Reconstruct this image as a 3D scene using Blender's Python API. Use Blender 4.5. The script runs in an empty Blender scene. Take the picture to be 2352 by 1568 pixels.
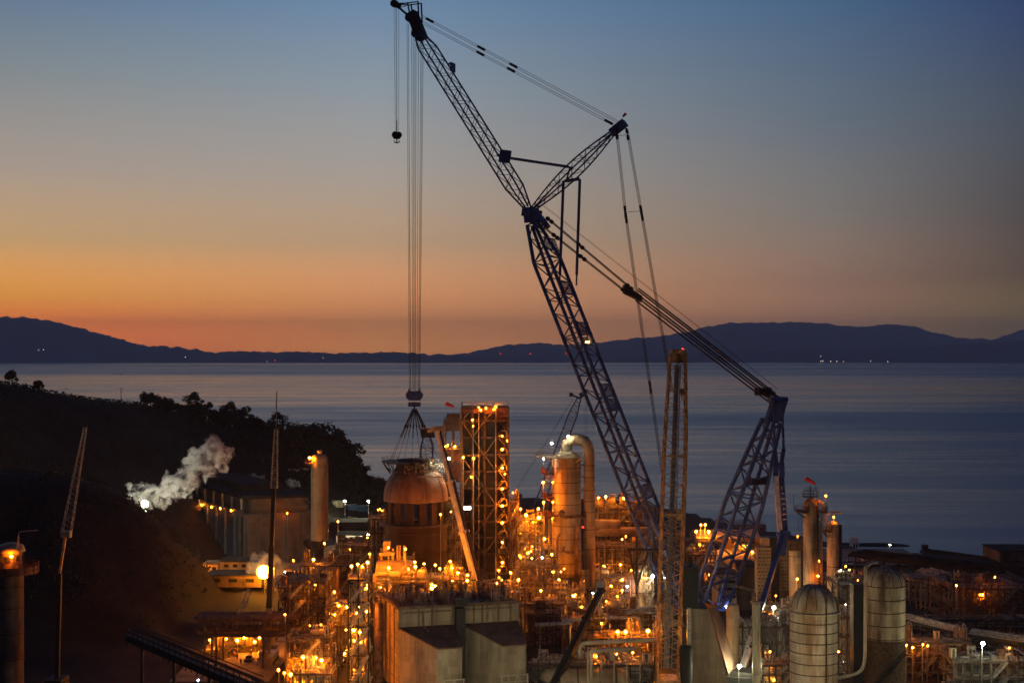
HAZE = 5.8e-5
import bpy, bmesh, math, random
from mathutils import Vector, Matrix, noise
R = math.radians
scene = bpy.context.scene
COL = scene.collection
rnd = random.Random(7)

# ---------------------------------------------------------------- camera
# The camera looks level along +Y from a hillside 83 m above the plant.
F, U0, V0, H = 3231.0, 1176.0, 815.0, 83.0      # focal length / centre / horizon measured on a 2352 px wide view
cd = bpy.data.cameras.new('camera'); cam = bpy.data.objects.new('camera', cd); COL.objects.link(cam)
cam.location = (0, 0, H); cam.rotation_euler = (R(90), 0, 0)
cd.sensor_width = 36; cd.lens = 36 * F / 2352.0
cd.shift_y = (V0 - 784.0) / 2352.0
cd.clip_start = 1; cd.clip_end = 90000
scene.camera = cam
scene.view_settings.view_transform = 'Standard'; scene.view_settings.look = 'None'
scene.view_settings.exposure = 0; scene.view_settings.gamma = 1
scene.cycles.max_bounces = 5; scene.cycles.diffuse_bounces = 2; scene.cycles.glossy_bounces = 3
scene.cycles.transparent_max_bounces = 8; scene.cycles.volume_bounces = 1
scene.cycles.sample_clamp_indirect = 3.0

def s2l(c):
    return tuple((x/255/12.92 if x/255 <= .04045 else ((x/255+.055)/1.055)**2.4) for x in c)

# ---------------------------------------------------------------- dusk sky (the only daylight: the sun is below the horizon)
world = bpy.data.worlds.new('World'); scene.world = world; world.use_nodes = True
nt = world.node_tree; nt.nodes.clear()
def N(t, **k):
    n = nt.nodes.new(t)
    for a, b in k.items(): setattr(n, a, b)
    return n
tc = N('ShaderNodeTexCoord'); sep = N('ShaderNodeSeparateXYZ'); nt.links.new(tc.outputs['Generated'], sep.inputs[0])
FIX = {"L": [[2.4548, 0.4216, 0.0049], [3.7181, 0.6879, 0.0049], [1.7872, 0.6823, 0.045], [0.8188, 0.5006, 0.2162], [0.4803, 0.3908, 0.3259], [0.2505, 0.2885, 0.3012], [0.1076, 0.1869, 0.314], [0.107, 0.162, 0.2705], [0.0343, 0.0612, 0.15], [0.013, 0.0232, 0.0648]], "C": [[1.9276, 0.7196, 0.1482], [2.3215, 0.8527, 0.1642], [1.6079, 0.6446, 0.204], [0.7259, 0.4669, 0.2632], [0.4838, 0.4219, 0.3656], [0.2965, 0.3565, 0.4072], [0.156, 0.2705, 0.4325], [0.107, 0.1746, 0.2961], [0.0343, 0.0648, 0.1559], [0.013, 0.0232, 0.0648]], "M": [[0.7182, 0.3664, 0.19], [0.8627, 0.4407, 0.2212], [0.4667, 0.2693, 0.1707], [0.2614, 0.23, 0.2006], [0.1452, 0.1825, 0.2246], [0.055, 0.1303, 0.2495], [0.0545, 0.107, 0.2086], [0.0252, 0.0513, 0.1329], [0.013, 0.0232, 0.0648]], "R": [[0.2943, 0.2165, 0.0404], [0.3595, 0.2635, 0.0455], [0.1203, 0.0866, 0.0464], [0.0725, 0.0621, 0.0619], [0.0572, 0.075, 0.1042], [0.0146, 0.0382, 0.1471], [0.0296, 0.0513, 0.1329], [0.0194, 0.0343, 0.0976], [0.013, 0.0232, 0.0648]]}
def ramp(stops, fix=None):
    if fix: stops = [(p, tuple(c)) for (p, _), c in zip(stops, fix)]
    r = N('ShaderNodeValToRGB'); r.color_ramp.interpolation = 'B_SPLINE' if False else 'LINEAR'
    el = r.color_ramp.elements
    while len(el) > 1: el.remove(el[0])
    el[0].position = stops[0][0]; el[0].color = (*(stops[0][1] if fix else s2l(stops[0][1])), 1)
    for p, c in stops[1:]:
        e = el.new(p); e.color = (*(c if fix else s2l(c)), 1)
    nt.links.new(sep.outputs['Z'], r.inputs[0]); return r
def Z(v): return (V0 - v) / math.hypot(F, V0 - v)
zen = (30, 42, 72)
skyL = ramp([(0, (166,92,40)), (Z(770), (200,116,50)), (Z(690), (206,134,68)), (Z(560), (193,152,106)), (Z(400), (168,151,136)), (Z(200), (136,140,142)), (Z(0), (106,125,146)), (.4, (92,112,142)), (.65, (52,70,108)), (1, zen)], FIX.get('L'))
skyC = ramp([(0, (156,102,74)), (Z(800), (166,108,76)), (Z(700), (190,130,90)), (Z(560), (180,148,118)), (Z(400), (164,154,145)), (Z(200), (137,149,158)), (Z(0), (110,137,165)), (.4, (92,116,148)), (.65, (52,72,110)), (1, zen)], FIX.get('C'))
skyM = ramp([(0, (112,86,78)), (Z(740), (122,94,84)), (Z(650), (132,105,92)), (Z(500), (122,113,108)), (Z(300), (102,111,121)), (Z(0), (73,100,130)), (.4, (66,92,126)), (.65, (44,64,102)), (1, zen)], FIX.get('M'))
skyR = ramp([(0, (78,68,64)), (Z(740), (86,75,68)), (Z(640), (90,77,70)), (Z(500), (84,77,77)), (Z(300), (76,82,93)), (Z(0), (55,71,106)), (.4, (48,64,102)), (.65, (38,52,88)), (1, zen)], FIX.get('R'))
skyB = ramp([(0, (26,28,46)), (.12, (34,34,54)), (.3, (32,38,64)), (1, zen)])
cmb = N('ShaderNodeCombineXYZ'); nt.links.new(sep.outputs['X'], cmb.inputs[0]); nt.links.new(sep.outputs['Y'], cmb.inputs[1])
nrm = N('ShaderNodeVectorMath', operation='NORMALIZE'); nt.links.new(cmb.outputs[0], nrm.inputs[0])
sp2 = N('ShaderNodeSeparateXYZ'); nt.links.new(nrm.outputs[0], sp2.inputs[0])
def blend(a, b, sock, lo, hi):
    mr = N('ShaderNodeMapRange'); mr.inputs[1].default_value = lo; mr.inputs[2].default_value = hi
    mr.interpolation_type = 'LINEAR'
    nt.links.new(sock, mr.inputs[0])
    mx = N('ShaderNodeMix', data_type='RGBA'); nt.links.new(mr.outputs[0], mx.inputs[0])
    nt.links.new(a, mx.inputs[6]); nt.links.new(b, mx.inputs[7]); return mx.outputs[2]
c1 = blend(skyL.outputs[0], skyC.outputs[0], sp2.outputs[0], -.36, -.097)
c2 = blend(c1, skyM.outputs[0], sp2.outputs[0], -.097, .219)
c3 = blend(c2, skyR.outputs[0], sp2.outputs[0], .219, .36)
c4 = blend(skyB.outputs[0], c3, sp2.outputs[1], -.1, .8)
nish = N('ShaderNodeTexSky'); nish.sky_type = 'NISHITA'; nish.sun_disc = False
nish.sun_elevation = R(-3.0); nish.sun_rotation = R(-28)
addc = N('ShaderNodeMix', data_type='RGBA', blend_type='ADD'); addc.inputs[0].default_value = .06
nt.links.new(c4, addc.inputs[6]); nt.links.new(nish.outputs[0], addc.inputs[7])
bg = N('ShaderNodeBackground'); bg.inputs[1].default_value = 1.0
nt.links.new(addc.outputs[2], bg.inputs[0])
wo = N('ShaderNodeOutputWorld'); nt.links.new(bg.outputs[0], wo.inputs[0])

# ---------------------------------------------------------------- helpers
def P(u, v, D):  return Vector(((u-U0)/F*D, D, H - (v-V0)/F*D))
def PX(u, D):    return (u-U0)/F*D
def PZ(v, D):    return H - (v-V0)/F*D
def px(n, D):    return n*D/F
def screen(p):   return U0 + p[0]*F/p[1], V0 + (H-p[2])*F/p[1]

class MB:
    def __init__(s): s.v = []; s.f = []; s.sm = []; s.mi = []; s.cur = 0
    def add(s, vs, fs, smooth=False):
        o = len(s.v); s.v.extend(Vector(x) for x in vs)
        for f in fs: s.f.append(tuple(o+i for i in f)); s.sm.append(smooth); s.mi.append(s.cur)
    def box(s, c, size, yaw=0, taper=1.0):
        x, y, z = (k/2 for k in size); ca, sa = math.cos(yaw), math.sin(yaw); vs = []
        for dz in (-z, z):
            t = 1 if dz < 0 else taper
            for dx, dy in ((-x,-y),(x,-y),(x,y),(-x,y)):
                dx *= t; dy *= t
                vs.append((c[0]+dx*ca-dy*sa, c[1]+dx*sa+dy*ca, c[2]+dz))
        s.add(vs, [(3,2,1,0),(4,5,6,7),(0,1,5,4),(1,2,6,5),(2,3,7,6),(3,0,4,7)])
    def prism(s, poly, z0, z1):
        n = len(poly); f0 = z0 if callable(z0) else (lambda x, y: z0); f1 = z1 if callable(z1) else (lambda x, y: z1)
        vs = [(x, y, f0(x, y)) for x, y in poly] + [(x, y, f1(x, y)) for x, y in poly]
        s.add(vs, [tuple(reversed(range(n))), tuple(range(n, 2*n))] + [(i, (i+1) % n, n+(i+1) % n, n+i) for i in range(n)])
    def frame(s, p0, p1):
        a = (Vector(p1)-Vector(p0)); L = a.length
        if L < 1e-6: return None
        a /= L; up = Vector((0,0,1)) if abs(a.z) < .95 else Vector((0,1,0))
        x = a.cross(up).normalized(); return x, x.cross(a), L
    def tube(s, p0, p1, r, n=6, r1=None, caps=True):
        fr = s.frame(p0, p1)
        if fr is None: return
        x, y, L = fr; p0 = Vector(p0); p1 = Vector(p1); r1 = r if r1 is None else r1; vs = []
        for p, q in ((p0, r), (p1, r1)):
            for i in range(n):
                t = 2*math.pi*(i+.5)/n; vs.append(p + x*(q*math.cos(t)) + y*(q*math.sin(t)))
        s.add(vs, [((i+1) % n, i, n+i, n+(i+1) % n) for i in range(n)], n > 5)
        if caps: s.add(vs, [tuple(range(n)), tuple(reversed(range(n, 2*n)))])
    def beam(s, p0, p1, w, h=None):
        fr = s.frame(p0, p1)
        if fr is None: return
        x, y, L = fr; h = h or w; p0 = Vector(p0); p1 = Vector(p1); vs = []
        for p in (p0, p1):
            for a, b in ((-1,-1),(1,-1),(1,1),(-1,1)): vs.append(p + x*(a*w/2) + y*(b*h/2))
        s.add(vs, [(0,1,2,3),(7,6,5,4),(1,0,4,5),(2,1,5,6),(3,2,6,7),(0,3,7,4)])
    def path(s, pts, r, n=8, bend=0):
        pts = [Vector(p) for p in pts]
        if bend > 0 and len(pts) > 2:
            out = [pts[0]]
            for i in range(1, len(pts)-1):
                a, b, c = pts[i-1], pts[i], pts[i+1]
                d1 = min(bend, (b-a).length*.45); d2 = min(bend, (c-b).length*.45)
                s1 = b+(a-b).normalized()*d1; s2 = b+(c-b).normalized()*d2
                for k in range(5):
                    t = k/4; out.append(s1*(1-t)**2 + b*(2*t*(1-t)) + s2*t*t)
            out.append(pts[-1]); pts = out
        prev = None; vs = []
        for i, p in enumerate(pts):
            a = (pts[min(i+1, len(pts)-1)] - pts[max(i-1, 0)]).normalized()
            if prev is None:
                up = Vector((0,0,1)) if abs(a.z) < .9 else Vector((0,1,0)); x = a.cross(up).normalized()
            else: x = (prev - a*prev.dot(a)).normalized()
            prev = x; y = x.cross(a)
            for k in range(n):
                t = 2*math.pi*k/n; vs.append(p + x*(r*math.cos(t)) + y*(r*math.sin(t)))
        fs = [(j*n+(k+1) % n, j*n+k, (j+1)*n+k, (j+1)*n+(k+1) % n) for j in range(len(pts)-1) for k in range(n)]
        s.add(vs, fs, True); m = len(vs)
        s.add(vs[:n], [tuple(range(n))]); s.add(vs[m-n:], [tuple(reversed(range(n)))])
    def lathe(s, c, prof, n=24, a0=0, a1=2*math.pi, smooth=True, axis='z'):
        full = abs(a1-a0-2*math.pi) < 1e-6; k = n if full else n+1; vs = []
        for r, z in prof:
            for i in range(k):
                t = a0+(a1-a0)*i/n; q = (r*math.cos(t), r*math.sin(t), z)
                if axis == 'x': q = (q[2], q[0], q[1])
                if axis == 'y': q = (q[0], q[2], -q[1])
                vs.append((c[0]+q[0], c[1]+q[1], c[2]+q[2]))
        fs = []
        for j in range(len(prof)-1):
            for i in range(n):
                i2 = (i+1) % k if full else i+1
                fs.append((j*k+i, j*k+i2, (j+1)*k+i2, (j+1)*k+i))
        s.add(vs, fs, smooth)
    def ring(s, c, R_, r, n=28, m=5):
        vs = []; fs = []
        for i in range(n):
            a = 2*math.pi*i/n
            for j in range(m):
                b = 2*math.pi*j/m; q = R_+r*math.cos(b)
                vs.append((c[0]+q*math.cos(a), c[1]+q*math.sin(a), c[2]+r*math.sin(b)))
        for i in range(n):
            for j in range(m): fs.append((i*m+j, ((i+1) % n)*m+j, ((i+1) % n)*m+(j+1) % m, i*m+(j+1) % m))
        s.add(vs, fs, True)
    def ball(s, c, r, n=8, sz=1.0):
        prof = [(max(1e-3, r*math.sin(math.pi*k/(n))), -r*sz*math.cos(math.pi*k/n)) for k in range(n+1)]
        s.lathe(c, prof, n+4)
    def handrail(s, pts, h=1.15, r=.05, step=2.0, closed=False):
        pts = [Vector(p) for p in pts]
        if closed: pts = pts + [pts[0]]
        for a, b in zip(pts, pts[1:]):
            L = (b-a).length; k = max(1, int(L/step)); up = Vector((0,0,h))
            s.tube(a+up, b+up, r, 4); s.tube(a+up*.5, b+up*.5, r, 4)
            for i in range(k+1):
                q = a.lerp(b, i/k); s.tube(q, q+up, r, 4)
    def ladder(s, p, z0, z1, w=.6, dx=(1,0)):
        for sg in (-1, 1):
            s.tube((p[0]+sg*w/2*dx[0], p[1]+sg*w/2*dx[1], z0), (p[0]+sg*w/2*dx[0], p[1]+sg*w/2*dx[1], z1), .05, 4)
        z = z0
        while z < z1:
            s.tube((p[0]-w/2*dx[0], p[1]-w/2*dx[1], z), (p[0]+w/2*dx[0], p[1]+w/2*dx[1], z), .035, 4); z += .7

LOC = {}
def mesh_of(mb, name, mats, off):
    me = bpy.data.meshes.new(name)
    me.from_pydata([tuple(q-off) for q in mb.v], [], mb.f)
    for m_ in (mats if isinstance(mats, (list, tuple)) else [mats]): me.materials.append(m_)
    me.polygons.foreach_set('use_smooth', mb.sm)
    me.polygons.foreach_set('material_index', mb.mi); me.update(); return me
def tag(o, label=None, cat=None, group=None, kind=None):
    if label: o['label'] = label
    if cat: o['category'] = cat
    if group: o['group'] = group
    if kind: o['kind'] = kind
    return o
def thing(name, label, cat, loc, group=None):
    o = bpy.data.objects.new(name, None); o.empty_display_size = 1; COL.objects.link(o)
    loc = Vector(loc); o.location = loc; LOC[o.name] = loc; return tag(o, label, cat, group)
def part(name, mb, mat, parent, label=None):
    off = LOC[parent.name]; o = bpy.data.objects.new(name, mesh_of(mb, name, mat, off)); COL.objects.link(o)
    o.parent = parent; LOC[o.name] = off
    if label: o['label'] = label
    return o
def single(name, mb, mat, label, cat, loc=None, group=None, kind=None):
    if loc is None:
        xs = [q.x for q in mb.v]; ys = [q.y for q in mb.v]; zs = [q.z for q in mb.v]
        loc = ((min(xs)+max(xs))/2, (min(ys)+max(ys))/2, min(zs))
    loc = Vector(loc); o = bpy.data.objects.new(name, mesh_of(mb, name, mat, loc)); COL.objects.link(o)
    o.location = loc; LOC[o.name] = loc; return tag(o, label, cat, group, kind)
def struct(name, mb, mat): 
    o = bpy.data.objects.new(name, mesh_of(mb, name, mat, Vector((0,0,0)))); COL.objects.link(o); o['kind'] = 'structure'; return o
def copy_tree(o, loc, rz=0, parent=None):
    c = o.copy(); COL.objects.link(c)
    if parent is None: c.location = loc; c.rotation_euler = (0, 0, rz); LOC[c.name] = Vector(loc)
    else: c.parent = parent
    for ch in o.children: copy_tree(ch, None, 0, c)
    return c

# ---------------------------------------------------------------- materials
def mat(name, col, rough=.6, metal=0., scale=.6, amt=.35, col2=None, streak=False, bump=.0, spec=.4, fine=6.0):
    m = bpy.data.materials.new(name); m.use_nodes = True; t = m.node_tree; b = t.nodes['Principled BSDF']
    b.inputs['Roughness'].default_value = rough; b.inputs['Metallic'].default_value = metal
    b.inputs['Specular IOR Level'].default_value = spec
    g = t.nodes.new('ShaderNodeNewGeometry'); mp = t.nodes.new('ShaderNodeMapping'); t.links.new(g.outputs['Position'], mp.inputs[0])
    mp.inputs['Scale'].default_value = (1,1,.12) if streak else (1,1,1)
    n1 = t.nodes.new('ShaderNodeTexNoise'); n1.inputs['Scale'].default_value = scale; n1.inputs['Detail'].default_value = 6; n1.inputs['Roughness'].default_value = .65
    t.links.new(mp.outputs[0], n1.inputs[0])
    cr = t.nodes.new('ShaderNodeValToRGB'); e = cr.color_ramp.elements
    c2 = col2 or tuple(c*(1-amt*1.6 if amt < .6 else .1) for c in col)
    e[0].position = .36; e[0].color = (*c2, 1); e[1].position = .60; e[1].color = (*col, 1)
    t.links.new(n1.outputs[0], cr.inputs[0]); 
    n2 = t.nodes.new('ShaderNodeTexNoise'); n2.inputs['Scale'].default_value = fine; n2.inputs['Detail'].default_value = 3
    t.links.new(g.outputs['Position'], n2.inputs[0])
    mr = t.nodes.new('ShaderNodeMapRange'); mr.inputs[1].default_value = .3; mr.inputs[2].default_value = .7; mr.inputs[3].default_value = .75; mr.inputs[4].default_value = 1.15
    t.links.new(n2.outputs[0], mr.inputs[0])
    mx = t.nodes.new('ShaderNodeMix'); mx.data_type = 'RGBA'; mx.blend_type = 'MULTIPLY'; mx.inputs[0].default_value = 1
    t.links.new(cr.outputs[0], mx.inputs[6]); t.links.new(mr.outputs[0], mx.inputs[7])
    last = mx.outputs[2]
    if streak:      # plate-to-plate tone differences
        m3 = t.nodes.new('ShaderNodeMapping'); m3.inputs['Scale'].default_value = (.42,.42,.55); t.links.new(g.outputs['Position'], m3.inputs[0])
        vo = t.nodes.new('ShaderNodeTexVoronoi'); vo.distance = 'CHEBYCHEV'; vo.inputs['Randomness'].default_value = .06; vo.inputs['Scale'].default_value = 1; t.links.new(m3.outputs[0], vo.inputs[0])
        sx = t.nodes.new('ShaderNodeSeparateColor'); t.links.new(vo.outputs['Color'], sx.inputs[0])
        m4 = t.nodes.new('ShaderNodeMapRange'); m4.inputs[3].default_value = .80; m4.inputs[4].default_value = 1.08; t.links.new(sx.outputs[0], m4.inputs[0])
        mm = t.nodes.new('ShaderNodeMix'); mm.data_type = 'RGBA'; mm.blend_type = 'MULTIPLY'; mm.inputs[0].default_value = 1; t.links.new(last, mm.inputs[6]); t.links.new(m4.outputs[0], mm.inputs[7]); last = mm.outputs[2]
    t.links.new(last, b.inputs['Base Color'])
    if bump:
        bp = t.nodes.new('ShaderNodeBump'); bp.inputs['Strength'].default_value = bump; bp.inputs['Distance'].default_value = .3
        t.links.new(n1.outputs[0], bp.inputs['Height']); t.links.new(bp.outputs[0], b.inputs['Normal'])
    return m
def emit(name, col, strength):
    m = bpy.data.materials.new(name); m.use_nodes = True; t = m.node_tree; t.nodes.clear()
    e = t.nodes.new('ShaderNodeEmission'); e.inputs[0].default_value = (*col, 1); e.inputs[1].default_value = strength
    o = t.nodes.new('ShaderNodeOutputMaterial'); t.links.new(e.outputs[0], o.inputs[0]); return m
M = dict(
 blue   = mat('navy_crane_paint', (.045,.09,.30), .45, .1, .4, .4),
 blue2  = mat('bright_blue_paint', (.035,.075,.30), .4, .1, .4, .3),
 rope   = mat('wire_rope', (.035,.034,.036), .6, .3),
 bsteel = mat('black_steel', (.022,.02,.02), .6, .2),
 steel  = mat('weathered_steel', (.17,.12,.085), .65, .2, .8, .5, (.07,.045,.03)),
 brown  = mat('brown_steel', (.11,.07,.045), .7, .1, .8, .5),
 red    = mat('red_oxide_steel', (.20,.06,.03), .7, .0, .8, .4),
 galv   = mat('galvanised_steel', (.34,.33,.31), .5, .4, 1.5, .3),
 deck   = mat('steel_decking', (.17,.14,.105), .75, .1, .5, .5),
 pipe   = mat('pipe_cladding', (.52,.49,.44), .38, .55, .9, .4),
 pipe2  = mat('rusty_pipe', (.26,.17,.11), .6, .2, .7, .5, (.1,.05,.03)),
 vessel = mat('buff_vessel_paint', (.46,.36,.23), .5, .1, .35, .35, (.28,.19,.10), True),
 tan    = mat('tan_insulation', (.42,.32,.20), .6, .05, .3, .4, (.26,.17,.09), True),
 domem  = mat('stained_dome_cladding', (.27,.17,.13), .65, .05, .22, .4, (.12,.068,.05), True),
 body   = mat('dark_rust_shell', (.048,.024,.014), .8, .0, .3, .5, (.02,.011,.007), True),
 silo   = mat('rust_streaked_silo', (.52,.44,.33), .6, .0, .35, .5, (.22,.12,.055), True, .0, .3),
 silo2  = mat('heavily_rusted_silo', (.48,.39,.26), .65, .0, .42, .6, (.11,.05,.022), True, .0, .3),
 rust   = mat('rust', (.10,.05,.025), .85, 0, 1.2, .5),
 conc   = mat('stained_concrete', (.34,.28,.20), .85, .0, .18, .5, (.15,.11,.075), True, .1, .2),
 conc2  = mat('brown_concrete', (.20,.13,.09), .9, .0, .2, .5, (.09,.055,.04), True, .1, .2),
 clad   = mat('grey_cladding', (.13,.13,.15), .6, .2, .12, .4, (.08,.08,.095), True),
 cladw  = mat('pale_cladding', (.50,.44,.34), .6, .1, .15, .4, (.32,.26,.18), True),
 roof   = mat('roof_sheet', (.045,.042,.042), .9, .0, .2, .4, spec=.1),
 orange = mat('orange_crane_paint', (.72,.36,.13), .45, .1, .6, .4),
 white  = mat('white_paint', (.72,.70,.66), .45, .0, .6, .2),
 cream  = mat('cream_paint', (.62,.56,.38), .5, .0, .4, .3, None, True),
 sock   = mat('red_windsock_cloth', (.75,.05,.04), .8, .0, 2, .2),
 rubber = mat('rubber', (.02,.02,.02), .8),
 glass  = mat('dark_glass', (.02,.022,.025), .1, 0, 1, .1, spec=.6),
 carw   = mat('white_car_paint', (.75,.75,.74), .3, .0, 1, .1),
 carr   = mat('red_car_paint', (.4,.03,.02), .3, .0, 1, .1),
 cars   = mat('silver_car_paint', (.45,.46,.48), .3, .4, 1, .1),
 carb   = mat('black_car_paint', (.03,.03,.035), .3, .0, 1, .1),
 skin   = mat('skin', (.42,.24,.16), .6), cloth = mat('dark_workwear', (.035,.035,.045), .85), hivis = mat('orange_workwear', (.55,.14,.02), .8),
 hat    = mat('white_hard_hat', (.7,.7,.66), .4),
 bark   = mat('bark', (.06,.045,.03), .9), leaf = mat('dark_foliage', (.018,.022,.010), .85, 0, .5, .5), leaf2 = mat('olive_foliage', (.022,.022,.011), .8, 0, .5, .5),
 teal   = mat('blue_container_paint', (.03,.16,.36), .5, .0, .5, .3), wood = mat('creosoted_pole', (.05,.04,.03), .9),
  olive = mat('olive_dark_panel', (.075,.062,.035), .8, 0, .2, .5, (.03,.024,.015), True), frameb = mat('dark_brown_frame', (.075,.048,.034), .75, .1, .8, .4),
 darkclad = mat('dark_cladding', (.014,.014,.019), .7, .1, .3, .4),
 bwall = mat('brown_wall_cladding', (.20,.145,.10), .8, 0, .15, .4, (.11,.075,.05), True),
 rroof = mat('rusty_roof_plate', (.17,.085,.06), .85, 0, .3, .5, (.08,.04,.03)),
 lightblue = mat('pale_blue_roof', (.35,.52,.58), .5),
)
SOD = (1., .235, .004); WHT = (1., .95, .74); COOL = (.75, .86, 1.); RED = (1., .03, .02)
E = dict(
 sodb = emit('deep_sodium_glow', (1., .19, .003), 1800), sodc = emit('yellow_sodium_glow', (1., .32, .012), 1900),
 sod = emit('sodium_lamp_glow', SOD, 2200), dim = emit('dim_sodium_glow', (1., .225, .004), 2300), big = emit('bright_sodium_glow', (1., .245, .005), 3000),
 huge = emit('sodium_flood_glow', (1., .33, .010), 130), wht = emit('white_lamp_glow', WHT, 300), flood = emit('white_flood_glow', (1., .97, .60), 1700),
 steam = emit('steam_flood_glow', (1., .98, .72), 1000), street = emit('street_lamp_glow', (1., .84, .50), 1500), cool = emit('cool_white_glow', COOL, 160), red = emit('red_beacon_glow', RED, 5), green = emit('green_lamp_glow', (.02, 1., .25), 3),
 tail = emit('tail_light_glow', (1., .06, .01), 8), town = emit('town_light_glow', (1., .85, .55), 4), tube = emit('strip_light_glow', (1., .92, .68), 16), win = emit('lit_window_glow', (1., .5, .05), 3),
)

def halo_mat(name, col, k, al):  # see-through glowing shell that imitates the bloom round a lamp
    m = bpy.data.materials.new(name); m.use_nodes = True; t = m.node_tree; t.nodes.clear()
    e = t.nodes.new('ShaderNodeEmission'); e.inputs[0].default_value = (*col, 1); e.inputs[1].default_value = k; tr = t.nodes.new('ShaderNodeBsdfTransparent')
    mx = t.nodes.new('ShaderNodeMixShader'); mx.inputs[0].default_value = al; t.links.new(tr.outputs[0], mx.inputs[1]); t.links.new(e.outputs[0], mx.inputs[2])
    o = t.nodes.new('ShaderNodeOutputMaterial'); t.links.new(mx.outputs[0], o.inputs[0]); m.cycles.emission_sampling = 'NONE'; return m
HALO = dict(sod = halo_mat('amber_lamp_halo', (1., .30, .015), 2.2, .30), wht = halo_mat('white_lamp_halo', (1., .96, .72), 1.2, .28), cool = halo_mat('cool_lamp_halo', (.7, .82, 1.), 1.2, .28))

# ---------------------------------------------------------------- ground, water, far hills
def lerp_tab(tab, x):
    if x <= tab[0][0]: return tab[0][1]
    for (a, b), (c, d) in zip(tab, tab[1:]):
        if x <= c:
            t = (x-a)/(c-a); return b+(d-b)*t
    return tab[-1][1]
def sst(t): t = max(0, min(1, t)); return t*t*(3-2*t)
RIDGE = [(-400, 850), (0,880), (100,900), (200,917), (330,930), (420,950), (470,966), (600,990), (690,1012), (780,1040), (830,1096), (870,1150), (930,1185), (1000,1200)]
SHORE = [(-600,1000), (-150,980), (-80,900), (-20,818), (60,812), (78,775), (96,738), (104,706), (110,681), (114,670), (127,657), (141,630), (152,602), (205,568), (420,520)]
MOUND = [(-600,1070), (0,1086), (60,1082), (110,1092), (150,1094), (200,1104), (250,1118), (300,1156), (335,1180), (390,1238), (430,1292), (458,1362), (480,1402), (520,1420)]
def height(X, Y):
    if Y < 5: return 78
    u = U0 + X*F/Y
    z = 0.0
    # hillside under the camera
    z = max(z, 79*(1-Y/300)) if Y < 300 else z
    # wooded ridge on the left
    if Y > 430 and X < 30:
        Dr = lerp_tab([(0, 610), (420, 690), (850, 760)], u)
        zr = PZ(lerp_tab(RIDGE, U0+X*F/Dr), Dr) - (5 if u > 640 else 0)
        zr = max(zr, 0)
        k = sst((Y-(Dr-150))/150) if Y < Dr else 1-sst((Y-Dr)/170)
        n = noise.fractal(Vector((X*.02, Y*.02, 0)), 1, 2, 4)
        z = max(z, k*zr + k*(1-k)*12*n)
    # dark earth mound in front of the long building
    if 320 < Y < 560 and X < -60:
        Dm = 462.0; zm = max(0, PZ(lerp_tab(MOUND, U0+X*F/Dm), Dm))
        k = sst((Y-360)/102) if Y < Dm else 1-sst((Y-Dm)/60)
        z = max(z, k*zm + k*(1-k)*13*noise.fractal(Vector((X*.05, Y*.05, 3)), .8, 2, 5))
    # berm by the water
    b = math.exp(-((Y-770)/40)**2)*sst((X-78)/12)*(1-sst((X-112)/30))
    # shore
    ys = lerp_tab(SHORE, X) + 6*noise.noise(Vector((X*.05, 0, 5)))
    spit = math.exp(-((X-158)/38)**6)*math.exp(-((Y-(660-(X-150)*.10))/11)**2)
    e = sst((Y-ys)/16)
    z = z*(1-e) - 11*e
    z += spit*6.2 if e > .3 else 0
    z += .25*noise.fractal(Vector((X*.08, Y*.08, 9)), 1, 2, 3)
    return z
g = MB(); nx, ny = 200, 268
gv = []
for j in range(ny+1):
    Y = -60 + j*4.2
    for i in range(nx+1):
        X = -460 + i*4.6; gv.append((X, Y, height(X, Y)))
g.add(gv, [(j*(nx+1)+i, j*(nx+1)+i+1, (j+1)*(nx+1)+i+1, (j+1)*(nx+1)+i) for j in range(ny) for i in range(nx)], True)
M['ground'] = mat('packed_earth', (.026,.020,.015), .9, 0, .09, .5, (.011,.009,.007), False, .3, .2, 1.5)
struct('ground', g, M['ground'])

w = MB(); w.add([(-45000,-200,-6), (45000,-200,-6), (45000,60000,-6), (-45000,60000,-6)], [(0,1,2,3)])
mw = bpy.data.materials.new('bay_water'); mw.use_nodes = True; t = mw.node_tree; b = t.nodes['Principled BSDF']
b.inputs['Base Color'].default_value = (.065,.105,.125,1); b.inputs['IOR'].default_value = 2.2; b.inputs['Specular IOR Level'].default_value = .9; b.inputs['Specular Tint'].default_value = (.86,1,1,1)
ge = t.nodes.new('ShaderNodeNewGeometry')
def wn(scale, sx, sy, det=4):
    mp = t.nodes.new('ShaderNodeMapping'); mp.inputs['Scale'].default_value = (sx, sy, 1); t.links.new(ge.outputs['Position'], mp.inputs[0])
    n_ = t.nodes.new('ShaderNodeTexNoise'); n_.inputs['Scale'].default_value = scale; n_.inputs['Detail'].default_value = det; t.links.new(mp.outputs[0], n_.inputs[0]); return n_
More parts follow.
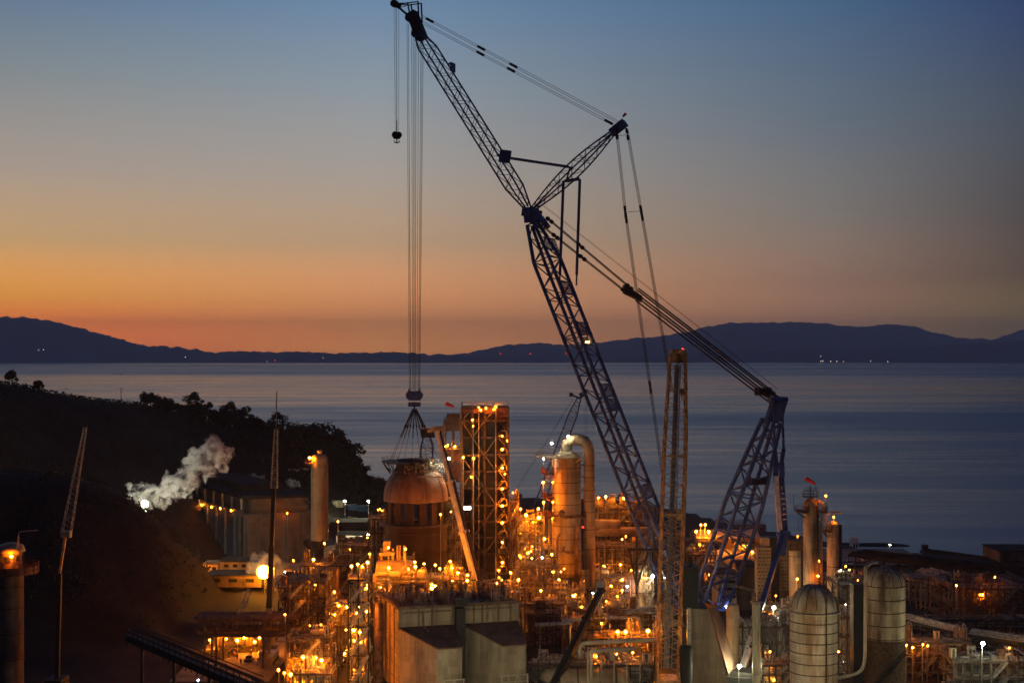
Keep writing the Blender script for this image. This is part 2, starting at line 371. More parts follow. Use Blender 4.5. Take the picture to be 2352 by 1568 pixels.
# slicks and wind lanes: calmer and rougher water in long bands
sx_ = t.nodes.new('ShaderNodeSeparateXYZ'); t.links.new(ge.outputs['Position'], sx_.inputs[0])
lg = t.nodes.new('ShaderNodeMath'); lg.operation = 'LOGARITHM'; lg.inputs[1].default_value = 2.718; t.links.new(sx_.outputs[1], lg.inputs[0])
dv = t.nodes.new('ShaderNodeMath'); dv.operation = 'DIVIDE'; t.links.new(sx_.outputs[0], dv.inputs[0]); t.links.new(sx_.outputs[1], dv.inputs[1])
cb = t.nodes.new('ShaderNodeCombineXYZ'); t.links.new(sx_.outputs[0], cb.inputs[0]); t.links.new(sx_.outputs[1], cb.inputs[1])
n1 = wn(1, .00022, .0013, 4); n2 = wn(1, .0012, .006, 3)
ad = t.nodes.new('ShaderNodeMath'); ad.operation = 'ADD'; t.links.new(n1.outputs[0], ad.inputs[0]); t.links.new(n2.outputs[0], ad.inputs[1])
mr = t.nodes.new('ShaderNodeMapRange'); mr.inputs[1].default_value = .75; mr.inputs[2].default_value = 1.25; mr.inputs[3].default_value = .22; mr.inputs[4].default_value = .40
t.links.new(ad.outputs[0], mr.inputs[0])
n4 = wn(1, .00016, .0024, 3); sb = t.nodes.new('ShaderNodeMath'); sb.operation = 'SUBTRACT'; sb.inputs[1].default_value = .5; t.links.new(n4.outputs[0], sb.inputs[0])
ab = t.nodes.new('ShaderNodeMath'); ab.operation = 'ABSOLUTE'; t.links.new(sb.outputs[0], ab.inputs[0])
m5 = t.nodes.new('ShaderNodeMapRange'); m5.inputs[1].default_value = .0; m5.inputs[2].default_value = .012; m5.inputs[3].default_value = .07; m5.inputs[4].default_value = 0; t.links.new(ab.outputs[0], m5.inputs[0])
n6 = wn(1, .006, .03, 4); m6 = t.nodes.new('ShaderNodeMapRange'); m6.inputs[1].default_value = .3; m6.inputs[2].default_value = .7; m6.inputs[3].default_value = -.05; m6.inputs[4].default_value = .05; t.links.new(n6.outputs[0], m6.inputs[0])
s5 = t.nodes.new('ShaderNodeMath'); s5.operation = 'SUBTRACT'; t.links.new(mr.outputs[0], s5.inputs[0]); t.links.new(m5.outputs[0], s5.inputs[1])
s6 = t.nodes.new('ShaderNodeMath'); s6.operation = 'ADD'; 
yr = t.nodes.new('ShaderNodeMapRange'); yr.inputs[1].default_value = 0; yr.inputs[2].default_value = 16000; t.links.new(sx_.outputs[1], yr.inputs[0])
yc = t.nodes.new('ShaderNodeValToRGB'); yc.color_ramp.interpolation = 'EASE'; el = yc.color_ramp.elements      # calm slick lanes lying across the bay
for p_, k_ in ((.03,.5),(.075,.46),(.13,.52),(.19,.30),(.33,.26),(.42,.54),(.78,.54),(.93,.28)):
    e_ = el.new(p_); e_.color = (k_,k_,k_,1)
el[0].color = (.5,.5,.5,1); el[-1].color = (.3,.3,.3,1); t.links.new(yr.outputs[0], yc.inputs[0])
ym = t.nodes.new('ShaderNodeMapRange'); ym.inputs[3].default_value = -.22; ym.inputs[4].default_value = .22; t.links.new(yc.outputs[0], ym.inputs[0])
s7 = t.nodes.new('ShaderNodeMath'); s7.operation = 'ADD'; t.links.new(s5.outputs[0], s7.inputs[0]); t.links.new(ym.outputs[0], s7.inputs[1])
t.links.new(s7.outputs[0], s6.inputs[0]); t.links.new(m6.outputs[0], s6.inputs[1]); t.links.new(s6.outputs[0], b.inputs['Roughness'])
n3 = wn(1, .12, .35, 5); bp = t.nodes.new('ShaderNodeBump'); bp.inputs['Strength'].default_value = .25; bp.inputs['Distance'].default_value = .5
t.links.new(n3.outputs[0], bp.inputs['Height']); t.links.new(bp.outputs[0], b.inputs['Normal'])
struct('water', w, mw)
hz = MB(); hz.box((0, 14450, 404), (50000, 33100, 834))
mh = bpy.data.materials.new('evening_haze'); mh.use_nodes = True; t = mh.node_tree; t.nodes.clear(); v_ = t.nodes.new('ShaderNodeVolumePrincipled'); v_.inputs['Color'].default_value = (.86,.88,1,1); v_.inputs['Density'].default_value = HAZE; v_.inputs['Anisotropy'].default_value = 0
o_ = t.nodes.new('ShaderNodeOutputMaterial'); t.links.new(v_.outputs[0], o_.inputs['Volume'])
hzo = single('haze', hz, mh, 'thin blue evening haze over the bay and far hills', 'haze', (0,14450,-13), None, 'stuff')

M['hill'] = mat('far_hill_scrub', (.085,.09,.085), .95, 0, .0012, .4, (.055,.06,.055), False, 0, .1, .006)
def far_hills(crest, D0, D1, seed):
    mb = MB(); vs = []; us = list(range(int(crest[0][0]), int(crest[-1][0])+1, 5)); rows = [0, .12, .3, .5, .68, .82, .93, 1.0, 1.12, 1.5]
    for k in rows:
        for u in us:
            D = D0 + (D1-D0)*k; zc = PZ(lerp_tab(crest, u), D1)
            zc += (noise.fractal(Vector((u*.045, seed, 0)), .7, 2, 6))*26
            s_ = sst(k) ** .9 if k <= 1 else max(0, 1-(k-1)*1.9)
            z = -8 + (zc+8)*s_
            X = (u-U0)/F*D
            if 0 < k < .97: z += (noise.fractal(Vector((X*.0012, D*.0012, seed)), 1, 2, 5))*zc*.26*math.sin(math.pi*k)
            vs.append((X, D, z))
    n = len(us)
    mb.add(vs, [(j*n+i, j*n+i+1, (j+1)*n+i+1, (j+1)*n+i) for j in range(len(rows)-1) for i in range(n-1)], True)
    return struct('hills', mb, M['hill'])
far_hills([(-1500,826), (-1100,800), (-800,790), (-500,775), (-300,762), (-120,742), (0,733), (45,728), (110,735), (200,757), (300,786), (340,795), (365,794), (400,797), (450,802), (480,809), (520,808), (545,805), (580,808), (640,808), (700,807), (760,811), (830,810), (900,808), (960,812), (1050,815), (1130,818), (1210,824), (1290,828), (1400,832)], 15600, 18500, 1)
far_hills([(960,822), (1060,812), (1110,803), (1145,795), (1200,789), (1235,788), (1280,791), (1320,791), (1380,787), (1450,778), (1520,772), (1570,765), (1620,750), (1680,743), (1740,741), (1800,741), (1860,742), (1920,747), (1990,753), (2030,748), (2060,746), (2100,752), (2140,762), (2200,775), (2260,779), (2300,778), (2352,776), (2600,772), (2900,780), (3300,800), (3700,828)], 17200, 27500, 2)
far_hills([(1280,832), (1400,826), (1500,820), (1600,812), (1680,806), (1750,808), (1860,802), (1950,806), (2050,797), (2120,799), (2200,790), (2300,784), (2380,786), (2480,780), (2900,790), (3400,815), (3700,830)], 16100, 17600, 4)
far_hills([(2200,800), (2280,781), (2330,763), (2352,755), (2400,748), (2480,752)], 27800, 30000, 3)
# ---------------------------------------------------------------- lattice booms
def lattice(mb, p0, p1, lat, w, d, n, rc, rl, horiz=True, faces=(0,1,2,3), nc=6):
    p0 = Vector(p0); p1 = Vector(p1); a = (p1-p0).normalized(); lat = Vector(lat); lat = (lat-a*lat.dot(a)).normalized(); dep = a.cross(lat)
    st = []
    for k in range(n+1):
        t = k/n; c = p0.lerp(p1, t); ww = w(t)/2; dd = d(t)/2
        st.append([c+lat*ww+dep*dd, c+lat*ww-dep*dd, c-lat*ww-dep*dd, c-lat*ww+dep*dd])
    for k in range(n):
        for i in range(4): mb.tube(st[k][i], st[k+1][i], rc, nc, caps=False)
        for i in faces:
            j = (i+1) % 4; q = (k+i) % 2
            mb.tube(st[k][j if q else i], st[k+1][i if q else j], rl, 4, caps=False)
    if horiz:
        for k in range(0, n+1, horiz if horiz is not True else 1):
            for i in faces: mb.tube(st[k][i], st[k][(i+1) % 4], rl, 4, caps=False)
    return st
def taper(full, e0, e1, f0=.1, f1=.1):
    def fn(t):
        if t < f0: return e0+(full-e0)*t/f0
        if t > 1-f1: return e1+(full-e1)*(1-t)/f1
        return full
    return fn

# ---------------------------------------------------------------- the big twin-section crawler crane
cf = Vector((54, 445, 0)); ct_ = Vector((-33.3, 480, 0)); cdir = (ct_-cf)
def plane(u, v):
    k = (u-U0)/F     # X = k*D on the crane's vertical plane
    t = (cf.x - k*cf.y)/(k*cdir.y - cdir.x); q = cf + cdir*t
    return Vector((q.x, q.y, PZ(v, q.y)))
LAT = Vector((35, 87.3, 0)).normalized()
crane = thing('crawler_crane', 'huge navy crawler crane with luffing jib and long pendants towering over the refinery', 'crane', (54, 445, 0))
foot = Vector((54, 445, 4)); joint = plane(1222, 492); tip = plane(948, 45); stip = plane(1425, 288)
mb = MB()
lattice(mb, foot, plane(1224, 515), LAT, taper(11.2, 6, 4.5, .07, .1), taper(5.6, 1.2, 2.5, .07, .1), 30, .62, .23, 3)
mb.tube(foot-LAT*3.2, foot+LAT*3.2, .8, 8)
boom = part('boom', mb, M['blue'], crane)
# lowest taper of the boom stands on two feet; platforms along the boom
bdir = (plane(1224,515)-foot).normalized(); bdep = bdir.cross(LAT)
def on_boom(v):
    t0, t1 = 0, 1
    for _ in range(40):
        t = (t0+t1)/2; q = foot.lerp(plane(1224,515), t)
        if screen(q)[1] > v: t0 = t
        else: t1 = t
    return q
sgn = 1 if screen(on_boom(900)+bdep*3)[0] > screen(on_boom(900))[0] else -1
for v in (571, 672, 764, 905, 1135):
    m2 = MB(); c = on_boom(v)+bdep*sgn*3.5-LAT*.3
    for k in range(9):
        o = LAT*(-5.2+1.3*k)
        m2.tube(c+o-bdir*2.1, c+o+bdir*2.1, .17, 4)
    for e in (-2.1, 2.1): m2.tube(c-LAT*5.4+bdir*e, c+LAT*5.4+bdir*e, .3, 4)
    m2.tube(c-LAT*5.2, c+LAT*5.2, .12, 4)
    if v == 905:
        for k in range(9):
            o = LAT*(-5.2+1.3*k)+bdir*-4.8; m2.tube(c+o-bdir*2.1, c+o+bdir*2.1, .17, 4)
        m2.tube(c-LAT*5.4-bdir*6.9, c+LAT*5.4-bdir*6.9, .3, 4)
    part('boom_platform', m2, M['blue'], crane)
m2 = MB(); c = on_boom(798)+bdep*sgn*2.2; m2.beam(c-LAT*3.6, c+LAT*3.6, 2.4, .25)
for k in range(7):
    o = LAT*(-3.3+1.1*k); m2.tube(c+o, c+o+bdir*2.6, .14, 4)
m2.tube(c-LAT*3.4+bdir*2.6, c+LAT*3.4+bdir*2.6, .15, 4)
pl = part('boom_platform', m2, M['brown'], crane, 'lit cabin platform on the boom')
wl = emit('warm_lamp_glow', (1, .5, .06), 22)
for o in (-2.2, -.6, .9, 2.3): m2 = MB(); m2.box(c+LAT*o+bdir*1.0+Vector((0,-.3,0)), (.5,.4,.6)); part('work_light', m2, wl, pl)
# boom head / knuckle
mb = MB(); jd = (tip-joint).normalized()
k0 = plane(1224, 512); k1 = plane(1219, 478)
mb.beam(k0+LAT*2.6, k1+LAT*2.2, 3.8, 1.0); mb.beam(k0-LAT*2.6, k1-LAT*2.2, 3.8, 1.0); mb.tube(joint-LAT*4.2, joint+LAT*4.2, 1.1, 10)
mb.beam(plane(1205, 488), plane(1238, 492), 5.5, 2.6); mb.beam(plane(1240,497), plane(1258,522), 3.5, 1.2)
part('knuckle', mb, M['blue'], crane)
# jib
mb = MB()
lattice(mb, plane(1212, 478), plane(962, 78), LAT, taper(7.2, 2.5, 3.0, .12, .08), taper(4.0, 1.6, 2.0, .12, .08), 25, .30, .12, False)
part('jib', mb, M['blue'], crane)
mb = MB(); jd = (plane(962,78)-plane(1212,478)).normalized()
mb.beam(plane(970,90), plane(946,30), 3.6, 3.2); mb.beam(plane(952,36), plane(958,84), 2.6, 2.2)
a1, a2, a3 = plane(906, 9), plane(958, 40), plane(964, 6)
for s_ in (-1, 1):
    o = LAT*1.3*s_
    mb.tube(a1+o*.4, plane(944,42)+o, .3, 5); mb.tube(a1+o*.4, plane(936,10)+o, .22, 5); mb.tube(plane(936,10)+o, plane(964,6)+o, .22, 5); mb.tube(plane(964,6)+o, plane(966,50)+o, .3, 5)
    mb.tube(plane(915,17)+o*.5, plane(930,12)+o, .15, 4); mb.tube(plane(940,8)+o, plane(946,40)+o, .3, 5)
mb.tube(a1-LAT*.8, a1+LAT*.8, 1.3, 10); mb.beam(plane(909,11), plane(917,16), 2.0, 1.6); mb.tube(plane(944,42)-LAT*1.6, plane(944,42)+LAT*1.6, 1.6, 12)
mb.tube(plane(957,78)-LAT*1.4, plane(957,78)+LAT*1.4, 1.5, 12)
part('jib_head', mb, M['bsteel'], crane)
m2 = MB(); c = plane(1040,155); m2.beam(c-LAT*1.8, c+LAT*1.8, .4, 3.0); m2.beam(c-LAT*1.8+jd*1.2, c+LAT*1.8+jd*1.2, .3, .6); part('jib_platform', m2, M['blue'], crane)
# jib strut
mb = MB(); lattice(mb, plane(1226,478), plane(1418,295), LAT, lambda t: 2.2+3.6*math.sin(math.pi*min(1, t*1.05)), lambda t: .9+2.6*math.sin(math.pi*min(1,t*1.05)), 13, .28, .11, 4)
mb.beam(plane(1405,306), plane(1436,281), 3.4, 2.2); part('jib_strut', mb, M['blue'], crane)
mb = MB()
for s_ in (-1, 1):
    mb.tube(plane(1162,362)+LAT*1.8*s_, plane(1310,384)+LAT*1.8*s_, .34, 6)
mb.tube(plane(1150,358)-LAT*2.6, plane(1150,358)+LAT*2.6, .5, 6); mb.beam(plane(1148,358), plane(1172,361), 1.0, 4.2)
part('strut_link', mb, M['blue'], crane)
for s_, (ua, va, ub, vb) in ((-1, (1297,416,1288,656)), (1, (1329,411,1321,655))):
    mb = MB(); p = plane(ua, va)+LAT*1.2*s_; q = plane(ub, vb)+LAT*1.2*s_
    mb.tube(p, p.lerp(q, .9), .5, 8); mb.tube(p.lerp(q, .9), q, .3, 6); part('backstop', mb, M['blue'], crane)
mb = MB(); mb.tube(plane(1297,416), plane(1331,411), .55, 6); mb.tube(plane(1310,384), plane(1300,416), .3, 6); part('backstop_beam', mb, M['blue'], crane)
# pendants
def pendant(p, q, sep, joints, n=2, r=.1, jr=.42):
    mb = MB(); p = Vector(p); q = Vector(q)
    for i in range(n):
        o = Vector((0,0,1))*sep*(i-(n-1)/2); mb.tube(p+o, q+o, r, 4)
    a = (q-p).normalized()
    for t in joints:
        c = p.lerp(q, t); mb.beam(c-a*1.3, c-a*.3, jr*1.6, jr*2.2); mb.beam(c+a*.3, c+a*1.3, jr*1.6, jr*2.2); mb.beam(c-a*1.6, c+a*1.6, jr*.9, jr*1.2)
    return part('pendant', mb, M['rope'], crane)
pendant(plane(970,38), plane(1424,283), .7, (.04,.31,.475), 2, .1); pendant(plane(966,50), plane(1412,288), .7, (.32,.48,.97), 2, .1)
blk = plane(1456, 676)
pendant(plane(1250,498)+LAT*2, blk+LAT*2.4+Vector((-1,0,1.5)), .5, (.04,.40,.96), 2, .2, .55); pendant(plane(1240,512)-LAT*2, blk-LAT*2.4+Vector((-1,0,0)), .5, (.2,.5,.96), 2, .2, .55)
mast_top = plane(1787, 918)
mb = MB()
for dz, dl in ((2.0,1.6),(1.3,.8),(.1,0),(-.8,-.6),(-2.0,-1.6)):
    mb.tube(blk+LAT*dl+Vector((1,0,dz)), mast_top+LAT*dl+Vector((-1,0,dz*.9)), .27, 5)
part('hoist_reeving', mb, M['rope'], crane)
mb = MB()
mb.tube(plane(1236,478)+Vector((0,0,2)), mast_top+Vector((0,0,3.2)), .05, 3); mb.tube(plane(1240,478)+Vector((0,0,2)), mast_top+LAT+Vector((0,0,3.2)), .05, 3)
part('luffing_rope', mb, M['rope'], crane)
mb = MB(); mb.prism([(blk.x-3.4, blk.y-3.5), (blk.x+2.4, blk.y-3.5), (blk.x+2.4, blk.y+3.5), (blk.x-3.4, blk.y+3.5)], lambda x,y: blk.z-(x-blk.x)*.5-1.2, lambda x,y: blk.z-(x-blk.x)*.62+.9)
part('equaliser_block', mb, M['bsteel'], crane)
# strut tip to crane foot
for (ua, va, um, vm, ub, vb, dl) in ((1420,300,1440,488,1527,1098,-1.8), (1437,298,1469,484,1541,900,1.8)):
    p, q = plane(ua,va)+LAT*dl, plane(um,vm)+LAT*dl; e = plane(ub,vb)+LAT*dl
    mb = MB()
    for o in (-.35, 0, .35):
        mb.tube(p+Vector((o,0,0)), q+Vector((o,0,0)), .1, 4); mb.tube(q+Vector((o,0,0)), e+Vector((o,0,0)), .12, 4)
    for c, a in ((p+Vector((0,0,-1.2)), (q-p)), (q, (q-p)), (q.lerp(e, .02), e-q), (q.lerp(e,.66 if dl<0 else .9), e-q)):
        a = a.normalized(); mb.beam(c-a*1.8, c-a*.4, .8, 1.0); mb.beam(c+a*.4, c+a*1.8, .8, 1.0); mb.beam(c-a*2, c+a*2, .4, .5)
    part('strut_pendant', mb, M['rope'], crane)
for p_, q_ in ((plane(1442,487), plane(1469,485)), (plane(1421,312), plane(1438,310))): mb = MB(); mb.tube(p_, q_, .1, 4); part('spreader_bar', mb, M['rope'], crane)
# mast (rear)
mfoot = Vector((62, 441, 4)); LATM = Vector((.86, .51, 0))
mb = MB(); mtop = mast_top
lattice(mb, mfoot, plane(1772,966), LATM, taper(10.5, 8.5, 5.0, .1, .45), taper(5.5, 2.5, 3.0, .1, .4), 15, .68, .26, 3)
m3 = plane(1772, 966)
mb.beam(m3+LATM*2.2, mtop+LATM*2.0, 3.0, 1.0); mb.beam(m3-LATM*2.2, mtop-LATM*2.0, 3.0, 1.0); mb.beam(m3, mtop, 4.2, .5); mb.tube(mtop-LATM*3.4, mtop+LATM*3.4, 1.0, 8)
part('mast', mb, M['blue2'], crane)
mb = MB(); c = plane(1738, 1105); mb.beam(c-LATM*3, c+LATM*3, 2.6, 2.0); part('mast_platform', mb, M['bsteel'], crane)
for o in (-1.7, 1.7):
    mb = MB(); c = mtop+LATM*o+Vector((-4.6,0,2.6)); mb.box(c, (2.6,1.2,2.2)); mb.tube(c-LATM*.9, c+LATM*.9, 1.25, 10); mb.beam(c, mtop+LATM*o, 1.2, .9); part('mast_sheave', mb, M['bsteel'], crane)
# strut of flat plates from the mast top down to the counterweight
kink = P(1799, 1226, 415); sf = P(1703, 1545, 359)
mb = MB()
for o, u0, in ((-1, 1779), (1, 1799)):
    pts = [(P(u0, 930, 430), .5), (P(u0-1, 980, 429), .5), (P(u0+1 if o > 0 else u0, 1030, 427), .9), (P(1789+o*6, 1062, 426), 1.5), (P(1789+o*7.5, 1092, 425), 1.7), (P(1789+o*4.5, 1125, 424), 1.1), (P(1791+o*3.5, 1150, 422), 1.0)]
    for (a, wa), (b_, wb) in zip(pts, pts[1:]): mb.beam(a, b_, (wa+wb)/2, .6)
mb.tube(P(1779,991,428), P(1800,991,428), .16, 4); mb.tube(P(1778,1040,427), P(1802,1040,427), .12, 4)
part('plate_link', mb, M['blue'], crane)
top = P(1790, 1095, 425); d1 = (kink-top)
yaw = .0
mb = MB(); mb.beam(top+Vector((.6,0,0)), kink+Vector((.6,0,0)), 1.5, 1.6); part('strut_leg', mb, M['blue'], crane)
mb = MB(); mb.beam(top+Vector((-1.0,-.1,0)), kink+Vector((-1.0,-.1,0)), 1.3, 1.5); leg = part('strut_leg', mb, M['white'], crane, 'pale grey strut leg')
mb = MB(); mb.beam(kink+Vector((.2,0,1)), kink+Vector((-1.2,-1.5,-6)), 2.6, 2.2); a = kink.lerp(sf, .74)
mb.beam(kink, a, 1.35, 1.2); mb.tube(kink-Vector((2,0,0)), kink+Vector((2,0,0)), .9, 8); part('lower_strut', mb, M['blue2'], crane)
mb = MB(); mb.beam(a, sf, 1.7, 1.4); lw = part('strut_foot', mb, M['white'], crane, 'white strut foot with black marking')
def text_part(txt, size, mats, parent, loc, rot, depth=.05):
    cu = bpy.data.curves.new('lettering', 'FONT'); cu.body = txt; cu.size = size; cu.offset = size*.018; cu.extrude = depth; cu.align_x = 'CENTER'; cu.align_y = 'CENTER'
    o = bpy.data.objects.new('lettering_source', cu); COL.objects.link(o); bpy.context.view_layer.update()
    me = bpy.data.meshes.new_from_object(o.evaluated_get(bpy.context.evaluated_depsgraph_get())); bpy.data.objects.remove(o)
    me.transform(Matrix.Translation(Vector(loc)-LOC[parent.name]) @ rot.to_4x4()); me.materials.clear(); me.materials.append(mats)
    q = bpy.data.objects.new('lettering', me); COL.objects.link(q); q.parent = parent; LOC[q.name] = LOC[parent.name]; return q
up_rot = Matrix.Rotation(R(90), 3, 'X')
blegs = [o for o in bpy.data.objects if o.name.startswith('strut_leg')]
for i, ch in enumerate('LAMPSON'):
    t = .21 + i*.09; c = top.lerp(kink, t)+Vector((.6, -.95, 0)); text_part('Lampson'[i], 2.3, M['white'], blegs[0], c, up_rot)
sd = (sf-a).normalized(); ang = math.atan2(-sd.x, -sd.z)
c = a.lerp(sf, .38)+Vector((0, -1.3, .2)); text_part('9140', 1.9, M['bsteel'], lw, c, Matrix.Rotation(-ang+R(90)*-1+R(180), 3, 'Y') @ up_rot if False else Matrix.Rotation(ang-R(90), 3, 'Y') @ up_rot)
# crawlers and counterweight
for c, nm in ((Vector((58,443,0)), 'crawler_base'), (Vector((59,358,0)), 'counterweight_carrier')):
    mb = MB()
    for s_ in (-1, 1):
        mb.box(c+LAT*4.6*s_+Vector((0,0,1.1)), (11, 1.6, 2.0), math.atan2(cdir.y, cdir.x))
        for k in (-5, 5): mb.tube(c+LAT*4.6*s_+cdir.normalized()*k-LAT*.7+Vector((0,0,1.1)), c+LAT*4.6*s_+cdir.normalized()*k+LAT*.7+Vector((0,0,1.1)), 1.0, 12)
    mb.box(c+Vector((0,0,2.6)), (9, 8, 1.2), math.atan2(cdir.y, cdir.x)); part(nm, mb, M['bsteel'], crane)
# ropes and hook blocks
hk = P(952, 902, 480)
mb = MB()
for u in (941.5, 944.5, 948.5, 950.5, 952.5, 954, 957, 960, 961.5, 963):
    tp = plane(u if u > 946 else 944+.2*(u-941), 60); mb.tube(tp+LAT*(.3*(u-952)), Vector((PX(u,480), 480+.25*(u-952), PZ(903,480))), .085, 4)
mb.tube(plane(935,42), Vector((PX(940,480),480,PZ(900,480))), .05, 3); mb.tube(plane(938,42), Vector((PX(943,480),479,PZ(900,480))), .05, 3)
part('hoist_rope', mb, M['rope'], crane)
mb = MB()
for u, ub in ((905,908), (909,910.5), (911,912), (916,916)): mb.tube(plane(u,16), plane(ub,302), .07, 4)
part('auxiliary_rope', mb, M['rope'], crane)
mb = MB(); c = hk
mb.prism([(c.x-2.1,c.y-1.1),(c.x+2.1,c.y-1.1),(c.x+2.1,c.y+1.1),(c.x-2.1,c.y+1.1)], c.z-2.6, c.z+.6)
for s_ in (-1, 1): mb.tube(c+Vector((s_*1.3,-1.3,-.8)), c+Vector((s_*1.3,1.3,-.8)), 1.6, 14); mb.beam(c+Vector((s_*1.7,0,.2)), c+Vector((s_*1.9,0,1.4)), .5, .6)
mb.box(c+Vector((0,0,-3.9)), (4.2, 1.6, 1.5)); mb.tube(c+Vector((0,0,-3)), c+Vector((0,0,-6.2)), .35, 8); mb.box(c+Vector((0,0,-5.9)), (1.9,.9,.9))
part('hook_block', mb, M['blue2'], crane)
mb = MB(); c = plane(911.5, 310)
for s_ in (-.45, .45): mb.tube(c+LAT*(s_-.2)+Vector((s_,0,0)), c+LAT*(s_+.2)+Vector((s_,0,0)), 1.15, 14)
mb.prism([(c.x-1.2,c.y-.5),(c.x+1.2,c.y-.5),(c.x+.8,c.y+.5),(c.x-.8,c.y+.5)], c.z-1.4, c.z+.9); mb.tube(c, c+Vector((0,0,-2.2)), .22, 6); mb.tube(c+Vector((0,0,5)), c+Vector((0,0,1)), .2, 5)
mb.path([c+Vector((-.85,0,-2.0)), c+Vector((-.75,0,-2.55)), c+Vector((0,0,-2.75)), c+Vector((.75,0,-2.55)), c+Vector((.85,0,-2.0))], .2, 6); mb.tube(c+Vector((0,0,-1.6)), c+Vector((0,0,-2.7)), .2, 6)
part('auxiliary_hook', mb, M['bsteel'], crane)

# slings
sl = thing('lifting_slings', 'fan of black lifting slings between the crane hook and the dome', 'slings', hk+Vector((0,0,-6.3)))
DC = Vector((PX(955,472), 472, 0)); zt = PZ(1056, 472)
ap = hk+Vector((0,0,-5.9)); mbs = MB()
for i in range(10):
    a_ = 2*math.pi*(i+.35)/10; e = DC+Vector((8.6*math.cos(a_), 8.6*math.sin(a_), zt+.2)); s0 = ap+Vector((.8*math.cos(a_), .5*math.sin(a_), 0)); m_ = s0.lerp(e, .30)
    m1 = MB(); m1.tube(s0, m_, .20, 5); m1.tube(m_, s0.lerp(e,.36), .32, 5); m1.tube(s0.lerp(e,.36), s0.lerp(e,.55), .17, 5); m1.tube(s0.lerp(e, .55), e, .08, 4); part('sling', m1, M['bsteel'], sl)

# ---------------------------------------------------------------- the lifted dome and the vessel below it
zb = PZ(1146, 472); RD = 10.8
dome = thing('vessel_dome', 'stained pinkish brown dome hanging from the crane slings, ringed by a dark platform', 'vessel dome', DC+Vector((0,0,zb)))
hd = PZ(1078,472)-zb; mb = MB(); prof = []
for k in range(15):
    t = k/14; z = hd*t; r = RD*math.sqrt(max(0, 1-(t*.83)**2.3)); prof.append((r, zb+z))
mb.lathe((DC.x,DC.y,0), [(RD-.35, zb-.35), (RD, zb-.3)]+prof, 40); mb.lathe((DC.x,DC.y,0), [(.1, prof[-1][1]+.01), (prof[-1][0], prof[-1][1])], 40)
part('shell', mb, M['domem'], dome)
mb = MB()
for i in range(10):
    a_ = 2*math.pi*(i+.15)/10; pts = [Vector((DC.x+(r+.02)*math.cos(a_), DC.y+(r+.02)*math.sin(a_), z)) for r, z in prof]; mb.path(pts, .07, 4)
part('seam', mb, M['rust'], dome)
mb = MB(); mb.lathe((DC.x,DC.y,0), [(7.2, zt-3.4), (6.2, zt-1.2), (6.0, zt+.3), (.1, zt+.5)], 24); part('nozzle_ring', mb, M['body'], dome)
mb = MB(); zp = PZ(1058,472)
mb.lathe((DC.x,DC.y,0), [(7.0, zp-.35), (11.5, zp-.35), (11.5, zp), (7.0, zp), (7.0, zp-.35)], 28, R(125), R(262), False)
for i in range(7):
    a_ = R(128+i*22); q = Vector((math.cos(a_), math.sin(a_), 0)); mb.tube(DC+q*11.3+Vector((0,0,zp-.2)), DC+q*8.6+Vector((0,0,zp-4.2)), .16, 5); mb.tube(DC+q*9.4+Vector((0,0,zp-.3)), DC+q*8.7+Vector((0,0,zp-4.0)), .12, 4)
mb.handrail([DC+Vector((11.3*math.cos(R(125+i*13.6)), 11.3*math.sin(R(125+i*13.6)), zp)) for i in range(11)], 1.2, .06, 3)
part('platform', mb, M['bsteel'], dome)
mb = MB(); r2 = random.Random(3)
for i in range(120):
    a_ = R(r2.uniform(-110, 30)); rr = r2.uniform(5.5, 10.2); zz = zp-(rr-5)*.55+r2.uniform(-.6,.6); q = DC+Vector((rr*math.cos(a_), rr*math.sin(a_), zz))
    mb.tube(q, q+Vector((r2.uniform(-2,2), r2.uniform(-2,2), r2.uniform(-1.2,1.6))), r2.uniform(.06,.16), 5)
for u in (1010, 1025, 1040):
    a_ = R(250+(u-1010)*1.6); q = DC+Vector((9.0*math.cos(a_), 9.0*math.sin(a_), zp-3.6)); mb.tube(q, q+Vector((0,0,3.6)), .18, 5)
mb.box(DC+Vector((5.5,-8.6,zp-4.6)), (8.5,.6,.5)); part('pipework', mb, M['galv'], dome)

drum = thing('coke_drum', 'massive dark rusty drum standing under the hanging dome', 'vessel', DC)
ztop = PZ(1200, 472); mb = MB()
mb.lathe((DC.x,DC.y,0), [(10.4, 0), (10.4, ztop)], 36); mb.lathe((DC.x,DC.y,0), [(10.4, ztop), (3, ztop+.3)], 36); part('shell', mb, M['body'], drum)
mb = MB(); mb.lathe((DC.x,DC.y,0), [(10.4,ztop-.3),(12.4,ztop-.3),(12.4,ztop),(10.4,ztop)], 32, smooth=False); mb.handrail([DC+Vector((12.3*math.cos(k*.35), 12.3*math.sin(k*.35), ztop)) for k in range(18)], 1.2, .06, 3, True); part('platform', mb, M['brown'], drum)
mb = MB()
for i in range(14):
    a_ = 2*math.pi*(i+.2)/14; q = DC+Vector((9.2*math.cos(a_), 9.2*math.sin(a_), 0)); mb.box((q.x,q.y,(ztop+zb)/2-.2), (1.2, 2.3, zb-ztop-.5), a_)
part('shroud_panel', mb, M['body'], drum)
mb = MB()
for z in (6, 12, 18, 24): mb.ring((DC.x,DC.y,z), 10.45, .16, 36)
part('seam', mb, M['rust'], drum)

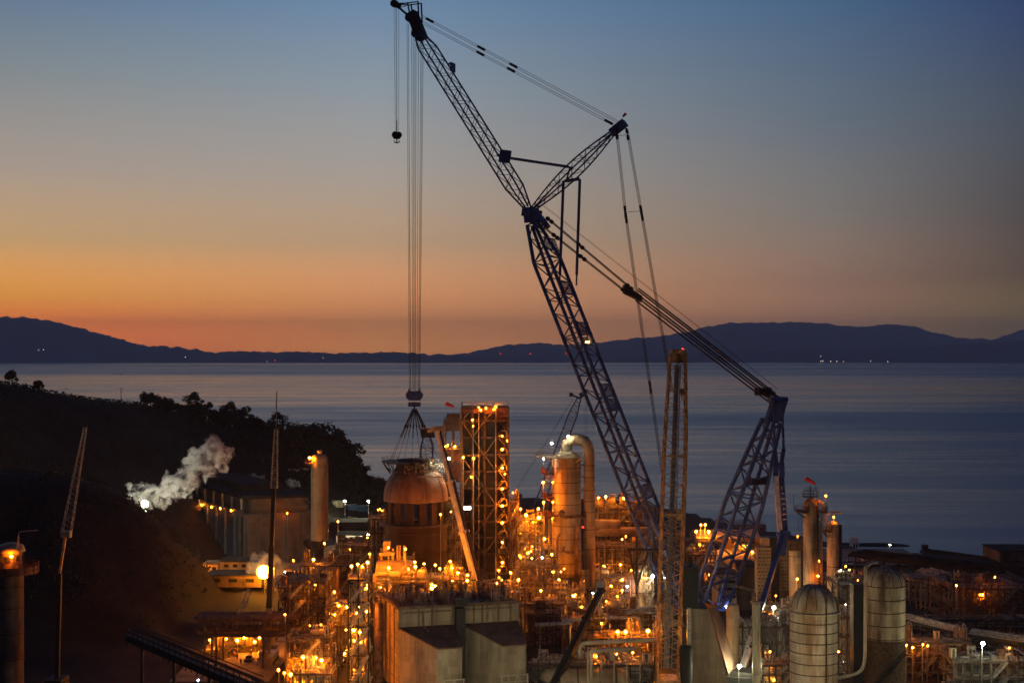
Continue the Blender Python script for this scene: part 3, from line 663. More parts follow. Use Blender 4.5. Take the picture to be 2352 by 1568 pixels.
# ---------------------------------------------------------------- tall structure with the stair tower
D0 = 490; x0, x1 = PX(1060,D0), PX(1168,D0); zt = PZ(937, D0); dep = 15
tw = thing('process_tower', 'tallest steel tower, with a dark hoist shaft and orange lit stairs, behind the dome', 'process tower', ((x0+x1)/2, D0+dep/2, 0))
xs = [x0, PX(1085,D0), PX(1113,D0), PX(1140,D0), x1]
levels = [0, 7, 13.5] + [PZ(v, D0) for v in (1272, 1235, 1198, 1161, 1121, 1083, 1045, 1005)] + [PZ(966, D0), zt]
mb = MB()
for x in xs:
    for y in (D0, D0+dep): mb.beam((x,y,0), (x,y,zt), .65)
for z in levels[1:]:
    for y in (D0, D0+dep): mb.beam((x0,y,z), (x1,y,z), .5, .6)
    for x in xs: mb.beam((x,D0,z), (x,D0+dep,z), .4, .5)
part('steel_frame', mb, M['brown'], tw)
mb = MB()
for k, (za, zc) in enumerate(zip(levels, levels[1:])):
    for j in (0, 1, 2):
        if (k+j) % 3 != 0:
            if (k+j) % 2: mb.tube((xs[j],D0-.05,za), (xs[j+1],D0-.05,zc), .2, 5)
            else: mb.tube((xs[j+1],D0-.05,za), (xs[j],D0-.05,zc), .2, 5)
    mb.tube((x0,D0,za),(x0,D0+dep,zc),.18,4); mb.tube((x1,D0,za),(x1,D0+dep,zc),.18,4)
part('bracing', mb, M['steel'], tw)
mb = MB(); mb.box(((xs[2]+xs[3])/2, D0+5.2, zt/2-1), (xs[3]-xs[2]-.7, 8.4, zt-3)); part('hoist_shaft', mb, M['bsteel'], tw)
mb = MB()
for z in levels[1:]:
    mb.box(((x0+xs[2])/2, D0+dep/2, z-.4), (xs[2]-x0-.7, dep-.7, .12)); mb.box(((xs[3]+x1)/2, D0+dep/2+2.5, z-.4), (x1-xs[3]-.7, dep-5.6, .12))
part('decking', mb, M['frameb'], tw)
r2 = random.Random(11)
for k, (za, zc) in enumerate(zip(levels, levels[1:])):
    for j in (0, 1):
        q = r2.random(); xa, xb = xs[j]+.5, xs[j+1]-.5
        if k in (3,6) or q < .25: continue
        h_ = zc-za-.9; fr = 1 if q < .75 else .55
        mb = MB(); mb.box(((xa+xb)/2+(0 if fr == 1 else .6), D0+4+r2.uniform(0,1), za+.1+h_*fr/2), ((xb-xa)*(.95 if fr == 1 else .7), .15, h_*fr)); part('wall_panel', mb, M['olive'], tw)
mb = MB(); mb.box(((x0+x1)/2, D0+dep-1.2, zt/2+3), (x1-x0-.8, .3, zt-7)); part('back_wall', mb, M['olive'], tw)
mb = MB(); mb.box((x0+.35, D0+dep*.6, zt/2+3), (.2, dep*.7, zt-7)); part('side_wall', mb, M['olive'], tw)
mb = MB()
for k in range(1, len(levels)-2):
    za, zc = levels[k], levels[k+1]; mid = (za+zc)/2; xa, xb = xs[3]+.6, x1-.6
    for s_ in (0, .9):
        mb.beam((xa,D0+1.2+s_,za), (xb-.6,D0+1.2+s_,mid), .22); mb.beam((xb-.6,D0+2.6+s_,mid), (xa,D0+2.6+s_,zc), .22)
        mb.tube((xa,D0+1.2+s_,za+1.1), (xb-.6,D0+1.2+s_,mid+1.1), .07, 4); mb.tube((xb-.6,D0+2.6+s_,mid+1.1), (xa,D0+2.6+s_,zc+1.1), .07, 4)
    for i in range(10):
        t = (i+.5)/10; mb.box((xa+(xb-.6-xa)*t, D0+1.65, za+(mid-za)*t), (.4,.9,.06)); mb.box((xb-.6+(xa-xb+.6)*t, D0+3.05, mid+(zc-mid)*t), (.4,.9,.06))
    mb.tube((xb-.2,D0+.5,mid-1),(xb+.3,D0+.5,za+.3), .25, 5); mb.path([(xb-2,D0+.4,za+2.4),(xb,D0+.4,za+2.4),(xb,D0+.4,za)], .22, 6, .8)
part('stairway', mb, M['vessel'], tw)
mb = MB(); mb.handrail([(x0,D0,zt+.3),(x1,D0,zt+.3),(x1,D0+dep,zt+.3),(x0,D0+dep,zt+.3)], 1.4, .06, 2.4, True)
for x in (x0, xs[1], xs[3], x1): mb.tube((x,D0,zt), (x,D0,PZ(921,D0)), .08, 4)
mb.tube((x0,D0,PZ(922,D0)), (x1,D0,PZ(922,D0)), .07, 4); mb.tube((x0,D0,PZ(927,D0)), (x1,D0,PZ(927,D0)), .05, 4)
part('railing', mb, M['galv'], tw)
mb = MB(); mb.box(((x0+x1)/2, D0+dep*.5, zt-1.0), (x1-x0-1, dep-1, 1.6)); mb.box(((xs[3]+x1)/2, D0+5, PZ(955,D0)), (x1-xs[3]-.6, 8, 4.0)); part('machinery_house', mb, M['red'], tw)

# annex frames left of the tower
def simple_frame(name, label, cat, u0, u1, D, dep, vs, ncol, matf, wallm=None, walls=(), ztop=None, rail=True, stairs=False, cols=True):
    xa, xb = PX(u0,D), PX(u1,D); zs = [PZ(v,D) for v in vs]
    t_ = thing(name, label, cat, ((xa+xb)/2, D+dep/2, 0)); mb = MB(); zt_ = max(zs)
    for i in range(ncol):
        x = xa+(xb-xa)*i/(ncol-1)
        for y in (D, D+dep): mb.beam((x,y,0), (x,y,zt_), .5)
    for z in zs:
        for y in (D, D+dep): mb.beam((xa,y,z), (xb,y,z), .35, .45)
        for i in range(ncol):
            x = xa+(xb-xa)*i/(ncol-1); mb.beam((x,D,z), (x,D+dep,z), .3, .4)
    part('steel_frame', mb, M[matf], t_)
    mb = MB(); so = sorted(zs+[0])
    for k, (za, zc) in enumerate(zip(so, so[1:])):
        for i in range(ncol-1):
            if (i+k) % 2: continue
            p, q = xa+(xb-xa)*i/(ncol-1), xa+(xb-xa)*(i+1)/(ncol-1)
            mb.tube((p,D,za),(q,D,zc),.14,4); 
            if (i*7+k) % 3: mb.tube((q,D+dep,za),(p,D+dep,zc),.14,4)
    part('bracing', mb, M[matf], t_)
    for z in zs: mb = MB(); mb.box(((xa+xb)/2, D+dep/2, z-.32), (xb-xa-.6, dep-.6, .1)); part('decking', mb, M['deck'], t_)
    if rail:
        mb = MB()
        for z in zs: mb.handrail([(xa,D,z+.2),(xb,D,z+.2),(xb,D+dep,z+.2),(xa,D+dep,z+.2)], 1.15, .05, 2.2, True)
        part('railing', mb, M['galv'], t_)
    if walls:
        for (ua, va, ub, vb) in walls: mb = MB(); mb.box((PX((ua+ub)/2,D), D+dep*.35, (PZ(va,D)+PZ(vb,D))/2), (px(ub-ua,D), dep*.5, px(vb-va,D))); part('wall_panel', mb, M[wallm], t_)
    return t_
simple_frame('process_unit', 'narrow frame of stacked tan and red boxes leaning against the tall tower', 'process unit', 1020, 1058, 494, 13, (968, 988, 1030, 1065, 1105, 1150, 1185), 3, 'steel', 'red', [(1024,970,1056,986), (1026,1034,1057,1062), (1030,1068,1056,1103), (1022,1108,1045,1148)])
mb = MB(); xa = PX(1040,494); mb.box((xa, 499, PZ(955,494)-1), (4.5,6,3.2)); single('rooftop_cabin', mb, M['red'], 'small reddish cabin on top of the narrow frame beside the tower', 'cabin')
# ---------------------------------------------------------------- generic process vessels
def column(name, label, cat, u, D, r, vtop, z0, matn, rings=(), dome=.55, skirt=None, smat='brown', n=28):
    x = PX(u, D); zt_ = PZ(vtop, D); o = thing(name, label, cat, (x, D, 0)); mb = MB()
    hd = r*dome; prof = [(r, z0), (r, zt_-hd)] + [(r*math.cos(k*math.pi/16), zt_-hd+hd*math.sin(k*math.pi/16)) for k in range(1, 9)]
    mb.lathe((x,D,0), prof, n); part('shell', mb, M[matn], o)
    if rings:
        mb = MB()
        for v in rings: mb.ring((x,D,PZ(v,D)), r+.02, .10, n)
        part('seam', mb, M['rust'], o)
    if z0 > .2:
        mb = MB(); mb.lathe((x,D,0), [(skirt or r*.98, 0), (skirt or r*.98, z0)], n); part('skirt', mb, M[smat], o)
    return o, x, zt_
def balcony(parent, x, D, r, z, a0, a1, w=2.2, matn='red', rail='galv', solid=0.0, name='platform'):
    mb = MB(); A0, A1 = R(a0), R(a1); k = max(4, int((a1-a0)/14))
    mb.lathe((x,D,0), [(r,z-.3),(r+w,z-.3),(r+w,z),(r,z),(r,z-.3)], k, A0, A1, False)
    pts = [(x+(r+w)*math.cos(A0+(A1-A0)*i/k), D+(r+w)*math.sin(A0+(A1-A0)*i/k), z) for i in range(k+1)]
    pts = [(x+r*math.cos(A0), D+r*math.sin(A0), z)] + pts + [(x+r*math.cos(A1), D+r*math.sin(A1), z)]
    mb.handrail(pts, 1.3, .06, 1.4)
    if solid:
        m2 = max(6, int((A1-A0)*(r+w)/.42))
        for i in range(m2+1):
            a_ = A0+(A1-A0)*i/m2; mb.beam((x+(r+w)*math.cos(a_), D+(r+w)*math.sin(a_), z), (x+(r+w)*math.cos(a_), D+(r+w)*math.sin(a_), z+solid+.5), .2, .08)
    for i in range(0, k+1, 2):
        a_ = A0+(A1-A0)*i/k; mb.tube((x+(r+w*.9)*math.cos(a_), D+(r+w*.9)*math.sin(a_), z-.3), (x+r*math.cos(a_), D+r*math.sin(a_), z-2), .1, 4)
    return part(name, mb, M[matn], parent)

# main column with the goose-neck pipe
o, x, zt_ = column('fractionator_column', 'fat tan column with a goose-neck pipe arching over its head', 'column', 1301, 465, 4.85, 1034, 3, 'vessel', (1073, 1106, 1130, 1156, 1180, 1205, 1235, 1262, 1290), .62)
D = 465
mb = MB(); mb.path([(x-.5,D,zt_-1.5), P(1301,1030,D), P(1303,1016,D), P(1315,1009,D), P(1328,1008,D), P(1342,1013,D), P(1351,1026,D), P(1353,1045,D), P(1354,1345,D)], 1.85, 14, 1.5); part('overhead_pipe', mb, M['tan'], o)
mb = MB()
for v in (1068, 1095, 1125, 1150, 1175, 1215, 1260): mb.tube((x+4,D,PZ(v,D)), (PX(1352,D),D,PZ(v,D)), .18, 5); mb.ring((PX(1353,D),D,PZ(v,D)), 1.95, .12, 14)
part('pipe_guide', mb, M['brown'], o)
mb = MB(); mb.path([P(1296,1178,D-5.6), P(1289,1172,D-5.8), P(1285,1178,D-5.8), P(1289,1186,D-5.8), P(1300,1188,D-5.6), P(1345,1187,D-3)], .42, 8, .5)
mb.path([P(1297,1255,D-5.6), P(1292,1262,D-5.8), P(1300,1268,D-5.6), P(1340,1268,D-3)], .38, 8, .5); mb.path([P(1280,1345,D-6), P(1280,1235,D-6), P(1286,1226,D-5.5)], .4, 8, .6)
for u in (1325, 1333): mb.tube(P(u,1268,D-5.5), P(u,1345,D-5.5), .55, 8)
mb.tube(P(1325,1205,D-5), P(1325,1345,D-5), .9, 8)
part('side_pipe', mb, M['pipe2'], o)
balcony(o, x, D, 4.9, PZ(1046,D), 150, 300, 5.2, 'vessel')
balcony(o, x, D, 4.9, PZ(1085,D), 160, 215, 3.4, 'red', solid=1.3); balcony(o, x, D, 4.9, PZ(1140,D), 165, 215, 3.2, 'red', solid=1.2)
balcony(o, x, D, 4.9, PZ(1180,D), 165, 235, 3.2, 'red', solid=1.2); balcony(o, x, D, 4.9, PZ(1320,D), 150, 340, 2.6, 'brown', solid=.9); balcony(o, x, D, 4.9, PZ(1255,D), 165, 215, 3.0, 'vessel', solid=1.2)
mb = MB(); mb.ladder((x-6.4, D-1.5), 10, zt_-4); mb.ladder((x-7.0, D-1.5), PZ(1300,D), PZ(1260,D)); part('ladder', mb, M['galv'], o)
mb = MB()
for u in (1275, 1262): mb.tube(P(u,1345,D-6), P(u,1192 if u==1262 else 1320,D-6), .5, 8)
part('riser_pipe', mb, M['vessel'], o)

# left column by the long building
o, x, zt_ = column('stripper_column', 'brown column on a narrow black skirt at the end of the long building', 'column', 733, 545, 3.15, 1042, PZ(1240,545), 'tan', (), .5, 1.9, 'bsteel')
mb = MB(); mb.box((x+.2, 545, zt_+.2), (1.6,1.6,2.2)); mb.tube((x+3.3,545,PZ(1240,545)), (x+3.3,545,zt_-2), .3, 6); part('vent', mb, M['tan'], o)
balcony(o, x, 545, 2.4, PZ(1063,545), 130, 230, 3.0, 'red', solid=.4); balcony(o, x, 545, 3.1, PZ(1152,545), 150, 220, 2.6, 'brown'); balcony(o, x, 545, 2.0, PZ(1250,545), 140, 230, 4.0, 'bsteel', solid=1.0)
mb = MB(); mb.tube(P(708,1315,543), P(708,1250,543), .5, 6); mb.path([P(742,1240,542), P(742,1260,542), P(716,1262,542), P(716,1320,542)], .5, 8, 1.2); part('downcomer', mb, M['bsteel'], o)

# long building
A = Vector((PX(565,553), 553, 0)); B = Vector((PX(407,640), 640, 0)); C = Vector((PX(718,562), 562, 0)); Dd = B+(C-A)
bl = thing('boiler_house', 'long grey clad building with a lit gallery of orange lamps below its roof', 'building', A)
z1, z2 = PZ(1180,553), PZ(1146,553)
mb = MB(); mb.prism([(q.x,q.y) for q in (A,C,Dd,B)], 0, z1); part('wall', mb, M['clad'], bl); mb = MB(); q_ = (C-A).normalized(); n_ = Vector((q_.y,-q_.x,0))*.12; mb.prism([(p.x,p.y) for p in (A+n_,C+n_,C+n_*.05,A+n_*.05)], 0.1, z1-.1); part('end_wall', mb, M['bwall'], bl)
e1 = (B-A).normalized(); e2 = (C-A).normalized(); mb = MB()
q = [A+e1*2+e2*3, C+e1*2-e2*1, Dd-e1*1-e2*1, B-e1*1+e2*3]; mb.prism([(p.x,p.y) for p in q], z1, z2); part('upper_wall', mb, M['bwall'], bl)
mb = MB(); q = [A+e1*-1+e2*-1, C-e1*1+e2*1, Dd+e1*1+e2*1, B+e1*1-e2*1]; mb.prism([(p.x,p.y) for p in q], z2, z2+1.2)
q = [A+e1*20+e2*5, C+e1*20-e2*5, Dd-e1*20-e2*5, B-e1*20+e2*5]; mb.prism([(p.x,p.y) for p in q], z2+1.2, z2+4.0); part('roof', mb, M['roof'], bl)
L = (B-A).length
for k in range(9):
    mb = MB(); p = A+e1*(L*k/8); mb.beam(p-e2*.5, p-e2*.5+Vector((0,0,z1)), 1.0); part('pilaster', mb, M['clad'], bl)
for k in range(6): 
    mb = MB(); p = A+e2*((C-A).length*k/5)-e1*.2; mb.beam(p, p+Vector((0,0,z1)), .35); part('pilaster', mb, M['clad'], bl)
for k in range(8):
    mb = MB(); p = A+e1*(L*(k+.5)/8)+e2*1.6; c_ = p+Vector((0,0,z1+2.6)); mb.beam(c_-e2*1.4+Vector((0,0,-2.6)), c_-e2*1.4+Vector((0,0,z2-z1-2.6)), .7, 1.2); part('gallery_post', mb, M['cladw'], bl)
mb = MB(); mb.handrail([A+e2*.4+Vector((0,0,z1)), B+e2*.4+Vector((0,0,z1))], 1.2, .06, 3); mb.handrail([A+e1*.3+Vector((0,0,z1)), C+e1*.3+Vector((0,0,z1))], 1.2, .06, 2)
part('railing', mb, M['bsteel'], bl)
mb = MB(); p = A+e1*4-e2*.9; mb.tube(p, p+Vector((0,0,z1-1)), .9, 10); mb.box(p+Vector((0,0,z1)), (3,3,2.4)); part('duct', mb, M['conc2'], bl)

# yard beyond: containers, sheds, wall
def shed(name, label, cat, u0, u1, v0, v1, D, dep, matn, roofm=None, yaw=0, pitch=0, door=None, windows=0):
    xa, xb = PX(u0,D), PX(u1,D); zb_, zt_ = max(0, PZ(v1,D)), PZ(v0,D); c = Vector(((xa+xb)/2, D+dep/2, zb_)); o = thing(name, label, cat, c); mb = MB()
    mb.box(c+Vector((0,0,(zt_-zb_)/2)), (xb-xa, dep, zt_-zb_), yaw); part('wall', mb, M[matn], o); mb = MB()
    if pitch: 
        w2, d2 = (xb-xa)/2+.4, dep/2+.4
        vs = [Vector((sx*w2, sy*d2, 0)) for sx, sy in ((-1,-1),(1,-1),(1,1),(-1,1))]+[Vector((-w2,0,pitch)), Vector((w2,0,pitch))]
        ro = Matrix.Rotation(yaw, 3, 'Z'); vs = [ro@p+c+Vector((0,0,zt_-zb_+.003)) for p in vs]
        mb.add(vs, [(0,1,5,4),(2,3,4,5),(0,4,3),(1,2,5),(3,2,1,0)])
    else: mb.box(c+Vector((0,0,zt_-zb_+.15)), (xb-xa+.5, dep+.5, .3), yaw)
    part('roof', mb, M[roofm or matn], o)
    ro = Matrix.Rotation(yaw, 3, 'Z')
    if door:
        mb = MB(); p = ro@Vector(((xb-xa)*door, -dep/2-.04, 1.2)); mb.box(c+p, (1.4, .08, 2.4), yaw); part('door', mb, M['brown'], o)
    for k in range(windows):
        mb = MB(); p = ro@Vector(((xb-xa)*((k+.5)/windows-.5)*.9, -dep/2-.04, (zt_-zb_)*.6)); mb.box(c+p, ((xb-xa)/windows*.45, .08, (zt_-zb_)*.3), yaw); part('window', mb, M['glass'], o)
    return o
def container(u, v, D, L, matn, label, cat='container', stripes=False, yaw=.0, h=2.9):
    while D < 760 and height(PX(u,D),D)+.1 < PZ(v+7,D): D += 2
    p = Vector((PX(u,D), D, height(PX(u,D),D)+.1)); o = thing('container', label, cat, p, None); mb = MB(); mb.box(p+Vector((0,0,h/2+.1)), (L,2.6,h), yaw)
    part('shell', mb, M[matn], o); mb = MB(); ro = Matrix.Rotation(yaw,3,'Z'); k = int(L/.6)
    for i in range(k): q = ro@Vector((-L/2+L*(i+.5)/k, -1.34, 0)); mb.beam(p+q+Vector((0,0,.2)), p+q+Vector((0,0,h)), .14)
    part('ribs', mb, M[matn], o); mb = MB(); mb.box(p+Vector((0,0,h+.13)), (L+.1,2.7,.06), yaw); part('roof', mb, M['lightblue'], o)
    return o
Dy = 656
def gz(u, D): return height(PX(u,D), D)
container(826, 1168, Dy, 9, 'teal', 'blue container with pale roof, the larger one, in the white-lit yard by the water', yaw=.15)
container(806, 1168, Dy-8, 6, 'teal', 'small blue container standing left of the larger one in the yard', yaw=.1)
container(776, 1160, Dy+10, 5, 'cream', 'cream container right of the brown column in the far yard', h=3.2)
container(690, 1150, 690, 18, 'cladw', 'long pale trailer behind the roof of the grey building', yaw=.05, h=3)
shed('workshop', 'white lit low workshop behind the brown column and the drum', 'shed', 772, 842, 1229, 1246, 610, 14, 'white', 'roof', windows=5)
mb = MB(); mb.beam(P(752,1178,720), P(842,1195,650), .35, 1.0); 
for i in range(8): q = P(752,1178,720).lerp(P(842,1195,650), i/7); mb.beam((q.x,q.y,0),(q.x,q.y,q.z), .25)
single('pipeline', mb, M['cladw'], 'pale pipeline sloping past the far yard right of the brown column', 'pipeline')
shed('storage_shed', 'low dark shed below the pale pipeline', 'shed', 760, 850, 1200, 1225, 640, 16, 'roof', windows=0)

# low buildings and wall at left, lit by the big flood
shed('control_building', 'long low buff building glowing orange left of the bright flood lamp', 'building', 505, 595, 1290, 1312, 505, 12, 'cladw', 'roof', .0, 0, None, 4)
shed('pump_house', 'small buff hut with a lamp at the left end of the low buff building', 'hut', 466, 502, 1296, 1318, 505, 9, 'cladw', 'conc2', windows=2)
shed('store_building', 'dark flat store below the low buff building', 'building', 470, 600, 1322, 1348, 490, 12, 'conc2', 'roof', door=.2, windows=3)
mb = MB(); mb.beam(P(418,1372,470), P(470,1362,480), 1.2, 1.6); single('kerb_wall', mb, M['conc2'], 'short earth-coloured retaining wall at the foot of the dark mound', 'wall')
mb = MB(); mb.beam(P(280,1452,412), P(440,1430,432), .25, .3); single('guard_rail', mb, M['galv'], 'thin pale guard rail crossing the dark ground at lower left', 'guard rail')

# left edge tower with lit crown
D = 330; x = PX(24, D); lt = thing('vent_stack', 'dark stack with a lit orange balcony at the left edge', 'stack', (x, D, 0)); zc = PZ(1311, D)
mb = MB(); mb.lathe((x,D,0), [(3.0,0),(3.0,zc-.4)], 24); part('shell', mb, M['conc2'], lt); mb = MB(); [mb.ring((x,D,z_), 3.05, .12, 24) for z_ in (6,12,18,24,29)]; mb.ladder((x+2.2,D-2.3), 0, zc); part('ring', mb, M['rust'], lt)
mb = MB(); mb.lathe((x,D,0), [(2.7,zc),(2.7,PZ(1268,D)),(3.4,PZ(1266,D)),(3.0,PZ(1252,D)),(1.2,PZ(1246,D)),(.1,PZ(1245,D))], 24); part('head', mb, M['tan'], lt)
mb = MB(); mb.lathe((x,D,0), [(2.6,zc-.4),(6.4,zc-.4),(6.4,zc),(2.6,zc),(2.6,zc-.4)], 28, smooth=False); mb.lathe((x,D,0), [(6.35,zc),(6.35,zc+1.5)], 28, smooth=False); mb.handrail([(x+6.4*math.cos(k*.35),D+6.4*math.sin(k*.35),zc) for k in range(18)], 1.9, .07, 2, True); part('balcony', mb, M['red'], lt)
mb = MB()
for k in range(8): a_ = k*math.pi/4+.2; mb.box((x+2.72*math.cos(a_), D+2.72*math.sin(a_), PZ(1280,D)), (.5,.9,1.2), a_)
mb.tube((x-1.2,D-2.7,PZ(1292,D)),(x-1.2,D-3.0,PZ(1292,D)), .7, 12); part('opening', mb, M['bsteel'], lt)
mb = MB(); mb.tube((x+2.2,D-2,zc+5), (x+2.6,D-2,PZ(1226,D)), .12, 5); mb.path([(x+2.6,D-2,PZ(1226,D)-2), (x+2.6,D-2,PZ(1218,D)), P(88,1217,D-2)], .12, 5, .8); part('davit', mb, M['galv'], lt)

# conveyor at the bottom left
mb = MB(); p, q = P(300,1462,352), P(600,1590,300); mb.beam(p, q, 3.0, 1.7); cv = thing('conveyor_gallery', 'dark sloping conveyor gallery crossing the bottom left corner', 'conveyor', (p+q)/2*1.0); LOC[cv.name] = (p+q)/2
part('gallery', mb, M['darkclad'], cv); mb = MB()
for s_ in (-2.4, 2.4): mb.tube(p+Vector((0,s_,1.9)), q+Vector((0,s_,1.9)), .3, 6); mb.tube(p+Vector((0,s_,2.9)), q+Vector((0,s_,2.9)), .12, 5)
for k in range(24):
    c_ = p.lerp(q, k/23); mb.beam(c_+Vector((0,-2.3,-1.6)), c_+Vector((0,-2.3,2.9)), .2)
part('girder', mb, M['darkclad'], cv)
for k in range(4): mb = MB(); c_ = p.lerp(q, .1+k*.27); mb.beam((c_.x,c_.y,0), c_, .7); part('trestle', mb, M['bsteel'], cv)

# big concrete block with two hoppers in the foreground
O = Vector((PX(915,345), 345, 0)); ex = Vector((.955,.297,0)); ey = Vector((-.297,.955,0)); ZT = 20.8
def bk(a, b): q = O+ex*a+ey*b; return (q.x, q.y)
bb = thing('concrete_bunker', 'massive stained concrete bunker with two projecting hoppers in the foreground', 'bunker', O)
mb = MB(); mb.prism([bk(0,0), bk(31,0), bk(31,17), bk(0,24)], 0, ZT); part('wall', mb, M['conc'], bb)
mb = MB(); mb.prism([bk(-.4,-.4), bk(31.4,-.4), bk(31.4,.3), bk(-.4,.3)], ZT-.2, ZT+.5); mb.prism([bk(-.4,.3), bk(.3,.3), bk(.3,23.8), bk(-.4,23.8)], ZT-.2, ZT+.5)
for a in (4.9, 8.3, 13.6, 15.2, 19, 21.2, 25.4, 28.6): mb.prism([bk(a,-.28), bk(a+.35,-.28), bk(a+.35,.05), bk(a,.05)], 16.0, ZT-.2)
for b_ in (4, 9, 14, 20): mb.prism([bk(-.25,b_), bk(.02,b_), bk(.02,b_+.5), bk(-.25,b_+.5)], 0, ZT-.25)
part('pilaster', mb, M['conc2'], bb)
for a, dd, zf in ((0, 11, 12.6), (16.3, 10.4, 12.2)):
    poly = [bk(a+.05,0), bk(a+7.2,-dd), bk(a+13.2,-dd), bk(a+14.2,0)]
    org = O.copy()
    fz = lambda X, Y: 15.9 + (( (X-org.x)*ey.x + (Y-org.y)*ey.y)/dd)*(15.9-zf)
    mb = MB(); mb.prism(poly, 0, fz); hp = part('hopper', mb, M['conc'], bb)
    mb = MB(); poly2 = [bk(a-.1,0), bk(a+7.1,-dd-.25), bk(a+13.4,-dd-.25), bk(a+14.4,0)]; mb.prism(poly2, lambda X,Y: fz(X,Y)+.03, lambda X,Y: fz(X,Y)+.35); part('roof', mb, M['rroof'], hp, 'rusty brown sloping roof')
    mb = MB(); yy = -dd-.6
    for c_ in (a+6.9, a+8.6, a+13.4): qx = bk(c_, yy); mb.beam((qx[0],qx[1],0), (qx[0],qx[1],5.2), .35)
    for z in (5.2, 3.6): q1, q2 = bk(a+6.7,yy), bk(a+13.7,yy); mb.beam((*q1,z),(*q2,z), .25)
    q1, q2, q3 = bk(a+8.6,yy), bk(a+11,yy), bk(a+13.4,yy); mb.tube((*q1,0),(*q2,5.1),.12,5); mb.tube((*q3,0),(*q2,5.1),.12,5)
    part('support_frame', mb, M['cladw'], hp)
for z in (3.2, 6.4, 9.6, 12.8):
    mb = MB(); mb.prism([bk(-.06,.0), bk(.02,.0), bk(.02,24), bk(-.06,24)], z, z+.12); part('construction_joint', mb, M['conc2'], bb)
mb = MB(); q1 = bk(30.2,-.5); mb.ladder(q1, 0, ZT+1, .8, (ex.x, ex.y)); q1 = bk(2.4,-.4); mb.ladder(q1, 15.9, ZT+1, .7, (ex.x, ex.y)); part('ladder', mb, M['pipe2'], bb)
mb = MB(); mb.path([(*bk(6.2,-.5),ZT-.6), (*bk(6.2,-.5),16.4), (*bk(6.8,-3),15.6)], .22, 6, .6); mb.path([(*bk(22.6,-.5),ZT+.6), (*bk(22.6,-.5),16.6)], .25, 6); mb.path([(*bk(1.2,-.35),ZT-1.1), (*bk(29.5,-.35),ZT-1.1)], .14, 6); part('drain_pipe', mb, M['pipe2'], bb)
q1 = bk(15.2, -1.6); mb = MB(); mb.box((q1[0],q1[1],9.6), (2.2,2.2,19.2+2.6), .30); mb.box((q1[0],q1[1],22), (3,3,1.6), .30); part('chute', mb, M['bsteel'], bb)
mb = MB(); r2 = random.Random(5)
for i in range(110):
    a, b_ = r2.uniform(.6,30.4), r2.uniform(.8,15.5); h_ = r2.choice((.8,1.5,2.4,3.2,4.0)); q = bk(a,b_); mb.cur = 0
    mb.tube((*q,ZT), (*q,ZT+h_), r2.uniform(.12,.45), 7)
part('roof_vent', mb, M['pipe2'], bb)
mb = MB(); mb.handrail([(*bk(.5,.5),ZT+.3),(*bk(30.5,.5),ZT+.3)], 1.1, .05, 2); mb.handrail([(*bk(.5,.5),ZT+.3),(*bk(.5,22),ZT+.3)], 1.1, .05, 2); part('railing', mb, M['bsteel'], bb)
mb = MB(); q = bk(-2,14); mb.tube((*q,0), (*q,PZ(1388,358)), 1.2, 12); mb.ball((q[0],q[1],PZ(1388,358)), 1.25, 8); part('pipe', mb, M['pipe2'], bb)

# concrete hopper tower and dark hood right of the orange crane
D = 352; h0 = thing('concrete_chute_tower', 'leaning concrete chute tower with a sunlit-looking pale edge beside the orange crane', 'chute tower', (PX(1605,D), D, 0)); h0['label'] = 'buff concrete chute tower with a slanting buttress right of the orange crane'
zt_ = PZ(1398, D); xa, xb, xc, xd = PX(1588,D), PX(1610,D), PX(1632,D), PX(1660,D)
mb = MB(); mb.add([(xa,D,-3),(PX(1675,D),D,-3),(PX(1668,D),D,PZ(1545,D)),(PX(1628,D),D,zt_),(xa,D,zt_),(xa,D+9,-3),(PX(1675,D),D+9,-3),(PX(1668,D),D+9,PZ(1545,D)),(PX(1628,D),D+9,zt_),(xa,D+9,zt_)], [(0,1,2,3,4),(9,8,7,6,5),(1,0,5,6),(2,1,6,7),(3,2,7,8),(4,3,8,9),(0,4,9,5)]); part('wall', mb, M['conc'], h0)
mb = MB(); mb.add([(PX(1628,D)+.3,D+1,zt_),(PX(1668,D)+.6,D+1,PZ(1545,D)),(PX(1700,D),D+6,PZ(1540,D)),(PX(1655,D),D+6,zt_),(PX(1628,D)+.3,D+12,zt_-.5),(PX(1668,D),D+12,-3),(PX(1700,D),D+12,-3)], [(0,1,2,3),(3,2,6,4),(1,5,6,2)]); part('chute', mb, M['conc2'], h0)
mb = MB(); mb.box((PX(1588,D), D+4, PZ(1350,D)), (px(34,D), 8, px(94,D))); mb.tube((PX(1588,D), D+2, PZ(1303,D)), (PX(1588,D), D+2, PZ(1280,D)), .5, 8); part('hood', mb, M['bsteel'], h0)
mb = MB(); mb.lathe((PX(1574,D), D-1.5, 0), [(1.7,-3),(1.7,PZ(1484,D)),(1.3,PZ(1478,D)),(.1,PZ(1476,D))], 18); part('tank', mb, M['bsteel'], h0); mb = MB(); mb.box((PX(1583,D), D+.5, PZ(1450,D)), (px(8,D), 2, px(110,D))); part('duct', mb, M['galv'], h0)

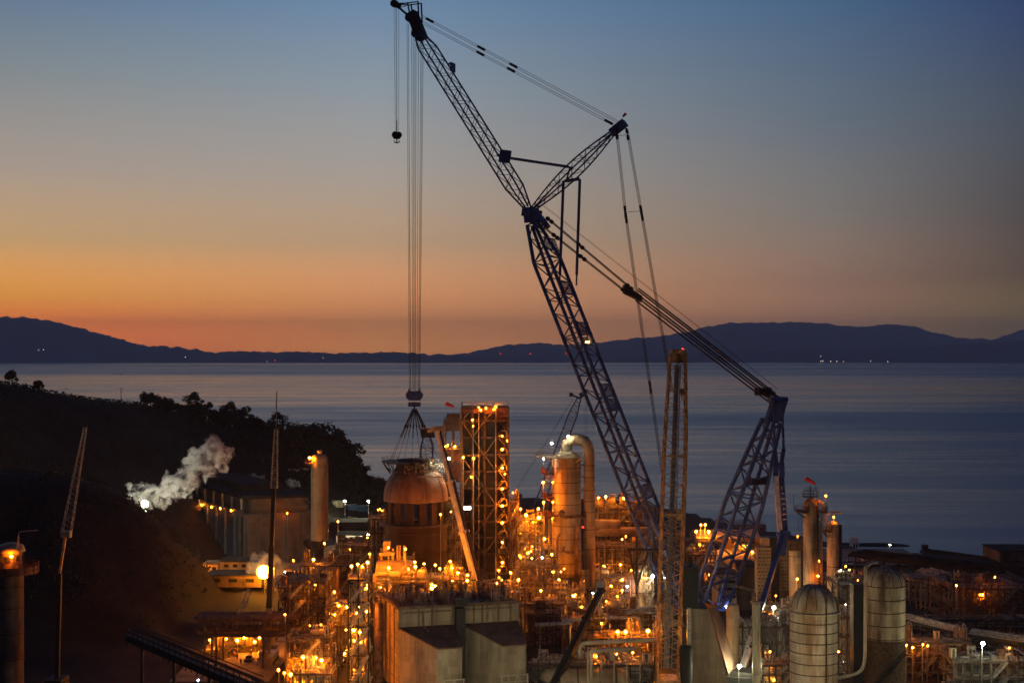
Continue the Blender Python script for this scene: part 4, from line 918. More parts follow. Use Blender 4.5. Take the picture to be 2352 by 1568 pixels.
# orange lattice crane
oc = thing('lattice_crane', 'tall orange lattice boom standing almost upright in front of the big navy crane', 'crane', (PX(1533,352), 352, 0))
f0 = Vector((PX(1533,352), 352, 1.5)); t0 = Vector((PX(1557,366), 366, PZ(812,366)))
mb = MB(); lattice(mb, f0, t0, (1,0,0), lambda t: 5.5 if t < .72 else 5.5-1.6*(t-.72)/.28, lambda t: 4.4 if t < .8 else 4.4-1.5*(t-.8)/.2, 34, .33, .11, 5); part('boom', mb, M['orange'], oc)
mb = MB(); mb.box(t0+Vector((0,0,-1)), (3.6,2.8,2.8)); mb.box(t0+Vector((0,-.6,.5)), (3.8,2,.9)); mb.tube(t0+Vector((-1.4,0,.2)), t0+Vector((1.4,0,.2)), 1.0, 12); part('boom_head', mb, M['orange'], oc)
mb = MB()
for o_ in (-.9,-.5,-.2,.15,.5,.9): mb.tube(t0+Vector((o_*.5,-1.5,0)), f0+Vector((o_,-2.6,4)), .05, 4)
part('hoist_rope', mb, M['rope'], oc)
mb = MB(); mb.beam(f0+Vector((-.2,1.2,3)), t0+Vector((-.1,1.0,-3)), 1.3, .2); mb.beam(f0+Vector((1.2,1.2,3)), t0+Vector((.8,1.0,-3)), .25); part('ladder_way', mb, M['galv'], oc)
mb = MB(); q = f0.lerp(t0,.88)+Vector((1.1,-2.4,0)); mb.ball(q, .7, 8, 1.3); mb.tube(q, q+Vector((0,0,-2.2)), .14, 5); mb.tube(q, t0+Vector((.8,-1.6,0)), .05, 4); part('hook_block', mb, M['red'], oc)
mb = MB(); mb.box(f0+Vector((0,1,-.6)), (6,8,2.6)); mb.box(f0+Vector((-3.4,1,-1.0)), (1.2,9,1.4)); mb.box(f0+Vector((3.4,1,-1.0)), (1.2,9,1.4)); part('crawler_base', mb, M['orange'], oc)
mb = MB(); mb.beam(f0.lerp(t0,.50)+Vector((-2.2,-2.2,0)), f0.lerp(t0,.50)+Vector((2.2,-2.2,0)), .5, .8); mb.beam(f0.lerp(t0,.68)+Vector((-2.2,-2.2,0)), f0.lerp(t0,.68)+Vector((2.2,-2.2,0)), .5, .6); mb.box(f0.lerp(t0,.5)+Vector((1.4,-1,0)), (1.4,2,2.8)); part('boom_splice', mb, M['orange'], oc)

# distant lattice cranes
def slim_crane(label, pts, w, matn, rc, rl, n, extra=None, name='lattice_crane', lat=(1,0,0)):
    o = thing(name, label, 'crane', (pts[0].x, pts[0].y, 0)); mb = MB(); lattice(mb, pts[0], pts[1], lat, taper(w, w*.5, w*.4, .1, .15), taper(w, w*.4, w*.4, .1, .15), n, rc, rl, 5, nc=5); part('boom', mb, M[matn], o); return o
D = 560; o = slim_crane('pale blue lattice crane leaning far behind the fat column', [P(1224,1195,D), P(1331,912,D)], 3.4, 'blue', .2, .09, 34)
mb = MB(); mb.tube(P(1331,908,D), P(1346,898,D), .7, 6); mb.ball(P(1312,906,D)+Vector((0,0,0)), .9); mb.tube(P(1312,906,D), P(1331,914,D), .4, 5); mb.tube(P(1331,914,D), P(1344,905,D), .45, 6); part('boom_head', mb, M['blue'], o)
mb = MB(); mb.tube(P(1318,915,D), P(1166,1150,D), .06, 3); mb.tube(P(1316,913,D), P(1172,1150,D), .06, 3)
for u in (1343,1345.5,1348): mb.tube(P(u,905,D), P(u+1,1000,D), .04, 3)
part('hoist_rope', mb, M['rope'], o)
mb = MB(); c_ = P(1347.5,1010,D); mb.ball(c_, 1.15, 8, 1.3); mb.tube(c_, c_+Vector((0,0,-2.6)), .25, 5); part('hook_block', mb, M['bsteel'], o)
mb = MB(); c_ = P(1360.5,1030,D); mb.tube(P(1360,905,D), c_, .03, 3); mb.box(c_, (.5,.5,2.2)); mb.tube(c_+Vector((0,0,-1)), c_+Vector((0,0,-2.3)), .15, 5); part('auxiliary_hook', mb, M['bsteel'], o)
mb = MB(); mb.box((P(1224,1195,D).x, D, 2), (6,8,4)); mb.beam((P(1224,1195,D).x, D, 3), P(1224,1195,D), 2.5); part('crawler_base', mb, M['blue'], o)
D = 540; o = slim_crane('dark blue lattice boom just behind the hanging dome', [P(977,1190,D), P(981,996,D)], 4.6, 'blue', .24, .12, 18)
mb = MB(); mb.box(P(983,994,D), (5.2,3,3.4)); mb.tube(P(974,988,D), P(992,990,D), .35, 5); part('boom_head', mb, M['bsteel'], o)
mb = MB(); mb.beam((P(977,1190,D).x, D, 0), P(977,1190,D), 4); part('crawler_base', mb, M['bsteel'], o)
D = 352; o = thing('lattice_crane', 'thin grey lattice crane boom rising on the dark slope at far left', 'crane', (PX(133,D), D, 0)); mb = MB(); lattice(mb, P(152,1226,D), P(196,980,D), (1,0,0), lambda t: 2.3-1.6*t, lambda t: 1.8-1.2*t, 40, .085, .045, 6); mb.box(P(152,1226,D), (2.4,1.6,1.6)); part('boom', mb, M['galv'], o)
mb = MB(); mb.beam(P(137,1316,D), P(150,1232,D), .6); part('boom_base', mb, M['orange'], o); mb = MB(); mb.beam(Vector((PX(131,D), D, 0)), P(137,1316,D), 1.0); mb.box((PX(131,D), D, 1.2), (4,7,2.4)); part('carrier', mb, M['bsteel'], o)  # lamplight and darkness put into colour: lit stretch orange, unlit lower stretch black
# telescopic crane with grey lattice fly jib
D = 378; x0_ = PX(614,D); tcr = thing('mobile_crane', 'mobile crane with a thick dark mast and thin grey lattice tip left of centre', 'crane', (x0_, D, 0))
mb = MB(); mb.beam(Vector((x0_,D,3)), P(618,1395,D), 1.6); part('boom_base', mb, M['galv'], tcr)
mb = MB(); mb.beam(P(618,1395,D), P(624,1255,D), 1.35); mb.beam(P(624,1255,D), P(629,1118,D), 1.05); part('boom', mb, M['bsteel'], tcr)
mb = MB(); lattice(mb, P(629.5,1120,D), P(634,985,D), (1,0,0), lambda t: 1.7-.9*t, lambda t: 1.5-.8*t, 26, .12, .06, 4); mb.tube(P(634,985,D), P(636,898,D), .09, 5); mb.tube(P(634,940,D), P(636,898,D), .16, 5); part('fly_jib', mb, M['galv'], tcr)
mb = MB(); lattice(mb, P(528,1468,D-4), P(574,1352,D), (1,0,0), lambda t: 1.1, lambda t: 1.1, 16, .12, .06, 4); mb.tube(P(655,1425,D), P(632,1338,D), .16, 5); mb.tube(P(640,1380,D), P(622,1200,D), .07, 4); part('stay_frame', mb, M['galv'], tcr)
mb = MB(); mb.box((x0_,D+1,1.6), (4,10,2.2)); mb.box((x0_-.6,D-2.5,3.2), (2,2.4,2)); part('carrier', mb, M['galv'], tcr); mb = MB()
for k in range(5):
    for s_ in (-1.8,1.8): mb.tube((x0_+s_-.4,D-3+k*2,.65),(x0_+s_+.4,D-3+k*2,.65),.65,12)
part('wheel', mb, M['rubber'], tcr)
# two telescopic booms
def tele(label, a, b, D0_, D1_, w, matn, under, name='telescopic_crane', splits=(.33,.66)):
    p, q = P(*a, D0_), P(*b, D1_); o = thing(name, label, 'crane', (p.x, p.y, 0)); ps = [0]+list(splits)+[1]
    for i, (s0, s1) in enumerate(zip(ps, ps[1:])):
        ww = w*(1-.16*i); mb = MB(); mb.beam(p.lerp(q,s0), p.lerp(q,s1), ww*.45, ww); bs = part('boom_section', mb, M[matn], o)
        mb = MB(); off = Vector((ww*.55,.1,.0)); mb.beam(p.lerp(q,s0)+off, p.lerp(q,s1)+off, ww*.5, ww*.9); part('boom_flank', mb, M[under], o)
        mb = MB(); mb.beam(p.lerp(q,s1)-(q-p).normalized()*.8+Vector((ww*.25,0,0)), p.lerp(q,s1)+Vector((ww*.25,0,0)), ww*1.5, ww*1.15); part('boom_collar', mb, M[matn], o)
    return o, p, q
o, p, q = tele('telescopic crane boom with pale top edge slanting up between dome and tower', (1091,1335), (1003,988), 440, 452, 2.0, 'white', 'bsteel')
mb = MB(); mb.beam(q+Vector((-2,0,.3)), q+Vector((2.6,0,.8)), 1.2, 1.6); mb.box(q+Vector((2.2,0,0)), (1.2,1.6,1.8)); mb.box(q+Vector((-2.4,0,-.2)), (1.2,1.2,1.0)); part('boom_head', mb, M['cladw'], o)
mb = MB(); mb.box((p.x,p.y,p.z/2), (5,8,p.z)); part('carrier', mb, M['bsteel'], o)
o, p, q = tele('dark telescopic crane boom slanting up from the bottom edge in front of the pipes', (1262,1585), (1380,1350), 345, 360, 1.7, 'bsteel', 'bsteel', splits=(.36,.7))
mb = MB()
for s_ in (-.8,.8): mb.path([q+Vector((s_,0,0)), q+Vector((s_*1.9,0,-1.5)), q+Vector((s_*.7,0,-2.8))], .25, 6, .6)
mb.box(q+Vector((0,0,1.0)), (2.2,1.6,1.4)); mb.tube(q+Vector((0,0,1.5)), q+Vector((0,0,3.6)), .3, 6); part('boom_head', mb, M['galv'], o)
mb = MB(); mb.box((p.x,p.y,1), (5,8,3)); part('carrier', mb, M['bsteel'], o)

# right-hand silos and columns
def silo(label, u, D, r, vt, vs, rings, matn, nseam):
    x = PX(u,D); o = thing('silo', label, 'silo', (x,D,0)); z1_, z2_ = PZ(vs,D), PZ(vt,D); hd = z2_-z1_; mb = MB()
    prof = [(r,-2),(r,z1_)]+[(r*math.cos(k*math.pi/20)**.9, z1_+hd*math.sin(k*math.pi/20)) for k in range(1,10)]; prof += [(.1, z2_)]
    mb.lathe((x,D,0), prof, 32); part('shell', mb, M[matn], o)
    mb = MB()
    for v in rings: mb.ring((x,D,PZ(v,D)), r+.03, .13, 32)
    part('ring', mb, M['rust'], o); mb = MB()
    for i in range(nseam):
        a_ = 2*math.pi*(i+.3)/nseam; mb.path([(x+(rr+.02)*math.cos(a_), D+(rr+.02)*math.sin(a_), z) for rr, z in (prof[1:-1] if vt < 1320 else prof[2:-1])], .10, 4)
    part('seam', mb, M['rust'], o); return o, x
o, x = silo('pale domed silo with thin rings and a dark vertical pipe, left of two silos', 1869, 335, 5.6, 1341, 1402, (1402, 1424, 1446, 1469, 1492, 1516, 1540), 'silo', 14)
mb = MB(); mb.tube((x+1.7,335-5.75,-1), (x+1.7,335-5.75,PZ(1345,335)), .18, 6); mb.ladder((x+5.9,335-2), 0, PZ(1395,335)); part('pipe', mb, M['rust'], o)
mb = MB(); mb.lathe((x,335,0), [(5.7,PZ(1404,335)),(6.1,PZ(1404,335)),(6.1,PZ(1401,335)),(5.7,PZ(1401,335))], 32, smooth=False); part('rim', mb, M['silo'], o)
o, x = silo('heavily rusted domed silo, the taller and right of two', 2031, 345, 5.05, 1300, 1342, (1342, 1372, 1401, 1431, 1461), 'silo2', 12)
mb = MB(); mb.lathe((x,345,0), [(5.12,0),(5.12,PZ(1464,345))], 32); part('lower_shell', mb, M['rust'], o)
mb = MB(); mb.box((x-6.2,345+2,PZ(1420,345)/2+3), (2.6,4,PZ(1320,345))); part('side_duct', mb, M['bsteel'], o)
mb = MB(); mb.path([P(1988,1300,339), P(1987,1520,339), P(1975,1545,338), P(1905,1560,336)], .42, 8, 2.5); mb.path([P(1988,1302,339), P(2004,1290,341), P(2015,1291,343)], .35, 8, 1); part('pipe', mb, M['cladw'], o)
mb = MB(); 
for s_ in (0, .5):
    mb.tube(P(2010,1575,339)+Vector((0,0,s_*2)), P(2080,1502,339)+Vector((0,0,s_*2)), .18, 5)
for i in range(22): q = P(2010,1575,339).lerp(P(2080,1502,339), i/21); mb.tube(q, q+Vector((0,0,1.2)), .08, 4); mb.box(q, (.7,1.6,.1))
part('stairway', mb, M['bsteel'], o)

o, x, zt_ = column('tall_column', 'tall dark column with ring platforms and a red windsock above it', 'column', 1863, 400, 2.2, 1142, 4, 'silo2', (), .9)
D = 400
balcony(o, x, D, 2.2, PZ(1172,D), -60, 240, 2.4, 'bsteel', 'bsteel'); mb = MB(); z_ = PZ(1140,D)
mb.handrail([(x-2.2,D-1,z_),(x+1.8,D-1,z_),(x+1.8,D+1,z_),(x-2.2,D+1,z_)], 1.6, .07, 1.3, True); mb.box((x-.2,D,z_), (4.4,2.4,.2)); mb.tube((x-.2,D,z_), (x-.2,D,z_+3), .15, 5); mb.handrail([(x-2.2,D-1,z_+1.6),(x+1.8,D-1,z_+1.6)], 1, .06, 1.3); part('top_platform', mb, M['bsteel'], o)
mb = MB(); mb.path([(x+1.2,D-.3,zt_-1.5),(x+2.4,D-.3,zt_-.8),(x+3.5,D-.3,zt_-2.2),(x+3.4,D-.3,zt_-5),(x+2.9,D-.3,zt_-6.5),(x+2.9,D-.3,6)], .38, 8, .8); mb.tube((x+2.5,D,6),(x+2.5,D,zt_-7),.2,6); part('side_pipe', mb, M['tan'], o)
mb = MB(); mb.ladder((x-3.4,D-1), 10, PZ(1175,D), 1.0); mb.tube((x-5,D,PZ(1172,D)), (x-5,D,PZ(1137,D)), .07, 4); mb.tube((x+4.4,D,PZ(1172,D)), (x+4.4,D,PZ(1141,D)), .07, 4); part('ladder', mb, M['bsteel'], o)
o, x, zt_ = column('short_column', 'shorter grey column with a hooked vent pipe behind the left silo', 'column', 1913, 410, 1.75, 1196, 0, 'cladw', (1300,), .8)
mb = MB(); mb.path([(x-2,410,zt_-4), (x-2,410,zt_+1.5), (x-.8,410,zt_+2.6), (x+2.5,410,zt_+2.4)], .25, 8, .7); mb.tube((x+.2,410,zt_),(x+.2,410,zt_+4),.07,4); part('vent_pipe', mb, M['tan'], o)
balcony(o, x, 410, 1.75, PZ(1217,410), 150, 250, 1.6, 'bsteel'); mb = MB(); mb.beam((x+2.1,410,0),(x+2.1,410,zt_-1), .9); part('cable_tray', mb, M['bsteel'], o)
o, x, zt_ = column('vessel', 'greenish white slim vessel between studded towers and the tall dark column', 'vessel', 1826, 420, 1.75, 1262, 4, 'cream', (1276,), .2)
mb = MB(); mb.ladder((x+1.9,418), 4, zt_-2); mb.box((x,420,zt_+1.5), (4,4,3)); part('ladder', mb, M['brown'], o)
o, x, zt_ = column('vessel', 'cream upright vessel behind the blue strut near the white flood', 'vessel', 1737, 345, 1.0, 1384, 0, 'cream', (), .4); mb = MB(); mb.ball((x+.1,343.7,PZ(1541,345)), .75); mb.ring((x,345,PZ(1547,345)), 1.3, .15, 14); mb.tube((x+.7,344.2,0),(x+.7,344.2,PZ(1390,345)),.12,5); part('manway', mb, M['cream'], o)
mb = MB(); mb.tube((x-.6,345,zt_), (x-.6,345,zt_+2.5), .5, 8); mb.box((x,345,zt_+.2), (2.6,2,.4)); part('top_nozzle', mb, M['pipe2'], o)
# studded panel towers
for u0_, u1_, v0_, v1_, D, lab in ((1740,1771,1256,1420,430,'buff tower of square panels with dark studs, left of two'), (1791,1826,1262,1355,442,'buff studded panel tower with rounded foot, right of two')):
    o = thing('panel_tower', lab, 'panel tower', (PX((u0_+u1_)/2,D), D, 0)); mb = MB(); mb.box((PX((u0_+u1_)/2,D), D+2.5, (PZ(v0_,D)+PZ(v1_,D))/2), (px(u1_-u0_,D), 5, PZ(v0_,D)-PZ(v1_,D)))
    if v1_ > 1400: mb.box((PX(u0_+20,D), D+3.2, PZ(1247,D)), (px(18,D), 4, px(22,D)))
    part('wall_panel', mb, M['tan'], o); mb = MB(); nxp = 4; dv_ = 16.0
    for i in range(nxp):
        v = v0_+8
        while v < v1_-4: mb.box((PX(u0_+(u1_-u0_)*(i+.5)/nxp,D), D-.15, PZ(v,D)), (.42,.3,.42)); v += dv_
    part('stud', mb, M['bsteel'], o)
    mb = MB()
    for i in range(1,nxp): mb.box((PX(u0_+(u1_-u0_)*i/nxp,D), D-.03, (PZ(v0_,D)+PZ(v1_,D))/2), (.09,.06,PZ(v0_,D)-PZ(v1_,D)))
    v = v0_
    while v < v1_: mb.box((PX((u0_+u1_)/2,D), D-.02, PZ(v,D)), (px(u1_-u0_,D), .04, .09)); v += dv_
    part('panel_joint', mb, M['brown'], o)
    mb = MB(); mb.box((PX((u0_+u1_)/2,D), D+2.5, PZ(v1_,D)/2-.2), (px(u1_-u0_,D)*.8, 4, PZ(v1_,D)-.4)); part('plinth', mb, M['conc2'], o)
mb = MB(); mb.box((PX(1780,430), 433, PZ(1345,430)), (px(22,430), 5, px(220,430))); single('service_shaft', mb, M['bsteel'], 'black shaft filling the gap between the two studded towers', 'shaft')
# lit panel building behind the mast
shed('panel_building', 'pale panelled building lit yellow behind the foot of the blue mast', 'building', 1648, 1692, 1318, 1396, 447, 12, 'cladw', 'roof', .0, 0, None, 0)
bo = bpy.data.objects['panel_building']
for v in (1335, 1352, 1370):
    mb = MB(); mb.box((PX(1670,446.8), 446.8, PZ(v,446.8)), (px(38,447), .2, px(6,447))); part('window_band', mb, M['glass'], bo)
shed('plant_building', 'dark plant building with a yellow beam, left of the studded tower', 'building', 1694, 1740, 1300, 1400, 450, 12, 'conc2', 'roof')
mb = MB(); mb.beam(P(1690,1345,440), P(1738,1357,446), .5, .8); single('gantry_beam', mb, M['cream'], 'pale yellow gantry beam on the dark plant building', 'beam')
mb = MB(); mb.lathe((PX(1683,372),372,0), [(1.7,0),(1.7,PZ(1390,372)),(1.2,PZ(1386,372)),(.1,PZ(1385,372))], 20); single('stub_stack', mb, M['tan'], 'short buff cylinder in front of the plant building', 'stack')
# warehouses by the car park
shed('warehouse', 'long warehouse with a pale roof lit orange beyond the car park', 'warehouse', 1606, 1748, 1236, 1258, 600, 26, 'bwall', 'cladw', -.03, 2.2, None, 6)
shed('office_building', 'orange lit flat office right of the four-headed mast', 'building', 1655, 1760, 1222, 1236, 690, 20, 'cladw', 'white', .0, 0, None, 7)
shed('garage', 'low buff garage with lit doors in front of the warehouse', 'garage', 1615, 1660, 1250, 1262, 570, 8, 'cladw', 'roof', .0, 0, .2, 2)
shed('gatehouse', 'small hut with one glowing window by the car park lamp', 'hut', 1700, 1722, 1250, 1263, 590, 6, 'cladw', 'roof', 0, 0, None, 1)
mb = MB(); mb.box((PX(1711,589), 589.4, PZ(1255,589)), (2.2,.2,1.6)); w_ = part('window', mb, E['win'], bpy.data.objects['gatehouse'], 'lit window')
shed('cabin', 'white site cabin beside the grey column, right of the tall column', 'cabin', 1958, 1972, 1266, 1275, 640, 6, 'white', 'white', windows=2)
shed('cabin', 'greenish lit site cabin right behind the tall column', 'cabin', 1966-4, 1980, 1273, 1281, 600, 6, 'cream', 'white', windows=2)
shed('cabin', 'pale lit cabin between the tall and the short column', 'cabin', 1888, 1903, 1262, 1278, 600, 6, 'cream', 'white', windows=2)
shed('wharf_building', 'dark wharf building at the right edge by the water', 'building', 2296, 2390, 1266, 1290, 560, 20, 'conc2', 'roof')
# ---------------------------------------------------------------- process units: frames, decks, vessels, pipes
REG = []                      # (object, look, kind, host phrase) -> labelled at the end
LAMPS = []                    # lamps waiting for a support: (position, kind, host hint)
ORD = ['first','second','third','fourth','fifth','sixth','seventh','eighth','ninth','tenth','eleventh','twelfth','thirteenth','fourteenth','fifteenth','sixteenth','seventeenth','eighteenth','nineteenth','twentieth']
PM = {'grey':'galv','buff':'vessel','brown':'brown','silver':'pipe','rusty':'pipe2','tan':'tan','cream':'cream'}
def upright(x, y, z, r, h, look, host):
    o = thing('vessel', None, 'vessel', (x,y,z)); mb = MB(); n = 14
    mb.lathe((x,y,0), [(.05,z+.8-r*.3)]+[(r, z+.8), (r, z+h-r*.5)]+[(r*math.cos(k*math.pi/10), z+h-r*.5+r*.5*math.sin(k*math.pi/10)) for k in range(1,6)], n); part('shell', mb, M[PM[look]], o)
    
    for k in range(4): mb = MB(); a_ = k*math.pi/2+.7; mb.tube((x+r*.85*math.cos(a_),y+r*.85*math.sin(a_),z),(x+r*.85*math.cos(a_),y+r*.85*math.sin(a_),z+1.1),.12,4); part('leg', mb, M['brown'], o)
    mb = MB(); mb.tube((x,y,z+h-.1),(x,y,z+h+.7),.18,6); mb.path([(x,y,z+h+.5),(x+r*.9,y,z+h+.6),(x+r+.35,y,z+h-.4),(x+r+.35,y,z+.3)],.14,6,.3); part('nozzle', mb, M['pipe'], o)
    REG.append((o, look, 'upright vessel', host)); return o
def drumh(x, y, z, r, L, look, host, ax='x'):
    o = thing('drum', None, 'drum', (x,y,z)); mb = MB(); c = (x,y,z+r+.5); k_ = [(r*math.sin(k*math.pi/10), -L/2-r*.4*math.cos(k*math.pi/10)) for k in range(0,6)]
    mb.lathe(c, [(max(.03,a),b) for a,b in k_]+[(max(.03,a),-b) for a,b in reversed(k_)], 16, axis=ax); part('shell', mb, M[PM[look]], o); 
    for s_ in (-.3,.3):
        mb = MB()
        if ax == 'x': mb.box((x+L*s_,y,z+.4),(.4,r*1.5,.8))
        else: mb.box((x,y+L*s_,z+.4),(r*1.5,.4,.8))
        part('saddle', mb, M['conc2'], o)
    mb = MB()
    for s_ in (-.25,.2):
        q = (x+(L*s_ if ax=='x' else 0), y+(L*s_ if ax=='y' else 0)); mb.path([(q[0],q[1],z+2*r+.3),(q[0],q[1],z+2*r+1.3),(q[0]+1.2,q[1]+.5,z+2*r+1.3),(q[0]+1.2,q[1]+.5,z)], .15, 6, .35)
    part('nozzle', mb, M['pipe'], o); REG.append((o, look, 'horizontal drum', host)); return o
def exchanger(x, y, z, L, look, host):
    o = thing('heat_exchanger', None, 'heat exchanger', (x,y,z)); mb = MB()
    for k in (0,1):
        zz = z+.9+k*1.5; mb.lathe((x,y,zz), [(.03,-L/2),(.55,-L/2),(.55,L/2),(.03,L/2)], 12, axis='x'); mb.lathe((x,y,zz), [(.03,-L/2-.25),(.72,-L/2-.25),(.72,-L/2),(.5,-L/2)], 12, axis='x')
    part('shell', mb, M[PM[look]], o); 
    for s_ in (-.3,.3): mb = MB(); mb.box((x+L*s_,y,z+1.0),(.3,1.0,2.0)); part('support', mb, M['brown'], o)
    REG.append((o, look, 'heat exchanger pair', host)); return o
def cabinet(x, y, z, w, d, h, look, host):
    o = thing('equipment_cabinet', None, 'cabinet', (x,y,z)); mb = MB(); mb.box((x,y,z+h/2),(w,d,h)); part('housing', mb, M[PM[look]], o); mb = MB(); mb.box((x,y-d/2-.03,z+h*.5),(w*.4,.06,h*.8)); part('door', mb, M['brown'], o)
    mb = MB(); mb.box((x,y,z+h+.08),(w+.2,d+.2,.16)); part('roof', mb, M['roof'], o); REG.append((o, look, 'equipment cabinet', host)); return o
def pipes(mb, r2, x0, x1, y0, y1, z0, z1, n, rmin=.08, rmax=.3):
    for _ in range(n):
        r = r2.choice((rmin, (rmin+rmax)/2.6, (rmin+rmax)/2, rmax)); p = Vector((r2.uniform(x0,x1), r2.uniform(y0,y1), r2.uniform(z0,z1))); pts = [p.copy()]
        ax = r2.randrange(3)
        for k in range(r2.randint(1,4)):
            q = pts[-1].copy(); lo, hi = ((x0,x1),(y0,y1),(z0,z1))[ax]; q[ax] = r2.uniform(lo,hi); pts.append(q); ax = r2.choice([a for a in range(3) if a != ax])
        mb.path(pts, r, 6 if r < .2 else 8, r*2.5)
def module(name, label, host, u0, u1, D, dep, vs, ncol, frame='steel', pipem='pipe2', seed=0, npipe=40, nequip=5, lamps=1, looks=('buff','tan','rusty','silver'), big=1.0, yaw=0, brace=.6, kind='sod', deckf=.8, equip_levels=None, catname='process unit', rail=True):
    npipe = int(npipe*2.0); nequip = int(nequip*1.35); r2 = random.Random(seed*31+5); xa, xb = PX(u0,D), PX(u1,D); zs = sorted(PZ(v,D) for v in vs); zt_ = zs[-1]
    o = thing(name, label, catname, ((xa+xb)/2, D+dep/2, 0)); ys = [D, D+dep*.5, D+dep]; xs_ = [xa+(xb-xa)*i/(ncol-1) for i in range(ncol)]
    mb = MB()
    for x in xs_:
        for y in ys: mb.beam((x,y,0),(x,y,zt_+(1.5 if r2.random()<.3 else 0)), .36)
    for z in zs:
        for y in ys: mb.beam((xa,y,z),(xb,y,z), .26,.36)
        for x in xs_: mb.beam((x,D,z),(x,D+dep,z), .24,.32)
    part('steel_frame', mb, M[frame], o); mb = MB(); so = [0]+zs
    for za, zc in zip(so, so[1:]):
        for i in range(ncol-1):
            if r2.random() < brace:
                if r2.random() < .5: mb.tube((xs_[i],D,za),(xs_[i+1],D,zc),.1,4)
                else: mb.tube((xs_[i+1],D,za),(xs_[i],D,zc),.1,4)
        if r2.random() < brace: mb.tube((xa,D,za),(xa,D+dep,zc),.1,4); mb.tube((xb,D,za),(xb,D+dep,zc),.1,4)
    if mb.v: part('bracing', mb, M[frame], o)
    mb = MB(); spans = []
    for z in zs:
        for i in range(ncol-1):
            if r2.random() < deckf: mb.box(((xs_[i]+xs_[i+1])/2, D+dep/2, z+.24), (xs_[i+1]-xs_[i]-.02, dep-.1, .1)); spans.append((xs_[i],xs_[i+1],z+.3))
    part('decking', mb, M['deck'], o)
    if rail:
        mb = MB()
        for z in zs: mb.handrail([(xa,D-.1,z+.3),(xb,D-.1,z+.3)], 1.15, .045, 1.8); mb.handrail([(xb,D,z+.3),(xb,D+dep,z+.3)], 1.15, .045, 2); mb.handrail([(xa,D,z+.3),(xa,D+dep,z+.3)], 1.15, .045, 2)
        part('railing', mb, M['galv'], o)
    mb = MB(); pipes(mb, r2, xa+.3, xb-.3, D+.3, D+dep-.3, .6, zt_+1.0, npipe, .07*big, .30*big)
    for z in so[:-1]:
        for k in range(3): y = D+dep*(.15+.25*k); mb.tube((xa-.5,y,z+.9+k*.1),(xb+.5,y,z+.9+k*.1), .11+.06*k, 6)
    part('piping', mb, M[pipem], o)
    mb = MB(); pipes(mb, r2, xa+.3, xb-.3, D-.3, D+dep*.4, .6, zt_+.6, max(6,npipe//2), .05*big, .16*big); part('small_bore_piping', mb, M['pipe'], o)
    if len(zs) > 1:
        mb = MB(); i = r2.randrange(ncol-1); x_ = xs_[i]+.6
        for za, zc in zip(so, so[1:]): mb.beam((x_,D-.7,za+.2),(min(x_+(zc-za)*.9, xb),D-.7,zc+.2), .12,.7); mb.tube((x_,D-1.0,za+1.2),(min(x_+(zc-za)*.9,xb),D-1.0,zc+1.2), .05,4); mb.tube((x_,D-.4,za+1.2),(min(x_+(zc-za)*.9,xb),D-.4,zc+1.2), .05,4)
        part('stairway', mb, M['galv'], o)
    # equipment standing on decks and on the ground
    cells = [s for s in spans] + [(xs_[i],xs_[i+1],.05) for i in range(ncol-1)]; r2.shuffle(cells); so2 = sorted(so)
    for (ca, cb_, z) in cells[:nequip]:
        up = [q for q in so2 if q > z+.5]; head = (up[0]-z-.8) if up else r2.uniform(2.5,4.5); x = (ca+cb_)/2+r2.uniform(-.4,.4); y = D+dep*r2.uniform(.25,.45); k = r2.random(); lk = r2.choice(looks); wid = (cb_-ca)
        if head < 1.6: continue
        if k < .4: upright(x, y, z, min(wid*.3, r2.uniform(.7,1.3)*big), min(head, r2.uniform(2.8,5.5)*big), lk, host)
        elif k < .62: drumh(x, y, z, min(r2.uniform(.6,1.0)*big, head*.36), max(1.5, min(wid*.8, 6)), lk, host)
        elif k < .82: exchanger(x, y, z, max(1.5, min(wid*.8, 5)), lk, host)
        else: cabinet(x, y, z, min(wid*.6,3), 1.6, min(head,2.4), lk, host)
    # lamps over each deck
    if not lamps and frame in ('brown','steel') and kind == 'sod': lamps, kind = 1, 'sodlow'  # dim fill lamps added to unlit frames to brighten the dark gaps
    if lamps:
        for z in so:
            up = [q for q in so2 if q > z+.5]; hz = min(3.0, (up[0]-z-.7) if up else 3.0)
            for k in range(lamps):
                if r2.random() < .25: continue
                LAMPS.append((Vector((xa+(xb-xa)*(k+r2.uniform(.2,.8))/lamps, D+dep*r2.uniform(.02,.5), z+.3+hz)), kind, host))
    SHORT[o.name] = host
    return o
SHORT = {}
def pad(v, D): return v
# A: bright heater platform left of the drum
module('heater_platform', 'bright orange lit heater platform with railings, in front of the drum', 'heater platform', 822, 1048, 436, 14, (1338,), 8, 'steel', 'pipe', 1, 50, 7, 0, ('buff','tan','cream'), 1.2)
xh = PX(905,441); o = thing('fired_heater', 'box-shaped orange lit heater with two bent ducts on the heater platform', 'heater', (xh,444,PZ(1336,441))); zb_ = PZ(1336,441); mb = MB()
mb.lathe((xh,446,zb_+3.2), [(.05,-6.2),(2.6,-6),(3.0,-5),(3.0,5),(2.6,6),(.05,6.2)], 20, axis='x'); part('shell', mb, M['vessel'], o); mb = MB()
for s_ in (0,1.6,3.2): mb.path([(xh+2+s_,443,zb_+1),(xh+2.4+s_,442.6,zb_+4.6),(xh+3.2+s_,442.8,zb_+4.8),(xh+3.6+s_,443,zb_+1)], .5, 8, .9)
mb.path([P(860,1345,438), P(860,1318,438), P(893,1316,438)], .7, 10, 1.4); part('duct', mb, M['tan'], o); mb = MB()
mb.box((PX(889,446),446,PZ(1252,446)), (px(15,446),3,px(20,446))); mb.box((PX(890,446),446,PZ(1270,446)), (px(34,446),4,px(6,446))); part('stack', mb, M['vessel'], o); mb = MB()
